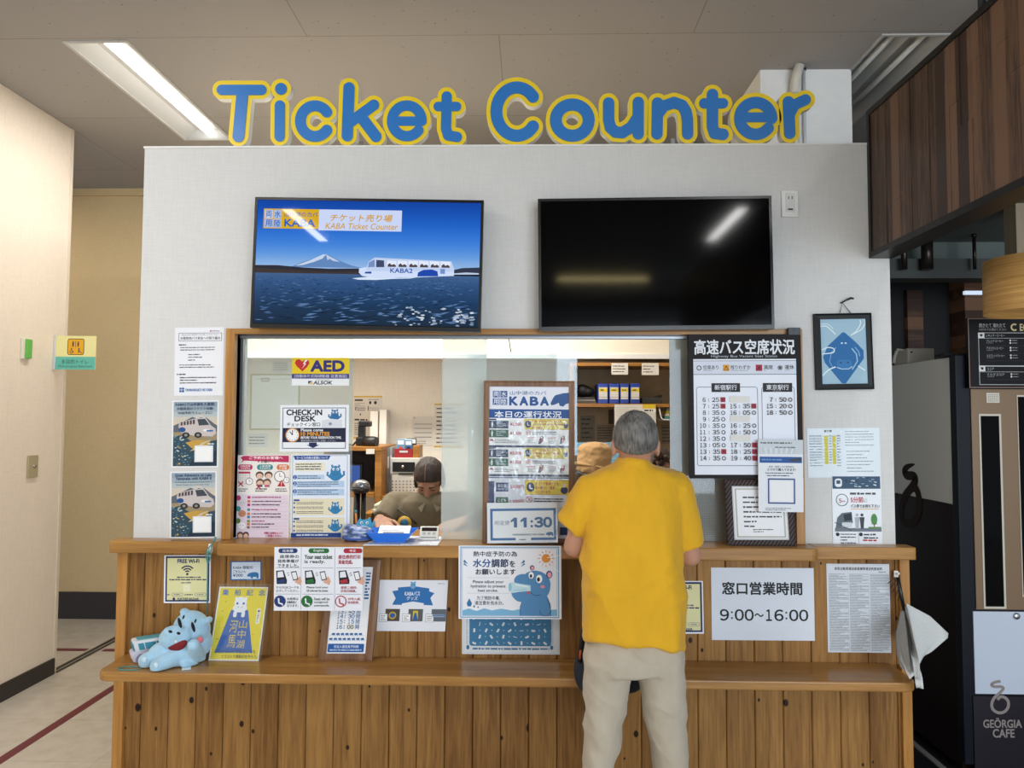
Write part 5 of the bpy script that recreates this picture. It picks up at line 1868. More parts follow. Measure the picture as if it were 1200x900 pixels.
# goods sheet
p = sheet('goods_sheet', 'white goods sheet with a blue ribbon and three photographs on the counter front', 'notice', ((445.2, 679.5), (525.2, 680), (441.4, 739.4)), YB, 397, 300, '#e2e5ee', shear=True)
p.poly([(76, 66), (110, 60), (108, 44), (200, 36), (290, 48), (292, 66), (322, 76), (300, 104), (318, 148), (262, 146), (264, 136), (200, 126), (136, 138), (138, 146), (80, 146), (98, 108)][::-1], '#2a6cae')
p.text('KABAバス', 150, 66, 238, 92, '#e2e9f4', .015); p.text('グッズ', 162, 96, 226, 118, '#e2e9f4', .015)
p.ell2(195, 32, 16, 20, '#6fa3cc'); p.ell2(184, 14, 5, 6, '#6fa3cc'); p.ell2(206, 14, 5, 6, '#6fa3cc'); p.ell2(189, 28, 3, 3, DK, 8); p.ell2(201, 28, 3, 3, DK, 8); p.rows(340, 14, 382, 26, 1, '#b4bac6', 3, .6)
for k, c in enumerate(('#4b473f', '#55585a', '#5b646e')):
    u = 44 + 134 * k
    p.rect(u, 170, u + 84, 242, c); p.rect(u - 34, 198, u + 14, 246, '#70747c'); p.rect(u - 32, 200, u + 12, 244, '#eceef2'); p.rows(u - 26, 206, u + 8, 240, 3, '#4c5058', k, .4)
p.ell2(86, 208, 22, 22, '#c9a63c'); p.ell2(86, 208, 16, 14, '#2a5ca0'); p.rect(204, 180, 234, 234, '#c9b83c'); p.poly([(214, 192), (224, 192), (234, 234), (204, 234)][::-1], '#2a5ca0'); p.rect(318, 200, 390, 216, '#8fa0b0'); p.rect(318, 204, 390, 209, '#2f66a8')
done(p)

# dotted blue sheet behind the hydration poster
p = sheet('patterned_sheet', 'blue sheet with a white scatter pattern below the hydration poster', 'sheet', ((541.5, 690), (655.6, 690.5), (540.4, 766.4)), YB, 760, 510, '#d5dae0')
p.frame(10, 0, 750, 500, 2, '#aab4bf'); p.rrect(58, 0, 696, 446, 22, '#39769f')
rg = random.Random(6)
for r in range(9):
    for k in range(7):
        u = 96 + k * 92 + 42 * (r % 2); v = 30 + r * 49
        if u > 670:
            continue
        a = rg.uniform(0, 3.14)
        d = Vector((math.cos(a), math.sin(a))) * 15
        p.layer = 0.0005
        p.line([(u - d.x, v - d.y), (u, v + 4), (u + d.x, v + d.y)], 15 if (r + k) % 5 else 5, '#d3dbe2')
        p.layer = 0.0005
        p.ell2(u + 46, v, 4, 4, '#bcd2e0', 6)
p.layer = 0.0007
p.rows(84, 452, 680, 482, 1, '#3f6f92', 3, .5, 1.0)
for u in (40, 704):
    p.rows(u - 6, 40, u + 8, 430, 30, '#6f94ac', u, .4); p.ell2(u + 10 * (1 if u < 100 else -1) * .6, 456, 12, 18, '#2f6f9e')
done(p)

# hydration poster
p = sheet('hydration_poster', 'large white hydration poster with a sun and a blue animal drinking, taped under the sill', 'poster', ((537.4, 639.4), (657.6, 639.6), (534.4, 725.2)), -0.1268, 800, 566, '#e3e6ee', 0.001)
p.frame(14, 8, 782, 556, 7, '#5b94bf'); p.frame(28, 20, 768, 542, 3, '#5b94bf')
p.poly([(32, 500), (80, 486), (140, 504), (200, 484), (260, 500), (330, 486), (420, 500), (520, 480), (640, 500), (764, 490), (764, 538), (32, 538)], '#77b0d4')
for u, v, s in ((84, 446, 26), (122, 470, 9), (152, 476, 7)):
    p.poly([(u, v - s * 1.5), (u - s * .8, v), (u - s * .5, v + s * .9), (u + s * .5, v + s * .9), (u + s * .8, v)], '#2f6f9e')
p.text('熱中症予防の為', 116, 44, 456, 84, '#1a2238', .02)
p.text('水分', 114, 104, 250, 166, '#1f5290', .03); p.text('調節', 258, 104, 388, 166, '#1b2a58', .03); p.text('を', 398, 118, 440, 164, '#1b2a44', .03)
p.text('お願いします', 134, 182, 444, 224, '#1a2238', .03)
for k in (-1, 1):
    u = 278 + 218 * k
    for i in range(2):
        p.poly([(u - k * 14, 142 + 22 * i), (u + k * 16, 106 + 26 * i), (u + k * 22, 128 + 18 * i)][::k], '#2f6f9e')
p.rect(70, 246, 400, 249, '#b9bfcc'); p.rect(70, 366, 400, 369, '#b9bfcc')
p.text('Please adjust your', 112, 268, 352, 296, '#2a3046', .02); p.text('hydration to prevent', 96, 302, 366, 330, '#2a3046', .02); p.text('heat stroke.', 152, 336, 306, 356, '#2a3046', .02)
p.text('为了预防中暑,', 142, 390, 322, 420, '#20263a', .01); p.text('请注意补充水分。', 126, 426, 350, 458, '#20263a', .01)
for k in range(12):
    a = k * math.pi / 6; p.line([(682 + 46 * math.cos(a), 98 + 46 * math.sin(a)), (682 + 64 * math.cos(a), 98 + 64 * math.sin(a))], 6, '#d97a4a')
p.ell2(682, 98, 34, 34, '#d58a32')
cB, cO = '#4f86b8', '#27476e'
p.poly([(480, 540), (478, 470), (500, 410), (540, 380), (690, 390), (715, 450), (720, 540)][::-1], cB)
p.line([(478, 540), (480, 470), (500, 412)], 4, cO); p.line([(718, 540), (712, 450)], 4, cO)
p.ell2(596, 300, 120, 108, cB, 30); p.ell2(490, 350, 80, 84, cB, 28); p.ell2(505, 268, 72, 50, cB, 24); p.ell2(625, 310, 90, 110, cB, 24)
p.ell2(574, 170, 18, 20, cO); p.ell2(576, 172, 11, 14, '#e59aa8'); p.ell2(706, 222, 24, 30, cO); p.ell2(708, 224, 16, 22, '#e59aa8')
p.ell2(566, 228, 20, 26, '#f2f4f6'); p.ell2(628, 256, 24, 32, '#f2f4f6'); p.ell2(564, 234, 10, 14, DK); p.ell2(622, 260, 12, 17, DK); p.ell2(655, 316, 17, 12, '#e08a9a')
p.poly([(395, 288), (420, 280), (470, 292), (560, 306), (562, 348), (470, 356), (420, 366), (396, 350)][::-1], '#bcdbe8'); p.ell2(402, 320, 13, 34, '#8fc0d6'); p.line([(440, 300), (540, 318)], 8, '#e8f4f8'); p.line([(430, 344), (530, 338)], 6, '#8fc0d6')
p.line([(560, 360), (590, 384), (640, 378)], 5, cO); p.poly([(530, 356), (556, 356), (552, 372), (532, 372)][::-1], '#c04a4a')
p.line([(690, 410), (712, 470), (690, 540)], 4, cO); p.ell2(672, 500, 42, 36, cB); p.ring(672, 500, 42, 4, cO, 20, 180, 360)
p.line([(590, 170), (640, 148), (690, 146), (740, 170), (780, 200)], 4, '#eef2f5'); p.line([(690, 92), (800, 72)], 5, '#f0f2f4')
done(p)

# sheet mostly hidden behind the man
p = sheet('grey_sheet', 'grey edge of a sheet mostly hidden behind the man in yellow', 'sheet', ((681.5, 679), (735, 679), (681.5, 752)), YB, 100, 140, '#aeb6bd')
p.rect(6, 6, 94, 134, '#b9c0c6'); p.rows(12, 14, 88, 128, 10, '#8a9098', 3, .3)
done(p)

# opening hours
p = sheet('opening_hours_notice', 'white opening hours notice reading 9:00 to 16:00 on the counter front', 'notice', ((833.2, 665.1), (953.4, 665.8), (834.6, 750)), YB, 480, 340, '#d8dfea')
p.text('窓口営業時間', 52, 68, 424, 126, '#14151a', .03)
p.text('9:00~16:00', 40, 196, 450, 248, '#14151a', .02)
done(p)

# three-column rules
p = sheet('rules_sheet', 'densely printed three-column rules sheet near the right end of the counter', 'notice', ((968.3, 660.5), (1042, 661), (969, 764.4)), YB, 295, 415, '#cdd3dc')
p.text('旅客自動車運送事業標準運送約款抜粋', 38, 16, 262, 30, '#2a2c32', .02); p.rows(244, 34, 282, 42, 1, '#555', 3, .5)
for k in range(3):
    p.rows(10 + 97 * k, 46, 100 + 96 * k, 408, 62, '#565b64', k, .42, 1.0)
    if k:
        p.line([(4 + 97 * k, 46), (4 + 97 * k, 408)], 1, '#9aa0aa')
done(p)

# ------------------------------------------------------------------ on the bench: plush hippo and plush bus
M_PLUSH = pmat('light_blue_plush', '#a3cbe4', rough=0.95, sheen=0.5, var=0.08, var_scale=30, bump=0.25, bump_scale=260)
M_PLUSHD = pmat('pale_blue_patch', '#c6dfee', rough=0.95, sheen=0.4, bump=0.2, bump_scale=260)
M_PRED = pmat('dark_red_felt', '#7d1f26', rough=0.9)
M_PINKF = pmat('pink_felt', '#c76a78', rough=0.9)


def hp(x, y, d):
    """zoom pixels to the bench scene, d = depth plane"""
    return at(130 + x / 5.4545, 630 + y / 5.4545, d)


S_ = 1 / 5.4545 * 2.8 / 850
ph = thing('plush_hippo', 'light blue plush hippo with open red mouth lying on the left end of the bench', 'plush toy', (hp(400, 800, -0.13).x, -0.13, BENCH))
mb = MB(M_PLUSH)
HD = -0.138
def el(x, y, d, rx, ry, rz, rot=0):
    mb.ell(hp(x, y, d), (rx * S_, ry * S_, rz * S_), rot=Matrix.Rotation(math.radians(-rot), 3, 'Y'), seg=24)
el(515, 590, HD + .02, 120, 100, 125, 10)        # skull
el(560, 660, HD + .03, 84, 84, 100, 20)
el(412, 636, HD - .035, 108, 58, 78, 14)       # muzzle
el(372, 606, HD - .05, 40, 30, 36)
el(438, 618, HD - .05, 40, 30, 36)
el(440, 706, HD - .03, 84, 30, 50, 8)          # lower jaw
el(440, 745, HD - .01, 130, 90, 92, 18)        # belly
el(330, 740, HD - .02, 92, 80, 74, 10)
el(520, 770, HD + .03, 86, 80, 74, 10)
mb.cap(hp(320, 760, HD - .03), hp(225, 785, HD - .055), 52 * S_, 48 * S_)   # far foot
mb.cap(hp(400, 770, HD - .05), hp(298, 818, HD - .085), 52 * S_, 46 * S_)  # near foot
mb.cap(hp(545, 745, HD - .02), hp(530, 688, HD - .07), 44 * S_, 40 * S_)    # raised arm
mb.cap(hp(520, 790, HD - .02), hp(470, 805, HD - .05), 40 * S_, 28 * S_)
for x, y in ((470, 474), (622, 528)):
    el(x, y, HD + .01, 27, 36, 22, 24 if x > 500 else -24)
body = mb.build('body', ph)
melt(body, 0.004, 3, 0.5)
lowest = min(v.co.z for v in body.data.vertices)
for v in body.data.vertices:
    z = v.co.z
    if z < 0.004:
        v.co.z = 0.0008 + (z - lowest) * 0.08
mb = MB(M_PRED)
el2 = lambda x, y, d, rx, ry, rz, rot=0, m=None: (m or mb).ell(hp(x, y, d), (rx * S_, ry * S_, rz * S_), rot=Matrix.Rotation(math.radians(-rot), 3, 'Y'), seg=16)
el2(420, 676, HD - .052, 68, 24, 48, 8); mb.build('mouth', ph)
for x, y in ((440, 545), (526, 572)):
    mb = MB(pmat('black_felt', '#15151a', rough=0.8)); el2(x, y, HD - .062 + (.006 if x > 500 else .0), 8, 15, 34, 18); mb.build('eye', ph)
for x, y in ((380, 601), (432, 612)):
    mb = MB(MATS['black_felt']); el2(x, y, HD - .088, 13, 8, 8, -20); mb.build('nostril', ph)
for x, y in ((464, 508), (540, 533)):
    mb = MB(MATS['black_felt']); el2(x, y, HD - .064 + (.012 if x > 500 else 0), 6, 4, 14, -20); mb.build('eyebrow', ph)
mb = MB(M_PINKF); el2(568, 655, HD - .062, 24, 10, 20, 10); mb.build('cheek', ph)
mb = MB(pmat('white_felt', '#e3e6e8', rough=0.9)); el2(415, 664, HD - .108, 8, 6, 9, 0); mb.build('tooth', ph)
for x, y, d in ((212, 780, HD - .095), (288, 815, HD - .127)):
    mb = MB(M_PLUSHD); el2(x, y, d, 16, 8, 18); mb.build('foot_patch', ph)
mb = MB(M_PLUSHD)
q = hp(490, 825, HD - .06)
mb.box((q.x - 0.02, q.y - 0.02, BENCH + 0.001), (q.x + 0.012, q.y + 0.02, BENCH + 0.003), rot=Matrix.Rotation(.4, 3, 'Z')); mb.build('cloth_tag', ph)
# teal cord on the bench, fixed at the hippo's foot
mb = MB(pmat('teal_cord', '#4b8f8c', rough=0.8))
c = atz(152, 784, BENCH)
pts = [Vector((c.x + 0.045 * math.cos(a), c.y + 0.02 * math.sin(a), BENCH + 0.0025)) for a in np.linspace(0.4, 2 * math.pi - 0.5, 22)]
mb.tube(pts, 0.0022, n=8); mb.build('cord_loop', ph)

pb = thing('plush_bus', 'small plush bus in pale lilac with teal windows left of the plush hippo', 'plush toy', (hp(225, 790, -0.1).x, -0.1, BENCH))
# oriented box: front face toward lower left
C0 = atz(159, 775, BENCH); dirv = Vector((0.80, 0.60, 0)).normalized(); sidev = Vector((0.60, -0.80, 0)).normalized()
def pbp(l, s, z): return C0 + dirv * l + sidev * s + Vector((0, 0, z - 0.0))
def rbox3(mb, l0, l1, s0, s1, z0, z1, r=0.008):
    bm = bmesh.new(); bmesh.ops.create_cube(bm, size=1)
    for v in bm.verts:
        v.co = Vector(((l0 + l1) / 2 + v.co.x * (l1 - l0), (s0 + s1) / 2 + v.co.y * (s1 - s0), (z0 + z1) / 2 + v.co.z * (z1 - z0)))
    bmesh.ops.bevel(bm, geom=bm.edges[:], offset=r, segments=3, affect='EDGES', profile=.5)
    for v in bm.verts:
        w = v.co.copy(); v.co = pbp(w.x - 0.25 * (w.z - .0) * (1 if w.x < 0.05 else 0), w.y, w.z); v.co.z = BENCH + 0.0008 + w.z
    mb.bm(bm, True)
mb = MB(pmat('lilac_plush', '#c7c3d6', rough=0.95, sheen=.4, bump=.2, bump_scale=250)); rbox3(mb, -0.012, 0.095, -0.036, 0.036, 0, 0.045, .012); mb.build('body', pb)
mb = MB(pmat('white_plush', '#d7dadf', rough=0.95, sheen=.4)); rbox3(mb, 0.004, 0.095, -0.034, 0.034, 0.038, 0.086, .010); cab = mb.build('cabin', pb)
mb = MB(pmat('teal_felt', '#3f8ea6', rough=0.9)); rbox3(mb, 0.0005, 0.006, -0.028, 0.028, 0.046, 0.076, .002); mb.build('windscreen', cab)
for k in range(3):
    mb = MB(MATS['teal_felt']); rbox3(mb, 0.02 + k * .024, 0.04 + k * .024, 0.0335, 0.0365, 0.05, 0.076, .0012); mb.build('side_window', cab)
mb = MB(pmat('teal_roof_plush', '#5fa3ae', rough=0.9)); rbox3(mb, 0.022, 0.09, -0.026, 0.026, 0.083, 0.0885, .003); mb.build('roof_patch', cab)
for l in (0.012, 0.075):
    mb = MB(pmat('lilac_dark', '#8f8aa6', rough=0.9))
    w = pbp(l, 0.031, 0); mb.lathe([(0.016, 0), (0.018, 0.004), (0.016, 0.009)], (w.x, w.y, BENCH + 0.0185), axis=sidev, n=18); mb.build('wheel', pb)

# cord hanging from a white hook on the sill corner
hkx = at(245, 640, -0.10)
mb = MB(M_WHITEP).box((hkx.x - 0.008, -0.0905, 1.012), (hkx.x + 0.008, -0.0802, 1.045), 0.002)
mb.tube([(hkx.x, -0.088, 1.02), (hkx.x, -0.104, 1.016), (hkx.x, -0.106, 1.028)], 0.003, n=8)
tag(mb.build('adhesive_hook'), 'white adhesive hook on the sill edge above the yellow wireless notice', 'hook')
mb = MB(MATS['teal_cord'])
e = at(243, 719, -0.055)
a0 = at(253, 634, -0.098)
mb.tube([(hkx.x + .02, -0.0995, 1.058), (hkx.x + 0.012, -0.104, 1.045), (hkx.x + 0.002, -0.1065, 1.0335), (hkx.x - 0.004, -0.1, 0.98), (e.x + 0.004, -0.07, 0.86), (e.x, -0.055, e.z), ], 0.0026, n=8)
mb.tube([(hkx.x, -0.1065, 1.0335), (hkx.x - 0.010, -0.104, 1.0), (hkx.x - 0.005, -0.098, 0.97)], 0.0024, n=8)
mb.tube([(hkx.x + .012, -0.104, 1.045), (hkx.x + 0.008, -0.1, 1.0), (hkx.x - 0.002, -0.096, 0.97)], 0.0024, n=8)
mb.tube([(hkx.x + .02, -0.0995, 1.058), (hkx.x + .024, -0.098, 1.075)], [0.005, 0.004], n=8)
tag(mb.build('teal_string'), 'teal cord looped over the white hook and hanging down behind the plush hippo', 'cord')

# papers hanging at the right end of the counter
hx = at(1051, 676, -0.06)
nb = thing('hanging_papers', 'bunch of newspapers hanging by a black strap at the right end of the counter', 'newspapers', (hx.x, -0.06, 0.60))
NP = pmat('newsprint', '#c9cbca', rough=0.8, var=0.06, var_scale=60, stretch=(1, 1, 6))
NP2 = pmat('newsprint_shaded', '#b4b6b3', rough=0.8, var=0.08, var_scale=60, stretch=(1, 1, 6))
def leaf(px, ys, mat, name='paper_sheet', ripple=0.006, th=0.0012, seed=0):
    """px: outline in photo pixels (ordered), ys: depth at each corner; meshed as a fan strip with ripples"""
    n = len(px) // 2
    L_ = [at(px[i][0], px[i][1], ys[i]) for i in range(n)]
    R_ = [at(px[-1 - i][0], px[-1 - i][1], ys[-1 - i]) for i in range(n)]
    mb = MB(mat)
    rows = []
    K, U = 6, 9
    for i in range(n - 1):
        for k in range(K + (1 if i == n - 2 else 0)):
            t_ = k / K
            a = L_[i].lerp(L_[i + 1], t_); b = R_[i].lerp(R_[i + 1], t_)
            rows.append([a.lerp(b, u / U) + Vector((0, ripple * math.sin(u / U * 7 + seed + i * .5) * (i + t_) / n, 0)) for u in range(U + 1)])
    vs = [q for r in rows for q in r] + [q + Vector((0, th, 0)) for r in rows for q in r]
    W = U + 1; H = len(rows); fs = []
    for r in range(H - 1):
        for u in range(U):
            fs.append((r * W + u, (r + 1) * W + u, (r + 1) * W + u + 1, r * W + u + 1)); o_ = W * H
            fs.append((o_ + r * W + u, o_ + r * W + u + 1, o_ + (r + 1) * W + u + 1, o_ + (r + 1) * W + u))
    for r in range(H - 1):
        for u in (0, U):
            fs.append((r * W + u, (r + 1) * W + u, W * H + (r + 1) * W + u, W * H + r * W + u))
    for u in range(U):
        for r in (0, H - 1):
            fs.append((r * W + u, r * W + u + 1, W * H + r * W + u + 1, W * H + r * W + u))
    mb.add(vs, fs, True)
    return fix_normals(mb.build(name, nb))
leaf([(1056, 714), (1050, 742), (1051, 766), (1056, 782), (1068, 794), (1066, 772), (1063, 742), (1059, 714)], [-.062, -.075, -.16, -.26, -.30, -.30, -.2, -.08, ][:8], NP2, seed=1)
leaf([(1059, 712), (1054, 740), (1056, 774), (1066, 796), (1073, 790), (1066, 736), ], [-.07, -.09, -.25, -.31, -.31, -.12], NP, seed=2)
leaf([(1062, 707), (1068, 740), (1073, 772), (1074, 780), (1092, 762), (1110, 747), (1111, 742), (1090, 722)], [-.075, -.08, -.09, -.09, -.06, -.05, -.05, -.06], NP, seed=3, ripple=.01)
leaf([(1060, 710), (1063, 742), (1068, 770), (1073, 806), (1082, 807), (1081, 795), (1074, 770), (1066, 722)], [-.08, -.09, -.28, -.30, -.30, -.29, -.27, -.1], NP, seed=4)
leaf([(1060, 709), (1065, 748), (1069, 772), (1072, 795), (1079, 797), (1078, 778), (1071, 748), (1063, 712)], [-.083, -.095, -.285, -.31, -.31, -.295, -.28, -.1], NP2, seed=5)
mb = MB(M_BLACKP)
e = at(1060, 716, -0.08)
mb.tube([(hx.x, -0.066, hx.z), (hx.x + .006, -0.075, hx.z - .06), (e.x, -0.078, e.z)], [0.007, 0.008, 0.006], n=10)
for s in range(5):
    a = hx + Vector((-0.01 + s * .004, -0.01, -0.004 - .008 * s))
    b = at(1040 + 3 * s, 684 + 5 * s, -0.07)
    mb.tube([a, a.lerp(b, .5) + Vector((0, -0.01, 0.008)), b], 0.0013, n=6)
mb.build('black_strap', nb)
mb = MB(M_WHITEP).tube([(hx.x + .002, -0.0465, hx.z + .012), (hx.x + .002, -0.066, hx.z + .01), (hx.x + .002, -0.072, hx.z + .018)], 0.004, n=10)
mb.box((hx.x - 0.006, -0.053, hx.z - .004), (hx.x + .01, -0.0465, hx.z + .022), 0.002)
mb.build('white_hook', nb)
# ------------------------------------------------------------------ office behind the window
YW = 1.749


def wall_sheet(name, lab, x0, y0, x1, y1, y, cat='notice', col='#dcd6cc', n=8, seed=1, tops=None, group=None, ink_c='#5b554e', bands=True):
    p = sheet(name, lab, cat, ((x0, y0), (x1, y0), (x0, y1)), y, 100, None, col, group=group)
    if tops:
        p.rect(0, 0, 100, 5, tops); p.rect(0, p.ch - 5, 100, p.ch, tops)
    if n:
        p.rows(8, 10, 92, p.ch - 10, n, ink_c, seed, .38)
    return done(p)


p = sheet('whiteboard', 'wall whiteboard with greenish frame seen through the left pane', 'whiteboard', ((293.5, 438), (352, 438), (293, 504)), YW, 100, None, '#f3f7f5', 0.012)
p.frame(0, 0, 100, p.ch, 3.5, '#b7b48a'); p.rect(22, 8, 38, 16, '#9aa09c'); p.rect(24, 9.5, 36, 14.5, '#dfe3e0'); p.rows(12, 9, 90, 12, 1, '#a8aca8', 2, .4)
done(p)
wall_sheet('notice_paper', 'lined notice on the office wall above the whiteboard, behind the AED sticker', 319, 420, 341, 437, YW, n=7, seed=3, group='papers on the office wall')
wall_sheet('notice_paper', 'small pale notice on the office wall below the whiteboard', 290, 508, 314, 524, YW, n=3, seed=4, col='#d5d8d6', group='papers on the office wall')
p = sheet('procedure_chart', 'black and white chart with yellow edges on the office wall behind the camera', 'notice', ((414.5, 464), (448, 464), (413.5, 514)), YW, 100, 152, '#ddd5c9')
p.rect(0, 0, 100, 5, '#d8b13a'); p.rect(0, 145, 100, 152, '#d8b13a')
p.rows(4, 10, 40, 20, 1, DK, 1, .8); p.rows(4, 24, 44, 44, 4, GREY, 2, .35); p.rows(52, 10, 92, 16, 1, GREY, 3); p.ell2(58, 24, 4, 6, DK); p.ell2(76, 24, 5, 6, DK)
p.rect(6, 40, 9, 52, DK); p.rect(50, 36, 53, 52, DK); p.rows(12, 42, 46, 54, 2, DK, 4); p.rows(56, 40, 96, 54, 4, GREY, 5, .35)
p.rows(4, 80, 60, 90, 1, DK, 6, .7); p.rows(4, 94, 40, 140, 6, GREY, 7, .5); p.ell2(24, 66, 2, 4, DK)
done(p)
p = sheet('lined_notice', 'white notice with dark bars on the office wall above the clerk', 'notice', ((483, 488), (508.5, 488), (483, 522.5)), YW, 100, 136, '#dcd6cc', 0.004)
for k in range(4):
    p.rect(10, 34 + 20 * k, 90, 37 + 20 * k, '#6f6a6c')
p.rect(8, 4, 12, 9, DK); p.rows(12, 110, 70, 130, 2, '#8c867f', 3, .4)
done(p)
wall_sheet('laminated_notice', 'framed notice with yellow top and bottom edges on the office wall behind the milky pane', 509, 473, 541, 524, YW, n=9, seed=5, tops='#d8b13a')

M_ORANGE = wood_mat('orange_office_wood', '#8a5a24', '#b27c38', axis='X', scale=0.8, rough=0.4)
def pbox(mb, x0, y0, x1, y1, d, depth, bev=0.0):
    """box whose front face covers the photo rectangle at depth plane d"""
    a, b = at(x0, y0, d), at(x1, y1, d)
    mb.box((a.x, d, b.z), (b.x, d + depth, a.z), bev)
    return a, b


# hutch with a camera
h = thing('desk_hutch', 'orange wooden desk hutch at the back left of the office', 'shelf', (at(425, 582, 1.15).x, 1.3, at(425, 640, 1.15).z))
zf = 0.0
a, b = at(380, 523, 1.15), at(447, 582, 1.15)
MB(M_ORANGE).box((a.x, 1.13, a.z - 0.024), (b.x, 1.6, a.z), 0.002).build('top_board', h)
p0, p1 = at(440, 528, 1.15), at(447, 582, 1.15)
MB(M_ORANGE).box((p0.x, 1.14, 0.0), (p1.x, 1.6, a.z - 0.0245), 0.002).build('side_panel', h)
MB(M_ORANGE).box((a.x, 1.14, 0.0), (a.x + .03, 1.6, a.z - 0.0245), 0.002).build('side_panel', h)
s0 = at(430, 577, 1.15)
MB(M_ORANGE).box((a.x + .0305, 1.13, s0.z - 0.026), (p0.x - .0005, 1.6, s0.z), 0.002).build('shelf_board', h)
MB(pmat('brown_back_panel', '#4a3a2c', rough=0.6)).box((a.x + .0305, 1.585, s0.z + .0005), (p0.x - 0.0005, 1.598, a.z - 0.025)).build('back_panel', h)
HT = a.z
q = at(434, 527, 1.13)
tag(Print(at(429, 526, 1.128), at(439, 526, 1.128), at(429, 532, 1.128), 10, 7, ink('#d8d0c4'), .001).build('price_tag'), 'white tag on the front edge of the wooden hutch', 'tag')
# camera
c0 = at(424, 516, 1.25)
cm = thing('camera', 'black camera with a flash on top standing on the wooden hutch', 'camera', (c0.x, 1.25, HT))
M_CAM = pmat('camera_black', '#121213', rough=0.4)
W1 = at(418, 512, 1.25).x; W2 = at(434, 512, 1.25).x
MB(M_CAM).box((W1, 1.22, HT + .0008), (W2, 1.29, at(418, 512, 1.25).z), 0.008).build('camera_body', cm)
e = at(442, 518, 1.22)
MB(M_CAM).tube([(W2 - .03, 1.23, e.z + .0), (e.x - .02, 1.21, e.z), (e.x, 1.205, e.z)], [.033, .034, .03], n=20).build('lens', cm)
zt = at(424, 512, 1.25).z
f0, f1 = at(420, 499, 1.25), at(429, 508, 1.25)
MB(M_CAM).box((f0.x, 1.235, zt - .004), (f1.x - .006, 1.275, f0.z), 0.006).build('flash_foot', cm)
f2 = at(435, 495, 1.25)
MB(M_CAM).box((f0.x + .006, 1.22, f2.z - .025), (f2.x, 1.28, f2.z + .008), 0.006).build('flash_head', cm)
s1 = at(411, 521, 1.24)
MB(M_CAM).tube([(W1 + .004, 1.245, zt - .02), ((W1 + s1.x) / 2, 1.22, zt - .05), (s1.x, 1.2, HT + .010)], .005, n=8).build('strap', cm)
# white standing boxes
for x0, y0, x1, lab in ((433.5, 482, 443, 'left one of the two tall white boxes behind the camera'), (444.5, 480, 453, 'right one of the two tall white boxes behind the camera')):
    mb = MB(pmat('white_box', '#d9d3ca', rough=0.5))
    a, b = at(x0, y0, 1.62), at(x1, y0, 1.62)
    mb.box((a.x, 1.62, HT - .05), (b.x, 1.73, a.z), 0.004)
    mb.box((a.x + .004, 1.6185, HT - .04), (b.x - .004, 1.6198, a.z - .1))
    tag(mb.build('white_storage_box'), lab, 'box', 'tall white boxes behind the camera')
# monitor inside the hutch
mn = thing('desk_monitor', 'small dark monitor with blue screen inside the wooden hutch', 'monitor', (at(414, 565, 1.3).x, 1.3, s0.z))
m0, m1 = at(400, 543, 1.3), at(424, 563, 1.3)
MB(M_BLACKP).box((m0.x, 1.3, s0.z + .03), (m1.x, 1.33, m0.z), .003).build('bezel', mn)
MB(glow('#4f74c8', .5)).box((m0.x + .01, 1.297, s0.z + .045), (m1.x - .012, 1.2995, m0.z - .012)).build('screen', mn)
MB(M_BLACKP).box(((m0.x + m1.x) / 2 - .05, 1.29, s0.z + .0005), ((m0.x + m1.x) / 2 + .05, 1.36, s0.z + .008)).box(((m0.x + m1.x) / 2 - .015, 1.331, s0.z + .007), ((m0.x + m1.x) / 2 + .015, 1.345, s0.z + .1)).build('stand', mn)
# hand scanner on a stand, near the window
sc = thing('scanner_stand', 'black stand with a shiny round scanner head behind the left pane', 'scanner', (at(423, 600, .42).x, .42, LEDGE - .28))
e = at(423, 569, .42)
MB(pmat('silver_dome', '#8d8f92', rough=.18, metal=.9)).lathe([(.002, .028), (.02, .026), (.036, .015), (.041, 0), (.041, -.008)], (e.x, .42, e.z), n=28).build('dome', sc)
MB(M_BLACKP).lathe([(.043, -.008), (.044, -.02), (.036, -.032), (.02, -.036)], (e.x, .42, e.z), n=28).build('head', sc)
mb = MB(M_BLACKP)
mb.tube([(e.x - .02, .43, e.z - .03), (e.x - .022, .43, LEDGE - .27)], .016, n=12).build('column', sc)
MB(M_BLACKP).tube([(e.x + .012, .43, e.z - .03), (e.x + .006, .43, LEDGE - .27)], .012, n=12).build('handle', sc)
MB(M_BLACKP).lathe([(.05, 0), (.05, .012), (.03, .02)], (e.x - .01, .44, LEDGE - .28), n=24).build('base', sc)
# desk behind the sill
dk = thing('office_desk', 'office desk behind the sill carrying the devices', 'desk', (0, .45, 0))
MB(M_ORANGE).box((OX0 + .02, .312, LEDGE - .305), (.2, .56, LEDGE - .281)).build('desk_top', dk)
for xx in (OX0 + .04, .15):
    for yy in (.33, .52):
        MB(M_GREYP).box((xx, yy, 0), (xx + .03, yy + .03, LEDGE - .306)).build('leg', dk)
# pencil with a teal end
e0, e1 = at(417, 598, .345), at(419.5, 614, .345)
mb = MB(pmat('orange_pencil', '#c47a35', rough=.4)).tube([e1 + Vector((0, 0, -.09)), e0 + Vector((0, 0, -.012))], .0045, n=8)
mb.use(pmat('teal_end', '#3f8ea0', rough=.5)).tube([e0 + Vector((0, 0, -.0115)), e0], .0055, n=8)
mb.use(M_BLACKP).lathe([(.02, 0), (.022, .05), (.019, .05), (.017, .004)], (e1.x, .345, LEDGE - .28), n=16)
tag(mb.build('pencil_pot'), 'orange pencil with a teal end standing in a dark cup by the left pane', 'pencil')
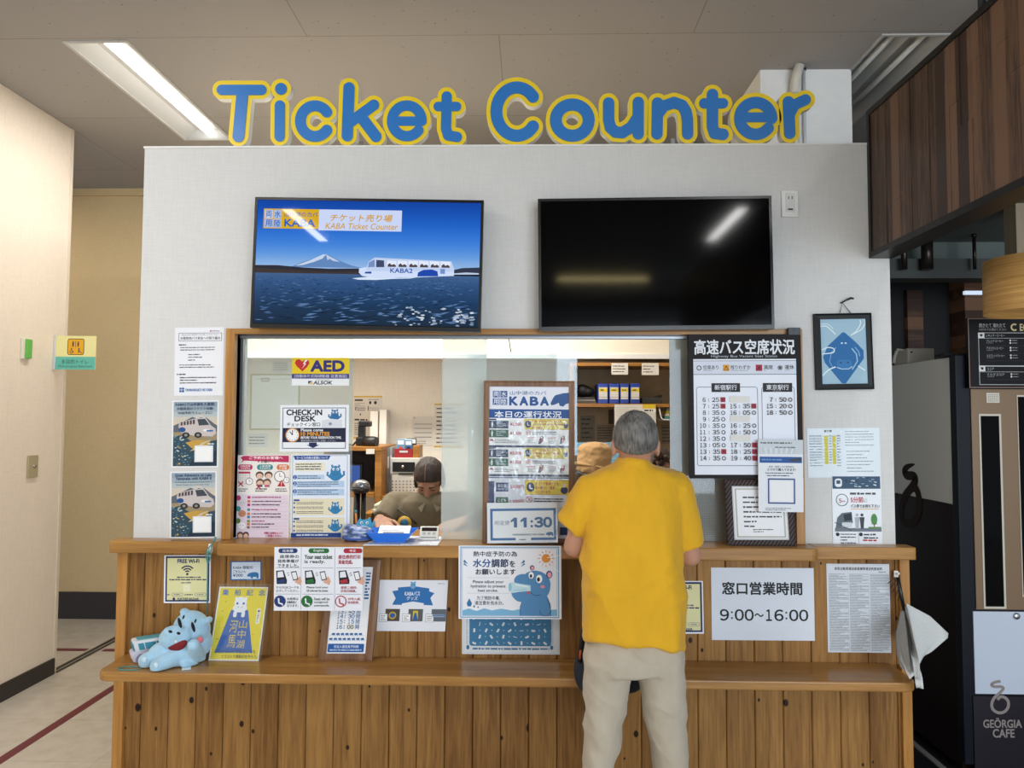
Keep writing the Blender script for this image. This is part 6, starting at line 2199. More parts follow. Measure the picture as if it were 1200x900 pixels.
# grey files, white drawers, red basket
st = thing('storage_rack', 'low wooden rack with lower shelf right of the hutch', 'rack', (at(465, 580, 1.2).x, 1.3, 0))
r0, r1 = at(448, 581, 1.15), at(500, 586, 1.15)
MB(M_ORANGE).box((r0.x, 1.13, r1.z), (r1.x, 1.6, r0.z), .002).build('shelf_board', st)
MB(M_ORANGE).box((r0.x, 1.14, 0), (r0.x + .03, 1.6, r1.z - .0005), .002).build('side_panel', st)
MB(M_ORANGE).box((r1.x - .03, 1.14, 0), (r1.x, 1.6, r1.z - .0005), .002).build('side_panel', st)
MB(pmat('brown_back_panel2', '#4a3626', rough=.6)).box((r0.x + .0305, 1.58, .3), (r1.x - .0305, 1.595, r1.z - .001)).build('back_panel', st)
for k, (x0, x1, yt, c) in enumerate(((450.5, 452.8, 530, '#8b8b88'), (453.6, 456, 525, '#77787a'), (456.8, 459, 524, '#9a9a97'))):
    a, b = at(x0, yt, 1.3), at(x1, 581, 1.3)
    mb = MB(pmat('file_%d' % k, c, rough=.5)).box((a.x, 1.3, r0.z + .0006), (b.x, 1.5, a.z), .002)
    mb.use(ink('#d5d5d0')).box((a.x + .004, 1.2985, a.z - .12), (b.x - .004, 1.2998, a.z - .05))
    tag(mb.build('grey_file'), ('leftmost and shortest grey file beside the hutch', 'dark grey file between two paler files beside the hutch', 'palest grey file touching the white drawer unit')[k], 'file', 'grey files beside the hutch')
dw = thing('drawer_unit', 'white drawer unit with black glossy panel and silver knob behind the clerk', 'drawer unit', (at(472, 580, 1.25).x, 1.4, r0.z))
def dbox(x0, y0, x1, y1, d, dep, mat, nm, bev=.003):
    mb = MB(mat); pbox(mb, x0, y0, x1, y1, d, dep, bev); return mb.build(nm, dw)
M_DW = pmat('drawer_white', '#cfccc4', rough=.4)
a = at(457.5, 536.5, 1.25); b = at(492, 556, 1.25); c = at(492, 580, 1.25)
MB(M_DW).box((a.x, 1.25, b.z), (b.x, 1.55, a.z), .004).build('upper_case', dw)
MB(M_DW).box((at(459, 557, 1.25).x, 1.25, r0.z + .0006), (b.x, 1.55, b.z - .002), .004).build('lower_case', dw)
bpn = dbox(460, 541.5, 486, 553, 1.244, .0055, M_BLACKP, 'black_panel', .001)
k = at(472, 547, 1.24)
MB(M_CHROME).lathe([(.009, 0), (.011, .008), (.008, .014), (.001, .015)], (k.x, 1.2435, k.z), axis=(0, -1, 0), n=20).build('knob', bpn)
dbox(467, 554.5, 484, 556, 1.246, .0035, M_BLACKP, 'slot', .0)
mb = MB(pmat('drawer_holes', '#8a8780', rough=.5))
for i in range(8):
    for j in range(4):
        e = at(457 + i * 4.2 + 3, 564 + j * 3.6, 1.2485)
        mb.box((e.x - .005, 1.2485, e.z - .004), (e.x + .005, 1.2498, e.z + .004))
mb.build('holes', dw)
bs = thing('pamphlet_basket', 'red and wooden basket holding leaflets on top of the white drawer unit', 'basket', (at(476, 537, 1.27).x, 1.35, a.z))
e0, e1 = at(462.5, 526, 1.27), at(483.5, 536.6, 1.27)
mb = MB(pmat('red_basket', '#9c1f26', rough=.4))
for (x0, y0, x1, y1) in ((e0.x, 1.27, e1.x, 1.275), (e0.x, 1.42, e1.x, 1.425), (e0.x, 1.275, e0.x + .005, 1.42), (e1.x - .005, 1.275, e1.x, 1.42)):
    mb.box((x0, y0, a.z + .0008), (x1, y1, e0.z))
mb.box((e0.x + .005, 1.275, a.z + .0008), (e1.x - .005, 1.42, a.z + .006)); mb.build('red_tray', bs)
mb = MB(pmat('plate_silver', '#c9c9c9', rough=.3)); m_ = (e0.x + e1.x) / 2; mb.box((m_ - .025, 1.2675, e0.z - .022), (m_ + .025, 1.2695, e0.z - .01)); mb.build('name_plate', bs)
w0, w1 = at(484, 522, 1.27), at(491, 536.6, 1.27)
MB(M_ORANGE).box((w0.x, 1.27, a.z + .0008), (w1.x, 1.42, w0.z), .002).build('wooden_box', bs)
for k, (x0, x1, yt, c) in enumerate(((465, 474, 515, '#5f93b8'), (474.5, 483, 516, '#3f6f9a'), (467, 482, 514, '#b9cfdc'), (477, 488, 513.5, '#2a2b2f'))):
    u0, u1 = at(x0, yt, 1.3 + .03 * k), at(x1, 530, 1.3 + .03 * k)
    o = Print(Vector((u0.x, 1.3 + .03 * k, u0.z)), Vector((u1.x, 1.3 + .03 * k, u0.z)), Vector((u0.x, 1.3 + .03 * k, a.z + .008)), 10, None, ink(c), .002)
    o.rect(1, 1, 9, o.ch * .3, '#e1e6e8'); o.ell2(5, o.ch * .55, 3, 3, ['#c25a4a', '#1f2a3a', '#c2a24a', '#555555'][k])
    tag(o.build('leaflet'), ('blue leaflet at the front left of the red basket', 'darker blue leaflet at the front right of the red basket', 'pale wide leaflet behind the blue ones in the red basket', 'dark leaflet at the back of the basket')[k], 'leaflet', 'leaflets in the red basket')
g0, g1 = at(438, 586, .75), at(457, 599, .75)
mb = MB(pmat('pale_green_box', '#c4ccae', rough=.5)).box((g0.x, .75, g1.z), (g1.x, .95, g0.z - .02), .01)
mb.use(pmat('box_rim', '#d9d9cc', rough=.5)).box((g0.x - .006, .744, g1.z - .012), (g1.x + .006, .956, g1.z + .008), .003)
gb = mb
gb.use(M_ORANGE).box((g0.x - .05, .74, g1.z - .4), (g0.x - .01, .96, g1.z - .0125))
gb.use(pmat('grey_leg', '#b5b5ae', rough=.5)).box((g0.x + .01, .76, 0), (g0.x + .03, .94, g1.z - .0125))
tag(gb.build('green_box'), 'pale green box on a narrow stand beside the clerk', 'box')

# ---- shelf unit at the right of the office
su = thing('office_shelf', 'brown office shelf with orange board edges behind the man in yellow', 'shelf', (at(745, 640, 1.3).x, 1.5, 0))
x0, x1 = at(672, 500, 1.3).x, at(842, 500, 1.3).x
zt, zs, zb_ = at(740, 425, 1.3).z, at(740, 473, 1.3).z, at(740, 517, 1.3).z
MB(pmat('brown_shelf_back', '#ab977a', rough=.7, var=.08)).box((x0, 1.60, 0), (x1, 1.63, zt)).build('back_panel', su)
MB(M_ORANGE).box((x0, 1.29, zt - .02), (x1, 1.5995, zt)).build('top_board', su)
MB(M_ORANGE).box((x0, 1.29, zs - .02), (x1, 1.5995, zs)).build('shelf_board', su)
for xx in (x0 - .02, x1):
    MB(M_ORANGE).box((xx, 1.29, 0), (xx + .02, 1.63, zt)).build('side_panel', su)
for k, (u0, u1) in enumerate(((701, 712.6), (714, 725.6), (726.8, 737), (738.8, 750))):
    a, b = at(u0, 449.5, 1.31), at(u1, 473, 1.31)
    bt = thing('binder', ('leftmost blue and white binder on the office shelf', 'second blue and white binder from the left on the office shelf', 'third blue and white binder from the left on the office shelf', 'rightmost blue and white binder on the office shelf')[k], 'binder', ((a.x + b.x) / 2, 1.4, zs), 'blue binders on the office shelf')
    MB(pmat('binder_blue', '#263f96', rough=.4)).box((a.x, 1.312, zs + .0006), (b.x, 1.52, a.z), .003).build('cover', bt)
    p = Print(Vector((a.x + .004, 1.3108, a.z - .022)), Vector((b.x - .004, 1.3108, a.z - .022)), Vector((a.x + .004, 1.3108, zs + .026)), 10, 16, ink('#cfc9c0'), .0006)
    p.rect(0, 1.5, 10, 6, '#d8bd2e'); p.rows(2, 2.5, 8, 5, 1, DK, k, .7); p.rect(0, 13, 10, 13.6, '#8a857c')
    p.build('spine_label', bt)
mb = MB(pmat('black_bag', '#221f1e', rough=.6, bump=.3, bump_scale=30))
a = at(690, 458, 1.38)
mb.ell((a.x - .035, 1.42, zs + .079), (.05, .07, .04)); mb.ell((a.x - .005, 1.42, zs + .072), (.045, .07, .03))
o = mb.build('black_bag'); melt(o, .006, 4); tag(o, 'black crumpled bag lying on stacked folders on the office shelf', 'bag')
for k in range(3):
    a, b = at(676, 466, 1.33), at(699 - k, 466, 1.33)
    z = zs + .0006 + k * .0125
    tag(MB(pmat('folder_%d' % k, ('#4a453f', '#7d766b', '#3a3632')[k], rough=.5)).box((a.x, 1.33, z), (b.x, 1.5, z + .0118), .002).build('flat_folder'), ('bottom folder of the stack under the black bag', 'middle paler folder of the stack under the black bag', 'top folder of the stack under the black bag')[k], 'folder', 'folders under the black bag')
a, b = at(752, 464, 1.33), at(776, 473, 1.33)
mb = MB(pmat('dark_tray', '#2c2f2a', rough=.5)).box((a.x, 1.33, zs + .0006), (b.x, 1.5, zs + .026), .003)
mb.use(pmat('dark_tray2', '#3d4038', rough=.5)).box((a.x, 1.335, zs + .0265), (b.x - .015, 1.5, zs + .037), .002)
mb.use(M_BLACKP).prism([(b.x - .05, 1.34, zs + .0375), (b.x, 1.34, zs + .055), (b.x, 1.34, zs + .0375)], (0, .14, 0))
tag(mb.build('document_tray'), 'dark flat document tray right of the blue binders', 'tray')
wall_sheet('memo', 'left white memo hanging from the top of the office shelf', 716.5, 425.5, 736, 439, 1.288, n=3, seed=2, col='#ddd6ca', group='memos on the shelf top', ink_c='#3a3630')
wall_sheet('memo', 'right white memo hanging from the top of the office shelf', 752, 425.5, 772, 439.5, 1.288, n=3, seed=6, col='#ddd6ca', group='memos on the shelf top', ink_c='#3a3630')
p = sheet('work_schedule', 'large white sheet with a yellow tab hanging from the office shelf board', 'notice', ((720, 474), (768.5, 474), (720, 512)), 1.285, 100, None, '#d5cec2')
p.rows(5, 6, 62, 40, 10, '#98918a', 4, .25); p.rect(68, 0, 100, 10, '#d8bd2e'); p.rect(69, 10, 100, 19, '#e1dcd4'); p.rows(72, 11, 96, 18, 1, DK, 3, .6)
done(p)
for k, (q, lab, c) in enumerate((((680, 487, 697, 517), 'brown clipboard with a lined sheet below the office shelf', '#857a66'), ((699, 498, 720, 517), 'grid sheet pinned below the office shelf left of the white schedule', '#8c7d68'), ((775, 498, 787, 520), 'narrow lined sheet below the wire rack', '#8f846f'), ((713, 480, 719, 497), 'small dark card below the shelf board', '#5b5046'))):
    wall_sheet('pinned_sheet', lab, *q, 1.5985, col=c, n=5, seed=k, group='sheets pinned below the office shelf', ink_c='#4c4338')
p = sheet('blue_board', 'light blue board behind the person in the tan hat', 'board', ((676, 518.5), (745, 518.5), (676, 556)), 1.25, 100, None, '#7fb6d8', .006)
p.rows(6, 6, 90, 40, 4, '#a9d0e6', 3, .2)
done(p)
wr = thing('wire_rack', 'white wire rack with folders hanging under the shelf at the right', 'rack', (at(790, 493, 1.3).x, 1.4, at(790, 493, 1.3).z))
a, b, c = at(772, 473, 1.3), at(777, 492, 1.3), at(812, 493, 1.3)
mb = MB(M_WHITEP)
for yy in (1.3, 1.45):
    mb.tube([(a.x, yy, zs - .021), (b.x - .01, yy, b.z + .01), (b.x + .005, yy, b.z), (c.x, yy, b.z)], .004, n=8)
for k in range(5):
    x = b.x + .01 + (c.x - b.x - .02) * k / 4
    mb.tube([(x, 1.3, b.z), (x, 1.45, b.z)], .003, n=6)
mb.build('wire', wr)
for k, cc in enumerate(('#4f8a86', '#cfc7b6', '#d8bd3e', '#7d9a8c')):
    z = b.z + .0048 + k * .0165
    tag(MB(pmat('rack_folder_%d' % k, cc, rough=.5)).box((b.x + .012 + .004 * k, 1.31, z), (c.x + .04, 1.44, z + .0155), .002).build('rack_folder'), ('teal folder at the bottom of the wire rack', 'cream folder above the teal one in the wire rack', 'yellow folder in the wire rack', 'grey-green folder on top in the wire rack')[k], 'folder', 'folders in the wire rack')

# ------------------------------------------------------------------ things on the window sill
def zl(px_, py_, h=0.0):
    return atz(px_, py_, LEDGE + h)


# loose sheets
c = [zl(425, 639.5), zl(513, 639.5), zl(520, 629), zl(446, 628)]
mb = MB(ink('#cfd3da')).prism([q + Vector((0, 0, .0006)) for q in c], (0, 0, .0012))
pl_ = Print(c[3] + Vector((0, 0, .0019)), c[2] + Vector((0, 0, .0019)), c[0] + Vector((0, 0, .0019)), 100, 30, slab=False)
pl_.uy = Vector((0, -1, 0)); pl_.n = Vector((0, 0, 1))
pl_.rows(-6, 22, 52, 28, 1, '#5f7ba6', 2, .4); pl_.rows(58, 6, 92, 28, 5, '#9a8c98', 3, .4); pl_.rect(0, 20, 54, 21, '#3e5f96')
n0 = len(mb.v)
for m in pl_.mats:
    mb.use(m)
mb.v += pl_.v; mb.f += [tuple(i + n0 for i in f) for f in pl_.f]; mb.m += [mb.mats.index(pl_.mats[i]) for i in pl_.m]; mb.s += pl_.s
tag(mb.build('price_sheet'), 'laminated price sheet lying on the sill under the blue tray', 'sheet')
# blue tray with calculator
t0, t1 = zl(440, 635.5, .003), zl(474, 635.5, .003)
b0 = t0.y
tr = thing('coin_tray', 'bright blue plastic tray holding a calculator on the sill', 'tray', ((t0.x + t1.x) / 2, b0 + .06, LEDGE + .002))
mb = MB(pmat('blue_tray', '#2f78e0', rough=.3))
zb0 = LEDGE + .0026
xm, wd = (t0.x + t1.x) / 2, (t1.x - t0.x) / 2
def ring_(w, d0, d1, z): return [(xm - w, b0 + d0, z), (xm + w, b0 + d0, z), (xm + w, b0 + d1, z), (xm - w, b0 + d1, z)]
R_ = [ring_(wd, 0, .11, zb0), ring_(wd + .034, -.018, .135, zb0 + .04), ring_(wd + .038, -.022, .139, zb0 + .04), ring_(wd + .036, -.02, .137, zb0 + .037)]
mb.loft([R_[0], R_[1]], cap=False, smooth=False)
mb.loft([[Vector(q) + Vector((0, 0, -.0)) for q in R_[1]], R_[2]], cap=False, smooth=False)
inn = [[(q[0] * 1 + (xm - q[0]) * .05, q[1], q[2] + .002) for q in R_[0]], [(q[0] + (xm - q[0]) * .02, q[1], q[2]) for q in R_[1]]]
mb.loft(inn, cap=False, smooth=False)
mb.add(R_[0], [(0, 1, 2, 3)]); mb.add(inn[0], [(0, 1, 2, 3)])
fix_normals(mb.build('tray', tr))
cl = thing('calculator', 'white calculator lying in the blue tray', 'calculator', (xm, b0 + .08, zb0 + .004))
rot = Matrix.Rotation(math.radians(28), 3, 'X')
pv = Vector((xm + .002, b0 + .07, zb0 + .030))
mb = MB(M_WHITEP).box((xm - .062, b0 + .03, zb0 + .02), (xm + .068, b0 + .115, zb0 + .032), .003, rot, pv); mb.build('case', cl)
def onc(mb, x0, x1, y0, y1, h=.0322):
    mb.box((xm + x0, b0 + y0, zb0 + .0318), (xm + x1, b0 + y1, zb0 + h), 0, rot, pv + Vector((0, 0, 0)))
def pvbox(x0, x1, y0, y1, hh, mat, nm):
    bm = bmesh.new(); bmesh.ops.create_cube(bm, size=1)
    for v in bm.verts:
        q = Vector((xm + (x0 + x1) / 2 + v.co.x * (x1 - x0), b0 + (y0 + y1) / 2 + v.co.y * (y1 - y0), zb0 + .0322 + hh / 2 + v.co.z * hh))
        v.co = pv + rot @ (q - pv)
    m2 = MB(mat); m2.bm(bm); return m2.build(nm, cl)
pvbox(-.05, .056, .078, .106, .002, pmat('lcd_grey', '#a9b3ad', rough=.2), 'display')
pvbox(-.04, .045, .055, .066, .003, pmat('dark_keys', '#2d3a58', rough=.4), 'key_row')
pvbox(-.05, .0, .038, .046, .003, MATS['dark_keys'], 'key_row')
# card reader
d0, d1 = zl(491, 633.5, .002), zl(513.5, 633.5, .002)
cr = thing('counter_display', 'small white device with dark display and three buttons on the sill', 'device', ((d0.x + d1.x) / 2, d0.y + .03, LEDGE + .002))
xm2, w2 = (d0.x + d1.x) / 2, (d1.x - d0.x) / 2
rot2 = Matrix.Rotation(math.radians(52), 3, 'X'); pv2 = Vector((xm2, d0.y, LEDGE + .004))
def rb(x0, x1, y0, y1, z0, z1, mat, nm, bev=.0):
    m2 = MB(mat).box((xm2 + x0, d0.y + y0, LEDGE + .004 + z0), (xm2 + x1, d0.y + y1, LEDGE + .004 + z1), bev, rot2, pv2); return m2.build(nm, cr)
rb(-w2, w2, 0, .062, -.006, .006, pmat('device_white', '#d5d4cf', rough=.35), 'case', .003)
rb(-w2 + .008, w2 - .008, .038, .054, .0062, .0072, pmat('device_display', '#2a1b1c', rough=.2), 'display')
for k in (-1, 0, 1):
    rb(k * .02 - .006, k * .02 + .006, .022, .032, .0062, .0078, M_GREYP, 'button')
rb(-w2 + .008, w2 - .008, .008, .0105, .0062, .0068, ink('#33415c'), 'label_line')
MB(pmat('device_back', '#bcbbb6', rough=.4)).box((xm2 - w2 + .004, d0.y + .03, LEDGE + .0026), (xm2 + w2 - .004, d0.y + .05, LEDGE + .04), .002).build('stand', cr)
# blue patterned cap with beast figure
h0, h1 = zl(398, 634, .004), zl(437, 634, .004)
hx0 = (h0.x + h1.x) / 2
hw = (h1.x - h0.x) / 2
fn = thing('fan_stack', 'stack of round blue picture fans on the sill by the left pane', 'fans', (hx0, h0.y + .05, LEDGE))
def fanmat():
    m, nt, b = node_mat('fan_print')
    N, L = nt.nodes.new, nt.links.new
    tc = N('ShaderNodeTexCoord'); mp = N('ShaderNodeMapping'); mp.inputs['Scale'].default_value = (30, 30, 90)
    n = N('ShaderNodeTexNoise'); n.inputs['Scale'].default_value = 1; n.inputs['Detail'].default_value = 4
    L(tc.outputs['Object'], mp.inputs[0]); L(mp.outputs[0], n.inputs['Vector'])
    r = N('ShaderNodeValToRGB'); cr_ = r.color_ramp
    cr_.elements[0].position = .38; cr_.elements[0].color = (*lin('#27365e'), 1); cr_.elements[1].position = .6; cr_.elements[1].color = (*lin('#b9c3d2'), 1)
    e = cr_.elements.new(.5); e.color = (*lin('#5877b4'), 1)
    L(n.outputs['Fac'], r.inputs['Fac']); L(r.outputs['Color'], b.inputs['Base Color']); b.inputs['Roughness'].default_value = .4
    return m
M_FAN = fanmat()
mb = MB(M_FAN)
rings = []
for z, s in ((.0, .80), (.006, .93), (.02, 1.0), (.032, .96), (.044, .80), (.05, .62)):
    rings.append([(hx0 - .004 + hw * s * math.cos(a), h0.y + .055 + .06 * s * math.sin(a), LEDGE + .0012 + z + .012 * max(0, -math.cos(a)) * (z > .01)) for a in np.linspace(0, 2 * math.pi, 36, endpoint=False)])
mb.loft(rings); mb.build('fan_bundle', fn)
mb = MB(pmat('blue_band', '#3f62b8', rough=.4)); rings = [[(hx0 - .004 + hw * s * math.cos(a), h0.y + .055 + .06 * s * math.sin(a), LEDGE + .0012 + z) for a in np.linspace(0, 2 * math.pi, 36, endpoint=False)] for z, s in ((.006, .945), (.009, .99), (.013, 1.01), (.015, .99))]
mb.loft(rings, cap=False); mb.build('rim', fn)
f0 = at(425, 617, h0.y + .075)
fg = thing('animal_figure', 'flat blue animal figure propped up behind the stack of fans', 'figure', (f0.x, h0.y + .12, LEDGE))
M_FIG = pmat('figure_blue', '#3f95b8', rough=.5)
s = 0.0034
def fpt(x, y): return Vector((f0.x + (x - 425) * s, h0.y + .122, f0.z - (y - 617) * s))
out = [(414, 628), (413, 617), (416, 612), (418, 608.5), (420.5, 611), (427, 610.5), (430, 607.5), (432, 611), (432.5, 615), (435, 612.5), (437, 613), (435.5, 619), (432, 624), (434, 630), (428, 640), (420, 640)]
MB(M_FIG).prism([fpt(*q) for q in out][::-1], (0, .006, 0)).build('body', fg)
for x in (420.5, 427.5):
    mb = MB(M_WHITEP).lathe([(.006, 0), (.006, .0015)], fpt(x, 614.5) + Vector((0, -.0001, 0)), axis=(0, -1, 0), n=14)
    mb.use(M_BLACKP).lathe([(.003, .0016), (.003, .0024)], fpt(x + .3, 614.7), axis=(0, -1, 0), n=12); mb.build('eye', fg)
MB(pmat('figure_nose', '#5fb0cc', rough=.5)).lathe([(.018, 0), (.017, .003), (.001, .0035)], fpt(424, 621.5), axis=(0, -1, 0), n=20).build('muzzle', fg)
q = fpt(424, 640)
MB(M_WHITEP).box((q.x - .02, q.y + .0065, LEDGE + .0008), (q.x + .02, q.y + .03, LEDGE + .006)).box((q.x - .004, q.y + .0065, LEDGE + .006), (q.x + .004, q.y + .012, q.z + .04)).build('stand', fg)

# ------------------------------------------------------------------ left wall fittings
b0 = atx(24.5, 396, LWX); b1 = atx(33.5, 421, LWX)
mb = MB(pmat('cream_switch_plate', '#d8d2c0', rough=.4)).box((LWX + .0004, b0.y, b1.z - .003), (LWX + .012, b1.y, b0.z + .003), .002)
gs = thing('call_button', 'green call button plate on the cream left wall', 'switch', (LWX, (b0.y + b1.y) / 2, b1.z))
mb.build('plate', gs)
MB(pmat('green_plastic', '#5fae4e', rough=.35)).box((LWX + .0123, b0.y + .02, b1.z + .003), (LWX + .022, b1.y - .002, b0.z - .003), .002).build('green_button', gs)
b0 = atx(31.5, 534, LWX); b1 = atx(42, 559, LWX)
sw = thing('key_switch', 'beige key switch plate low on the cream left wall', 'switch', (LWX, (b0.y + b1.y) / 2, b1.z))
MB(pmat('beige_plate', '#a59878', rough=.35)).box((LWX + .0004, b0.y, b1.z), (LWX + .012, b1.y, b0.z), .002).build('plate', sw)
MB(M_CHROME).lathe([(.009, 0), (.009, .006), (.002, .0065)], (LWX + .0122, (b0.y * .4 + b1.y * .6), (b0.z + b1.z) / 2), axis=(1, 0, 0), n=18).build('key_cylinder', sw)
# flag sign
f0 = atx(63.5, 393, LWX); FY = f0.y
f1, f2, f3 = at(66, 393.5, FY), at(112.8, 393.8, FY), at(66, 432.8, FY)
fs = thing('flag_sign', 'projecting toilet sign in yellow and turquoise on the left wall', 'sign', (LWX, FY, f3.z))
MB(pmat('pale_aluminium', '#c9cbd2', rough=.35, metal=.4)).box((LWX + .0004, FY - .006, f3.z - .002), (f1.x, FY + .012, f1.z + .002), .002).build('bracket', fs)
p = Print(f1, f2, f3, 172, 148, ink('#e3dc9c'), .005)
p.rect(0, 92, 172, 148, '#62b6a6'); p.rrect(50, 12, 122, 84, 9, '#4a4028'); p.rrect(53, 15, 119, 81, 7, '#e0a51e')
for u, c in ((74, '#2a3560'), (96, '#2a3560')):
    person_icon(p, u, 22, 26, c)
p.rect(84, 22, 86, 50, '#2a3560'); p.ring(68, 70, 8, 2.5, '#2a3560', 16, 120, 400); p.ell2(68, 56, 3, 3, '#2a3560', 8); p.line([(68, 59), (69, 68), (78, 70)], 3, '#2a3560')
p.ell2(100, 56, 3, 3, '#2a3560', 8); p.line([(100, 58), (98, 74)], 4, '#2a3560'); p.line([(100, 66), (112, 76)], 3, '#2a3560')
p.text('多目的トイレ', 26, 104, 142, 124, '#2b4a4a', .005); p.text('Multi-purpose Restroom', 14, 128, 158, 142, '#2b4a4a', 0)
p.build('sign_face', fs)

# ------------------------------------------------------------------ drinks machine in the cafe
YM = 0.27
vm = thing('drinks_machine', 'tall dark coffee vending machine with grey upper side at the right edge', 'vending machine', (2.4, .65, 0))
XS = at(1118, 500, YM + .05).x
ZT = at(1118, 418, YM + .05).z
zsplit = at(1118, 592, YM + .05).z
M_MGREY = pmat('machine_grey', '#e2e2df', rough=.35)
M_MBRN = pmat('machine_dark_brown', '#1c0d0a', rough=.35, spec=.15)
M_MNAV = pmat('machine_black_navy', '#0f141d', rough=.35, spec=.2)
MB(M_MGREY).box((XS, YM + .05, zsplit), (XS + 1.0, 1.05, ZT), .004).build('upper_cabinet', vm)
MB(M_MBRN).box((XS, YM + .05, 0.02), (XS + 1.0, 1.05, zsplit - .0005), .004).build('lower_cabinet', vm)
# swirl on the side
mb = MB(pmat('swirl_brown', '#2b1a12', rough=.5, spec=.1))
def side(px_, py_):
    q = atx(px_, py_, XS); return (q.y, q.z)
def ribbon(pts, w, x=XS - .001):
    k0_ = len(pts)
    w = [w[min(i // 6, k0_ - 1)] + (w[min(i // 6 + 1, k0_ - 1)] - w[min(i // 6, k0_ - 1)]) * (i % 6) / 6 for i in range((k0_ - 1) * 6 + 1)]
    P_ = [Vector(side(*q)) for q in smooth(pts)]
    L1, R1 = [], []
    for i, q in enumerate(P_):
        d = (P_[min(i + 1, len(P_) - 1)] - P_[max(i - 1, 0)]).normalized(); n = Vector((-d.y, d.x)) * w[i] / 2
        L1.append(q + n); R1.append(q - n)
    k = len(P_)
    mb.add([(x, q.x, q.y) for q in L1 + R1] + [(XS - .0002, q.x, q.y) for q in L1 + R1], [(i, i + 1, k + i + 1, k + i) for i in range(k - 1)])
ribbon([(1072, 544), (1064, 547), (1060, 552), (1063, 557), (1071, 558), (1073, 563), (1068, 572), (1060, 582), (1058, 592)], [.006, .03, .045, .045, .045, .05, .05, .045, .04])
ribbon([(1060, 586), (1067, 574), (1073, 572), (1077, 582), (1077, 600), (1070, 612), (1060, 612), (1056, 600), (1058, 588)], [.03, .04, .045, .05, .05, .045, .04, .04, .04], XS - .0016)
mb.build('swirl_mark', vm)
dx0 = at(1121, 500, YM).x
MB(M_MNAV).box((dx0, YM, .06), (XS + 1.0, YM + .0495, ZT + .006), .006).build('door_frame', vm)
def front(nm, x0, y0, x1, y1, mat, off=.004, bev=.0, par=None):
    a, b = at(x0, y0, YM - off), at(x1, y1, YM - off)
    return MB(mat).box((a.x, YM - off, b.z), (b.x, YM - .0003, a.z), bev).build(nm, par or vm)
M_BRONZE = pmat('bronze_panel', '#7d654c', rough=.35, metal=.25)
front('bronze_panel', 1137.5, 456, 1330, 716, M_BRONZE, .006)
wt = front('window_trim', 1147, 485, 1179.5, 713.5, pmat('window_trim', '#c9c2b4', rough=.3), .0085, .0)
front('dark_window', 1149.5, 487.5, 1177, 711, M_PANEL, .0105, .0, wt)
wt = front('window_trim', 1191.5, 463, 1262, 700, MATS['window_trim'], .0085)
front('dark_window', 1193, 465, 1260, 698, M_PANEL, .0105, .0, wt)
p = Print(at(1156, 460.5, YM - .0075), at(1171, 460.5, YM - .0075), at(1156, 472, YM - .0075), 30, 23, ink('#d5d0c6'), .001)
for i in range(7):
    for j in range(5):
        p.layer = .0001; p.ell2(4 + i * 3.7, 4 + j * 3.8, 1.2, 1.2, '#77695a', 8)
p.build('speaker_grille', vm)
wpn = front('white_panel', 1140.5, 716.5, 1330, 815.5, pmat('machine_white', '#c4cede', rough=.25), .006)
front('lower_panel', 1140.5, 816, 1330, 1120, pmat('machine_lower', '#1c1620', rough=.3), .006)
e = at(1191, 722, YM - .007)
MB(M_CHROME).lathe([(.014, 0), (.014, .006), (.009, .009), (.001, .0095)], (e.x, YM - .0063, e.z), axis=(0, -1, 0), n=20).build('lock', wpn)
p = Print(at(1140.5, 790, YM - .0065), at(1200, 790, YM - .0065), at(1140.5, 900, YM - .0065), 210, 388, slab=False)
LG = '#8d8480'
p.line(smooth([(112, 30), (88, 34), (74, 44), (86, 52), (112, 52), (122, 60), (106, 78), (84, 98), (72, 122), (76, 146), (98, 160), (122, 156), (138, 138), (140, 114), (128, 98), (110, 94), (96, 106)], 8), 12, LG)
p.text('GEÖRGIA', 34, 182, 192, 222, LG, .02); p.text('CAFE', 72, 228, 160, 262, LG, .02)
p.build('cafe_lettering', vm)
# menu board
mbd = thing('menu_board', 'black coffee menu board above the vending machine front', 'menu board', (at(1180, 455, YM).x, YM, at(1180, 455, YM).z))
p = Print(at(1134, 373, YM - .0305), at(1262, 373, YM - .0305), at(1134, 454.5, YM - .0305), 1280, 815, pmat('menu_black', '#0d0d10', rough=.5, spec=.2), .022)
p.frame(0, 0, 1280, 815, 10, '#8a7168')
p.text('焼きたて 淹れたて', 130, 58, 440, 108, '#c9c9c4', 0); p.text('お好みでお選びください', 130, 116, 450, 146, '#a8a8a4', 0)
p.ring(545, 105, 44, 18, '#cfc08a', 24, 50, 310); p.text('EORGIA', 610, 66, 900, 146, '#cfc08a', .02)
LN = '#c3c4c4'
p.frame(118, 168, 1230, 560, 6, LN); p.frame(118, 560, 1230, 780, 6, LN); p.rect(118, 232, 1230, 236, LN); p.rect(118, 626, 1230, 630, LN)
for v in (168, 556):
    p.rect(116, v, 190, v + 66, '#dcdee0'); p.poly([(134, v + 18), (172, v + 18), (164, v + 46), (142, v + 46)][::-1], '#2a2a2e')
p.text('レギュラーコーヒー', 210, 186, 430, 216, LN, 0); p.text('ココア', 210, 580, 290, 612, LN, 0)
for v, s in ((250, 'ブレンドコーヒー'), (336, 'アメリカンコーヒー'), (424, 'エスプレッソコーヒー'), (644, 'ミルクココア')):
    p.text(s, 210, v, 410 if len(s) < 10 else 420, v + 30, LN, 0); p.rows(210, v + 36, 300, v + 46, 1, '#8a8a8a', v, .6)
    for k in range(2):
        p.ell2(492, v + 10 + 30 * k, 10, 11, '#e4e4e4', 12); p.rows(512, v + 2 + 30 * k, 580, v + 18 + 30 * k, 1, '#9a9a9a', v + k, .6)
    p.rect(210, v + 74, 1210, v + 76, '#3e3e42')
p.build('board_face', mbd)
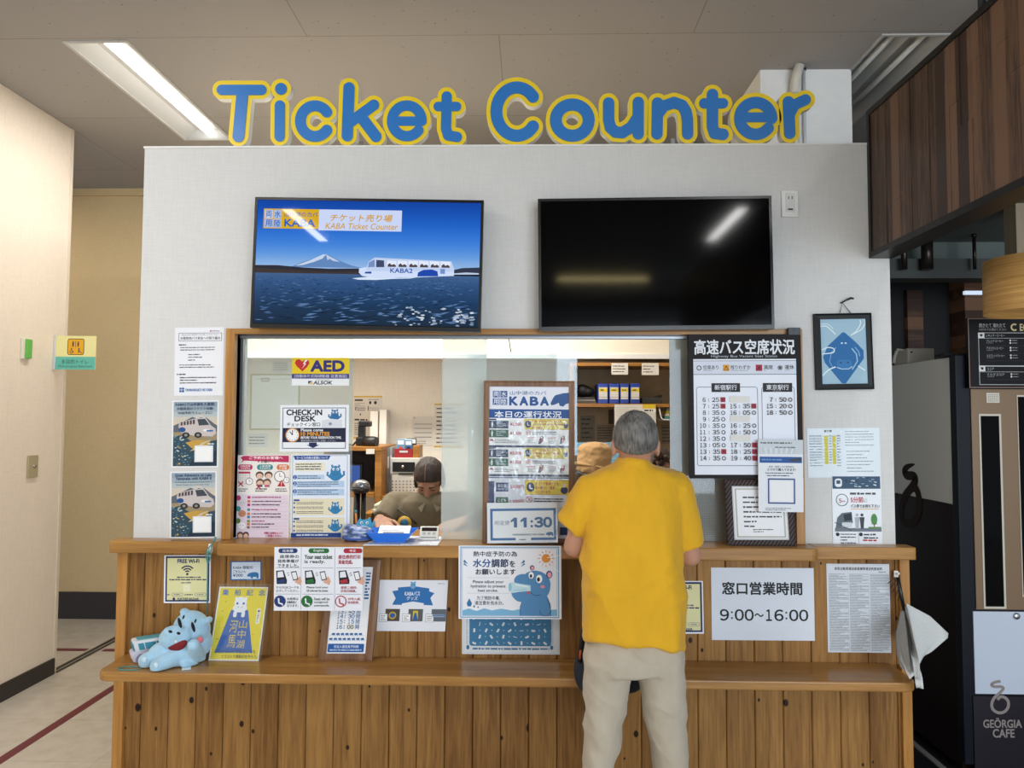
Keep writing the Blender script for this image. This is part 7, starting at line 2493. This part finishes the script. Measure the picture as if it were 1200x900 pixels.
# small box on the machine
a, b = at(1063.5, 408, .72), at(1095.5, 428, .72)
cb = thing('control_box', 'small beige control box with a cable on top of the vending machine', 'box', ((a.x + b.x) / 2, .78, ZT))
MB(pmat('beige_box', '#b4ada0', rough=.4)).box((a.x, .72, ZT + .0008), (b.x, .86, a.z), .005).build('case', cb)
for dx, dz in ((.02, -.02), (.02, -.09)):
    MB(M_BLACKP).lathe([(.005, 0), (.004, .002), (.0005, .0025)], (a.x + dx, .7197, a.z + dz), axis=(0, -1, 0), n=12).build('screw', cb)
MB(pmat('pale_cable', '#c9c4ba', rough=.5)).tube([(a.x + .002, .76, ZT + .07), (a.x - .03, .76, ZT + .075), (a.x - .045, .76, ZT + .04), (a.x - .05, .76, ZT + .006)], .007, n=10).build('cable', cb)
q0 = at(1117, 416, .3)
tag(MB(pmat('black_cloth', '#17181a', rough=.8)).box((q0.x - .02, .33, ZT + .0062), (q0.x + .08, .42, ZT + .016), .004).build('black_case'), 'small black flat case on the front corner of the vending machine', 'case')
# thin string hanging at the window head
a, b = at(596, 393, .02), at(599, 413, .02)
tag(MB(pmat('grey_string', '#55534e', rough=.7)).tube([(a.x, .018, OZ1 - .0125), (a.x + .004, .018, a.z - .03), (b.x - .004, .018, b.z + .02), (b.x, .018, b.z)], .0022, n=8).build('pull_string'), 'thin grey string hanging from the window head between the two screens', 'string')
# ------------------------------------------------------------------ people
M_SKIN = pmat('skin', '#b98a72', rough=0.55, sub=0.12, var=0.06, var_scale=25)
M_SKIND = pmat('skin_tan', '#a3785f', rough=0.55, sub=0.12, var=0.06, var_scale=25)
M_EYEW = pmat('eye_white', '#e2dfda', rough=0.25)
M_IRIS = pmat('iris_dark', '#20140e', rough=0.2)


def hand(mb, wrist, d, up, thumb_side, curl=0.5, s=1.0):
    """palm, four separate bent fingers of unequal length and a thumb leaving the side of the palm"""
    d = d.normalized()
    side = thumb_side - d * thumb_side.dot(d)
    side.normalize()
    up = side.cross(d).normalized() * (1 if side.cross(d).dot(up) > 0 else -1)
    kn = []
    for i, (o, l) in enumerate(((.030, .088), (.010, .093), (-.011, .089), (-.031, .080))):
        k = wrist + d * l * s + side * o * s
        mb.cap(wrist + side * o * .55 * s, k, .0145 * s, .0105 * s, n=10)
        kn.append(k)
    for i, (k, L_) in enumerate(zip(kn, (.068, .076, .070, .055))):
        a, q = 0.0, k
        spread = side * (.10 - .065 * i)
        for j, f in enumerate((.45, .31, .24)):
            a += curl * (.35, .5, .4)[j]
            dd = ((d + spread) * math.cos(a) - up * math.sin(a)).normalized()
            n_ = q + dd * L_ * f * s
            mb.cap(q, n_, (.0092 - .0008 * j) * s, (.0086 - .0009 * j) * s, n=10)
            q = n_
    t0 = wrist + d * .022 * s + side * .026 * s
    t1 = t0 + (d * .55 + side * .7 - up * .25).normalized() * .042 * s
    t2 = t1 + (d * .9 + side * .25 - up * .25).normalized() * .032 * s
    t3 = t2 + (d * .95 - up * .3).normalized() * .024 * s
    mb.cap(t0, t1, .0135 * s, .0108 * s, n=10).cap(t1, t2, .0108 * s, .0095 * s, n=10).cap(t2, t3, .0095 * s, .0075 * s, n=10)


def head(mb, c, f, s=1.0, u=None):
    """skull, jaw, nose, lips, brow, ears; c = skull centre, f = facing direction"""
    f = f.normalized()
    u = u or Vector((0, 0, 1))
    r = f.cross(u).normalized()
    u = r.cross(f).normalized()
    R = Matrix((r, f, u)).transposed()
    def P(a, b, e): return c + (r * a + f * b + u * e) * s
    def E(a, b, e, x, y, z): mb.ell(P(a, b, e), (x * s, y * s, z * s), rot=R, seg=20)
    E(0, -.008, .012, .074, .092, .092)
    E(0, .028, -.045, .058, .062, .075)
    E(0, .052, -.088, .034, .034, .03)
    for k in (-1, 1):
        E(k * .032, .062, -.025, .026, .022, .028)          # cheek
        E(k * .026, .078, .022, .024, .012, .008)           # brow
        E(k * .077, -.006, -.026, .009, .020, .031)         # ear
        E(k * .080, -.014, -.012, .007, .012, .018)
    mb.cap(P(0, .084, .010), P(0, .104, -.026), .0085 * s, .0125 * s)
    for k in (-1, 1):
        E(k * .010, .094, -.030, .009, .010, .008)
    E(0, .084, -.055, .022, .010, .0055)
    E(0, .082, -.065, .019, .011, .0065)
    return P, R


def eyes(P, R, parent, s=1.0, closed=False):
    for k in (-1, 1):
        if closed:
            MB(M_IRIS).tube([P(k * .019, .083, -.002), P(k * .026, .0855, -.0035), P(k * .036, .0855, -.0035), P(k * .044, .079, -.001)], [.001 * s, .0018 * s, .0018 * s, .001 * s], n=8).build('eyelashes', parent)
            MB(M_IRIS).cap(P(k * .016, .089, .022), P(k * .044, .083, .024), .003 * s, .0022 * s, n=8).build('eyebrow', parent)
            continue
        MB(M_EYEW).ell(P(k * .031, .078, .004), (.012 * s, .008 * s, .0055 * s), rot=R, seg=14).use(M_IRIS).ell(P(k * .031, .0835, .004), (.0055 * s, .004 * s, .005 * s), rot=R, seg=12).build('eye', parent)
        MB(M_IRIS).cap(P(k * .016, .089, .022), P(k * .044, .083, .024), .003 * s, .0022 * s, n=8).build('eyebrow', parent)


def figure(name, label, base, skin, hc, facing, neck, sh, el, wr, hd, hips, knees, feet, s=1.0, up=None, hand_s=1.0, closed=False):
    t = thing('person', label, 'person', base)
    mb = MB(skin)
    P, R = head(mb, hc, facing, s, up)
    mb.cap(neck, hc + Vector((0, -.012 * facing.y, -.05)), .056 * s, .050 * s)
    chest = (sh[0] + sh[1]) / 2
    mb.cap(neck, chest - Vector((0, 0, .02)), .06, .08)
    pel = (hips[0] + hips[1]) / 2
    mb.ell(chest - Vector((0, 0, .13)), ((sh[1] - sh[0]).length * .40, .10, .19))
    mb.ell(chest.lerp(pel, .62), (.125, .095, .17))
    mb.ell(pel + Vector((0, 0, .03)), (.145, .105, .12))
    for i in (0, 1):
        mb.cap(chest.lerp(sh[i], .35) - Vector((0, 0, .02)), sh[i], .045, .046)
        mb.cap(sh[i], el[i], .046, .040)
        mb.cap(el[i], wr[i], .041, .027)
        hand(mb, wr[i], hd[i][0], hd[i][1], hd[i][2], hd[i][3], hand_s)
        mb.cap(hips[i], knees[i], .076, .046)
        mb.cap(knees[i], feet[i], .046, .036)
        mb.cap(feet[i] + Vector((0, 0, -.03)), feet[i] + Vector((0, .13 * (1 if facing.y > 0 else -1), -.045)), .035, .03)
    o = mb.build('body', t)
    melt(o, 0.0062, 4, 0.5)
    eyes(P, R, t, s, closed)
    return t, P, R


def hair_cap(P, R, parent, mat, s=1.0, low=-.03, front=.07, grow=1.05, noise=.004, extra=None, name='hair'):
    """skull cap cut along a plane from the nape (low) to the forehead (front)"""
    bm = bmesh.new()
    bmesh.ops.create_uvsphere(bm, u_segments=56, v_segments=40, radius=1)
    for v in bm.verts:
        v.co = Vector((v.co.x * .0775 * grow, v.co.y * .095 * grow - .009, v.co.z * .094 * grow + .012))
    bmesh.ops.bisect_plane(bm, geom=bm.verts[:] + bm.edges[:] + bm.faces[:], plane_co=(0, -.10, low), plane_no=(0, (front - low) / .17, -1), clear_outer=True)
    bm.normal_update()
    for v in bm.verts:
        q = v.co
        k = noise * (mnoise.noise(Vector((q.x * 150, q.y * 40, q.z * 25))) + .8 * mnoise.noise(Vector((q.x * 40, q.y * 40, q.z * 20))))
        v.co = q + v.normal * (k + noise * .4)
    be = [e for e in bm.edges if e.is_boundary]
    ex = bmesh.ops.extrude_edge_only(bm, edges=be)
    for g in ex['geom']:
        if isinstance(g, bmesh.types.BMVert):
            g.co = g.co * .90
    mb = MB(mat)
    for v in bm.verts:
        v.co = P(v.co.x, v.co.y, v.co.z)
    mb.bm(bm, True)
    if extra:
        extra(mb)
    return mb.build(name, parent)


def hair_mat(name, a, b, sc=1.0):
    m, nt, bs = node_mat(name)
    N, L = nt.nodes.new, nt.links.new
    tc = N('ShaderNodeTexCoord'); mp = N('ShaderNodeMapping'); mp.inputs['Scale'].default_value = (220 * sc, 120 * sc, 22 * sc)
    n = N('ShaderNodeTexNoise'); n.inputs['Scale'].default_value = 1; n.inputs['Detail'].default_value = 4
    n2 = N('ShaderNodeTexNoise'); n2.inputs['Scale'].default_value = 16; n2.inputs['Detail'].default_value = 2
    L(tc.outputs['Object'], mp.inputs[0]); L(mp.outputs[0], n.inputs['Vector']); L(tc.outputs['Object'], n2.inputs['Vector'])
    ad = N('ShaderNodeMath'); ad.operation = 'MULTIPLY_ADD'; ad.inputs[1].default_value = .45
    L(n2.outputs['Fac'], ad.inputs[0])
    hm = N('ShaderNodeMath'); hm.operation = 'MULTIPLY'; hm.inputs[1].default_value = .6; L(n.outputs['Fac'], hm.inputs[0]); L(hm.outputs[0], ad.inputs[2])
    r = N('ShaderNodeValToRGB'); r.color_ramp.elements[0].position = .36; r.color_ramp.elements[1].position = .68
    r.color_ramp.elements[0].color = (*lin(a), 1); r.color_ramp.elements[1].color = (*lin(b), 1)
    L(ad.outputs[0], r.inputs['Fac']); L(r.outputs['Color'], bs.inputs['Base Color']); bs.inputs['Roughness'].default_value = .6
    bp = N('ShaderNodeBump'); bp.inputs['Strength'].default_value = .5; bp.inputs['Distance'].default_value = .004
    L(n.outputs['Fac'], bp.inputs['Height']); L(bp.outputs[0], bs.inputs['Normal'])
    return m


def cloth(name, c, rough=.85, fine=700):
    m = pmat(name, c, rough=rough, sheen=.15, var=.05, var_scale=9, bump=.55, bump_scale=9, stretch=(1.6, 1.2, .75))
    return m


def oval(c, rx, ry, n=36, e=2.4):
    out = []
    for k in range(n):
        a = 2 * math.pi * k / n
        ca, sa = math.cos(a), math.sin(a)
        out.append(Vector((c.x + rx * math.copysign(abs(ca) ** (2 / e), ca), c.y + ry * math.copysign(abs(sa) ** (2 / e), sa), c.z)))
    return out


# ---- man in the yellow shirt
MY = -0.50
def mp_(x, y, d=0.0): return at(x, y, MY + d)
def lv(x, z, d=0.0):
    """point at photo column x and height z"""
    q = at(x, 600, MY + d); return Vector((q.x, MY + d, z))
Z_ = lambda y: at(740, y, MY).z
hc = mp_(744.5, 517, .0)
sh = [mp_(699, 580), mp_(791, 580)]
el = [mp_(674, 640, .05), mp_(808, 650, .05)]
wr = [Vector((el[0].x + .10, -.165, LEDGE + .045)), Vector((el[1].x - .11, -.165, LEDGE + .045))]
hips = [lv(716, .80), lv(768, .80)]
knees = [lv(704, .44, .0), lv(782, .44, .0)]
feet = [lv(700, .085, .02), lv(788, .085, .02)]
down = Vector((0, 0, 1))
man, P_, R_h = figure('person', 'person in a yellow T-shirt and beige trousers standing at the counter, seen from behind', Vector((hips[0].lerp(hips[1], .5).x, MY, 0)), M_SKIN, hc,
    Vector((0.06, 1, -.16)), mp_(742, 553), sh, el, wr, [(Vector((.25, 1, -.12)), down, Vector((1, 0, 0)), .35), (Vector((-.25, 1, -.12)), down, Vector((-1, 0, 0)), .35)], hips, knees, feet, .96)
M_GREYHAIR = hair_mat('grey_hair', '#2f2d2c', '#85827e')
hair_cap(P_, R_h, man, M_GREYHAIR, s=.96, low=-.074, front=.045, grow=1.03, noise=.0022)

# shirt
M_SHIRT = cloth('yellow_jersey', '#d9a512')
mb = MB(M_SHIRT)
rings = []
for y, xl, xr, ry, dy in ((540.5, 726, 759, .062, .0), (545, 724, 762, .064, .0), (549, 715, 770, .068, .0), (554, 699, 787, .075, .0), (561, 687, 799, .088, .005), (578, 684, 801, .108, .01), (600, 685, 801, .118, .01), (640, 684, 799, .122, .01), (690, 683.5, 798, .125, .005), (720, 683, 798.5, .128, .0), (744, 682, 799, .128, .0), (757, 682, 800, .129, .0)):
    a, b = mp_(xl, y), mp_(xr, y)
    zz_ = at(740, y, MY - ry * .85).z
    c = (a + b) / 2 + Vector((0, dy, 0)); c.z = zz_
    rg_ = oval(c, (b.x - a.x) / 2, ry, 44, 2.4 if y < 660 else 2.9)
    if y > 740:
        rg_ = [Vector((q.x, q.y, at(740, (753 if y > 750 else 741) + 9.5 * (q.x - a.x) / (b.x - a.x), min(q.y, c.y)).z)) for q in rg_]
    rings.append(rg_)
mb.loft(rings)
for s0, s1, r0, r1 in ((mp_(698, 577), mp_(669.5, 617, .02), .063, .054), (mp_(790, 577), mp_(808.5, 640, .02), .063, .052)):
    m0 = s0.lerp(s1, .5)
    mb.cap(mp_(742, 562).lerp(s0, .35), s0 + Vector((0, 0, .004)), .062, .062)
    mb.tube([s0 + (s0 - s1) * .05, s0, m0, s1], [.05, r0, (r0 + r1) / 2, r1], n=28)
shirt = mb.build('t_shirt', man)
Sx0, Sx1, Szh = mp_(683, 700).x, mp_(800, 700).x, Z_(690)
def folds(co, n):
    p = co
    a = 0.0
    # long soft drapes from the shoulder blades, finer creases low on the back
    w = p.x + .10 * mnoise.noise(Vector((p.x * 3, p.y * 3, p.z * 2.2)))
    a += .011 * mnoise.noise(Vector((w * 13, p.y * 5 + 3, p.z * 1.7)))
    a += .005 * mnoise.noise(Vector((w * 30, p.y * 8, p.z * 4.5)))
    lo = max(0, 1 - abs(p.z - (Szh + .02)) / .16)
    a += .008 * lo * mnoise.noise(Vector((p.x * 9, p.y * 9 + 7, p.z * 28)))
    rd = 1 - abs(mnoise.noise(Vector((w * 8 + 4, p.y * 4, p.z * 2.6 + p.x * 3))))
    a += .010 * rd ** 4
    rd = 1 - abs(mnoise.noise(Vector((p.x * 5 + 9, p.y * 5, p.z * 11 - p.x * 6))))
    a += .008 * lo * rd ** 4
    a += .0016 * mnoise.noise(Vector((p.x * 60, p.y * 40, p.z * 40)))
    return co + n * a
melt(shirt, .0065, 3, .5, folds)
# collar rib and hems
mb = MB(cloth('yellow_rib', '#d0a011'))
a, b = mp_(726, 543), mp_(759, 543)
c = (a + b) / 2
pts = oval(c, (b.x - a.x) / 2 + .007, .069, 40, 2.2)
pts = [q + Vector((0, .0, -.012 if q.y > c.y + .02 else 0)) for q in pts]
mb.tube(pts, .0062, n=10, closed=True); mb.build('collar', man)
# trousers
M_TRS = cloth('beige_cotton', '#b4aa99', fine=900)
mb = MB(M_TRS)
rings = []
for z, xl, xr, ry in ((Z_(738), 692, 791, .10), (Z_(752), 687, 796, .112), (Z_(768), 683.5, 799.5, .122), (Z_(782), 683.5, 800, .118)):
    a, b = lv(xl, z), lv(xr, z)
    rings.append(oval((a + b) / 2, (b.x - a.x) / 2, ry, 40, 2.3))
mb.loft(rings)
for side, rows_ in ((0, ((770, 684, 741, .105), (800, 683.5, 736.5, .098), (828, 684, 733, .09), (860, 684, 727, .082), (900, 683.5, 720, .076))), (1, ((770, 742, 800, .105), (800, 748, 800.5, .098), (828, 752, 801, .09), (860, 757.5, 802.5, .082), (900, 764.5, 804.5, .076)))):
    rr = [oval((lv(xl, Z_(y)) + lv(xr, Z_(y))) / 2, (lv(xr, 1).x - lv(xl, 1).x) / 2, ry, 32, 2.1) for y, xl, xr, ry in rows_]
    f = feet[side]
    rr.append(oval(Vector((f.x, f.y - .0, .20)), .062, .07, 32, 2)); rr.append(oval(Vector((f.x, f.y, .075)), .06, .068, 32, 2))
    mb.loft(rr)
trs = mb.build('trousers', man)
def folds2(co, n):
    p = co
    a = .006 * mnoise.noise(Vector((p.x * 11 + p.z * 5, p.y * 6, p.z * 5)))
    a += .006 * mnoise.noise(Vector((p.x * 8, p.y * 8, p.z * 17 + p.x * 16)))
    rd = 1 - abs(mnoise.noise(Vector((p.x * 9 + p.z * 7, p.y * 5, p.z * 8))))
    a += .007 * rd ** 3 - .003
    a += .002 * mnoise.noise(Vector((p.x * 40, p.y * 30, p.z * 34)))
    return co + n * a
melt(trs, .0065, 2, .5, folds2)
M_SHOE = pmat('dark_shoe', '#26282c', rough=.6)
for f in feet:
    mb = MB(M_SHOE)
    mb.cap(f + Vector((0, -.03, -.035)), f + Vector((0, .15, -.045)), .046, .036); mb.ell(f + Vector((0, -.02, -.02)), (.047, .06, .05))
    o = mb.build('shoe', man); melt(o, .007, 3)
    zmin = f.z - .085
    for v in o.data.vertices:
        if v.co.z < .004: v.co.z = .004 + (v.co.z - .004) * .03
# navy bag in front of the man
bgp = at(676, 783, -.36)
mb = MB(pmat('navy_bag', '#1d2536', rough=.7, bump=.2, bump_scale=300))
mb.ell(at(700, 786, -.312), (.088, .040, .10)); mb.ell(at(735, 785, -.312), (.08, .040, .085))
bag = thing('shoulder_bag', 'navy shoulder bag hanging in front of the person in yellow', 'bag', at(705, 815, -.335))
o = mb.build('bag_body', bag); melt(o, .008, 4)
MB(pmat('black_strap', '#141518', rough=.6)).tube([at(679, 776, -.345), at(683, 740, -.352), at(700, 690, -.355), at(735, 620, -.355)], [.009, .009, .008, .008], n=10).build('strap', bag)
MB(pmat('orange_tab', '#c4572a', rough=.5)).tube([at(679.5, 772, -.357), at(680.5, 762, -.36)], .004, n=8).build('zip_tab', bag)

# ---- clerk at the left opening
CY = .60
def cp(x, y, d=0.0): return at(x, y, CY + d)
hc = cp(503, 560)
sh = [cp(463, 590, .02), cp(543, 590, .02)]
el = [cp(448, 622, -.10), cp(556, 630, -.08)]
wr = [Vector((cp(458, 600).x, .335, LEDGE + .035)), Vector((cp(548, 600).x, .335, LEDGE + .03))]
hips = [Vector((cp(488, 600).x, CY + .16, .60)), Vector((cp(524, 600).x, CY + .16, .60))]
knees = [Vector((hips[0].x - .04, CY - .08, .46)), Vector((hips[1].x + .04, CY - .08, .46))]
feet = [Vector((knees[0].x, CY - .02, .085)), Vector((knees[1].x, CY + .08, .085))]
clerk, P_, R_h = figure('person', 'person in an olive uniform shirt with a yellow badge, head bowed behind the blue tray', Vector((hips[0].lerp(hips[1], .5).x, CY + .1, 0)), M_SKIND, hc,
    Vector((-.05, -1, -1.0)), cp(503, 586, .04), sh, el, wr, [(Vector((.35, -.8, -.1)), down, Vector((1, 0, .1)), .6), (Vector((-.5, -.8, -.1)), down, Vector((-1, 0, .1)), .6)], hips, knees, feet, .92, closed=True)
M_BROWNHAIR = hair_mat('dark_brown_hair', '#120c0a', '#35241d')
def bun(m):
    m.ell(P_(0, -.105, -.02), (.04, .035, .04))
    for k in (-1, 1):
        m.ell(P_(k * .072, .000, -.012), (.012, .034, .045))
hair_cap(P_, R_h, clerk, M_BROWNHAIR, s=.92, low=-.085, front=.048, grow=1.045, noise=.003, extra=bun)
MB(M_SKIND).tube([P_(.004, -.009 + .095 * 1.045 * math.sin(a) * 1.022, .012 + .094 * 1.045 * math.cos(a) * 1.022) for a in np.linspace(.1, 1.0, 10)], [.0012] * 10, n=8).build('hair_parting', clerk)
M_OLIVE = cloth('olive_uniform', '#6b5f48')
mb = MB(M_OLIVE)
rings = []
for y, xl, xr, ry in ((577, 489, 519, .060), (581, 476, 530, .085), (587, 463, 543, .105), (598, 459, 547, .112), (615, 464, 542, .115), (640, 468, 538, .12), (690, 470, 538, .12), (735, 470, 538, .13)):
    a, b = cp(xl, y), cp(xr, y)
    rings.append(oval((a + b) / 2 + Vector((0, .03, 0)), (b.x - a.x) / 2, ry, 36, 2.3))
mb.loft(rings)
for i, e in enumerate((cp(449, 609, -.06), cp(556, 612, -.06))):
    mb.cap(cp(503, 590, .02).lerp(sh[i], .3), sh[i] + Vector((0, 0, .008)), .056, .058)
    mb.tube([sh[i] + Vector((0, 0, .01)), sh[i].lerp(e, .5), e], [.058, .060, .055], n=24)
uni = mb.build('uniform_shirt', clerk)
melt(uni, .007, 3, .5, lambda co, n: co + n * (.005 * mnoise.noise(Vector((co.x * 14, co.y * 10, co.z * 7))) + .0025 * mnoise.noise(Vector((co.x * 40, co.y * 30, co.z * 30)))))
# badge, collar points, shoulder tab, dark strap
b0 = at(474, 613, CY - .125)
mb = MB(pmat('badge_yellow', '#c79a2a', rough=.6)).lathe([(.034, 0), (.034, .0022), (.001, .0025)], b0, axis=(0, -1, 0), n=28)
rbd = mb.build('round_badge', clerk)
MB(pmat('badge_blue', '#2f6f94', rough=.6)).lathe([(.02, 0), (.02, .0015), (.001, .0016)], b0 + Vector((0, -.0026, 0)), axis=(0, -1, 0), n=24).build('badge_centre', rbd)
MB(pmat('dark_piping', '#1f1b18', rough=.6)).tube([at(466, 597, CY - .09), at(480, 606, CY - .115), at(488, 614, CY - .122)], .0045, n=8).build('piping', clerk)
for k in (-1, 1):
    q = P_(k * .03, .02, -.12)
    m_ = MB(M_OLIVE); a = cp(503 + k * 5, 590, -.075); b = cp(503 + k * 16, 590, -.05); c = cp(503 + k * 9, 600, -.1)
    m_.prism([a, b, c], (0, -.004, -.002)); m_.build('collar_point', clerk)
mb = MB(pmat('dark_trousers', '#1d1d20', rough=.8))
for i in (0, 1):
    mb.cap(hips[i], knees[i], .095, .07).cap(knees[i], feet[i] + Vector((0, 0, .02)), .07, .055)
mb.ell((hips[0] + hips[1]) / 2 + Vector((0, .02, .04)), (.17, .13, .125))
o = mb.build('trousers', clerk); melt(o, .009, 3)
# stool under the clerk
sx = (hips[0].x + hips[1].x) / 2
so = thing('office_stool', 'dark round stool under the clerk behind the counter', 'stool', (sx, CY + .16, 0))
MB(M_BLACKP).lathe([(.17, 0), (.18, .02), (.17, .05), (.0, .055)], (sx, CY + .20, .44), n=28).build('seat', so)
MB(M_CHROME).lathe([(.025, 0), (.025, .40)], (sx, CY + .20, .039), n=16).build('post', so)
MB(M_BLACKP).lathe([(.2, 0), (.2, .02), (.03, .038)], (sx, CY + .20, .0005), n=28).build('base', so)

# ---- clerk in the tan hat, back turned
DY = .98
def dp(x, y, d=0.0): return at(x, y, DY + d)
hc = dp(696, 541)
sh = [dp(672, 588), dp(722, 588)]
el = [dp(668, 640, .02), dp(727, 640, .02)]
wr = [el[0] + Vector((.02, .07, -.2)), el[1] + Vector((-.02, .07, -.2))]
hips = [Vector((dp(688, 600).x, DY, .78)), Vector((dp(706, 600).x, DY, .78))]
knees = [Vector((hips[0].x - .01, DY, .43)), Vector((hips[1].x + .01, DY, .43))]
feet = [Vector((hips[0].x - .01, DY, .085)), Vector((hips[1].x + .01, DY, .085))]
hatp, P_, R_h = figure('person', 'person in a tan field hat with black strap, back turned, inside the office', Vector((hips[0].lerp(hips[1], .5).x, DY, 0)), M_SKIND, hc,
    Vector((.1, 1, -.1)), dp(696, 572), sh, el, wr, [(Vector((.05, .25, -1)), Vector((-1, 0, 0)), Vector((0, 1, .2)), .4), (Vector((-.05, .25, -1)), Vector((1, 0, 0)), Vector((0, 1, .2)), .4)], hips, knees, feet, .95)
M_TAN = cloth('tan_canvas', '#b08a5a')
mb = MB(M_TAN)
rings = []
u_ = Vector((.10, .0, 1)).normalized()
for z, r in ((-.075, .088), (-.06, .096), (-.01, .098), (.035, .097), (.065, .098), (.085, .092), (.102, .07), (.110, .035)):
    rings.append([P_(r * math.cos(a) * (1.0 + .03 * math.sin(3 * a + z * 40)) + .06 * z, r * 1.08 * math.sin(a) - .006, z - .03 * (z < -.0) * math.cos(a) * .6) for a in np.linspace(0, 2 * math.pi, 40, endpoint=False)])
mb.loft(rings)
o = mb.build('field_hat', hatp)
o2 = melt(o, .006, 2, .5, lambda co, n: co + n * (.006 * mnoise.noise(Vector((co.x * 22, co.y * 22, co.z * 30))) + .003 * mnoise.noise(Vector((co.x * 50, co.y * 50, co.z * 60)))))
MB(M_TAN).tube([P_(.105 * math.cos(a), -.107 * math.sin(a), -.03 - .02 * math.cos(a)) for a in np.linspace(-.2, math.pi + .2, 24)], [.007 + .004 * math.sin(a * 2) ** 2 for a in np.linspace(0, 3, 24)], n=8).build('hat_fold', hatp)
MB(M_BLACKP).tube([P_(.1 * math.cos(a), -.095 * math.sin(a) - .004, -.088 - .02 * math.cos(a)) for a in np.linspace(.1, math.pi - .1, 20)], .006, n=8).build('black_strap', hatp)
MB(M_BLACKP).box(P_(.088, -.07, -.065), P_(.108, -.05, -.035), .004).build('strap_buckle', hatp)
mb = MB(M_OLIVE)
rings = [oval((dp(xl, y) + dp(xr, y)) / 2, (dp(xr, y).x - dp(xl, y).x) / 2, ry, 32, 2.3) for y, xl, xr, ry in ((566, 684, 708, .06), (577, 672, 722, .09), (590, 666, 728, .105), (640, 671, 723, .115), (700, 672, 722, .12))]
mb.loft(rings)
for i in (0, 1):
    mb.cap(((sh[0] + sh[1]) / 2).lerp(sh[i], .3), sh[i], .056, .058)
    mb.tube([sh[i], sh[i].lerp(el[i], .75)], [.060, .056], n=20)
o = mb.build('uniform_shirt', hatp); melt(o, .009, 3)
mb = MB(MATS['dark_trousers'])
for i in (0, 1):
    mb.cap(hips[i], knees[i], .1, .075).cap(knees[i], feet[i], .075, .06)
mb.ell((hips[0] + hips[1]) / 2, (.16, .12, .13)); o = mb.build('trousers', hatp); melt(o, .009, 3)

# ---- clerk at the right opening, facing out
EY = .52
def ep(x, y, d=0.0): return at(x, y, EY + d)
hc = ep(772, 548)
sh = [ep(732, 610), ep(812, 610)]
el = [ep(728, 660, .02), ep(818, 660, .02)]
wr = [Vector((el[0].x + .1, .30, LEDGE + .035)), Vector((el[1].x - .1, .30, LEDGE + .035))]
hips = [Vector((ep(758, 600).x, EY + .03, .74)), Vector((ep(786, 600).x, EY + .03, .74))]
knees = [Vector((hips[0].x, EY + .06, .42)), Vector((hips[1].x, EY + .06, .42))]
feet = [Vector((hips[0].x, EY + .1, .085)), Vector((hips[1].x, EY + .1, .085))]
ck2, P_, R_h = figure('person', 'person with wavy brown hair behind the window, mostly hidden by the man in yellow', Vector((hips[0].lerp(hips[1], .5).x, EY, 0)), M_SKIND, hc,
    Vector((-.2, -1, -.2)), ep(772, 585, .03), sh, el, wr, [(Vector((.3, -.8, -.05)), down, Vector((1, 0, 0)), .5), (Vector((-.3, -.8, -.05)), down, Vector((-1, 0, 0)), .5)], hips, knees, feet, .90)
def curls(m):
    rgc = random.Random(9)
    for k in range(26):
        a = rgc.uniform(-2.6, 2.6)
        m.ell(P_(.078 * math.sin(a), -.01 + .085 * math.cos(a) * (1 if abs(a) < 1.2 else .8), rgc.uniform(.02, .095)), rgc.uniform(.016, .026), seg=10)
hair_cap(P_, R_h, ck2, hair_mat('wavy_brown_hair', '#1f1511', '#4f382c'), s=.9, low=-.06, front=.055, grow=1.05, noise=.004, extra=curls)
mb = MB(M_OLIVE)
rings = [oval((ep(xl, y) + ep(xr, y)) / 2 + Vector((0, .02, 0)), (ep(xr, y).x - ep(xl, y).x) / 2, ry, 32, 2.3) for y, xl, xr, ry in ((584, 759, 787, .06), (596, 738, 806, .09), (612, 730, 814, .105), (660, 735, 808, .115), (730, 736, 808, .12))]
mb.loft(rings)
for i in (0, 1):
    mb.cap(((sh[0] + sh[1]) / 2).lerp(sh[i], .3), sh[i], .056, .058)
    mb.tube([sh[i], sh[i].lerp(el[i], .75)], [.060, .056], n=20)
o = mb.build('uniform_shirt', ck2); melt(o, .009, 3)
mb = MB(MATS['dark_trousers'])
for i in (0, 1):
    mb.cap(hips[i], knees[i], .1, .075).cap(knees[i], feet[i], .075, .06)
mb.ell((hips[0] + hips[1]) / 2, (.16, .12, .13)); o = mb.build('trousers', ck2); melt(o, .009, 3)
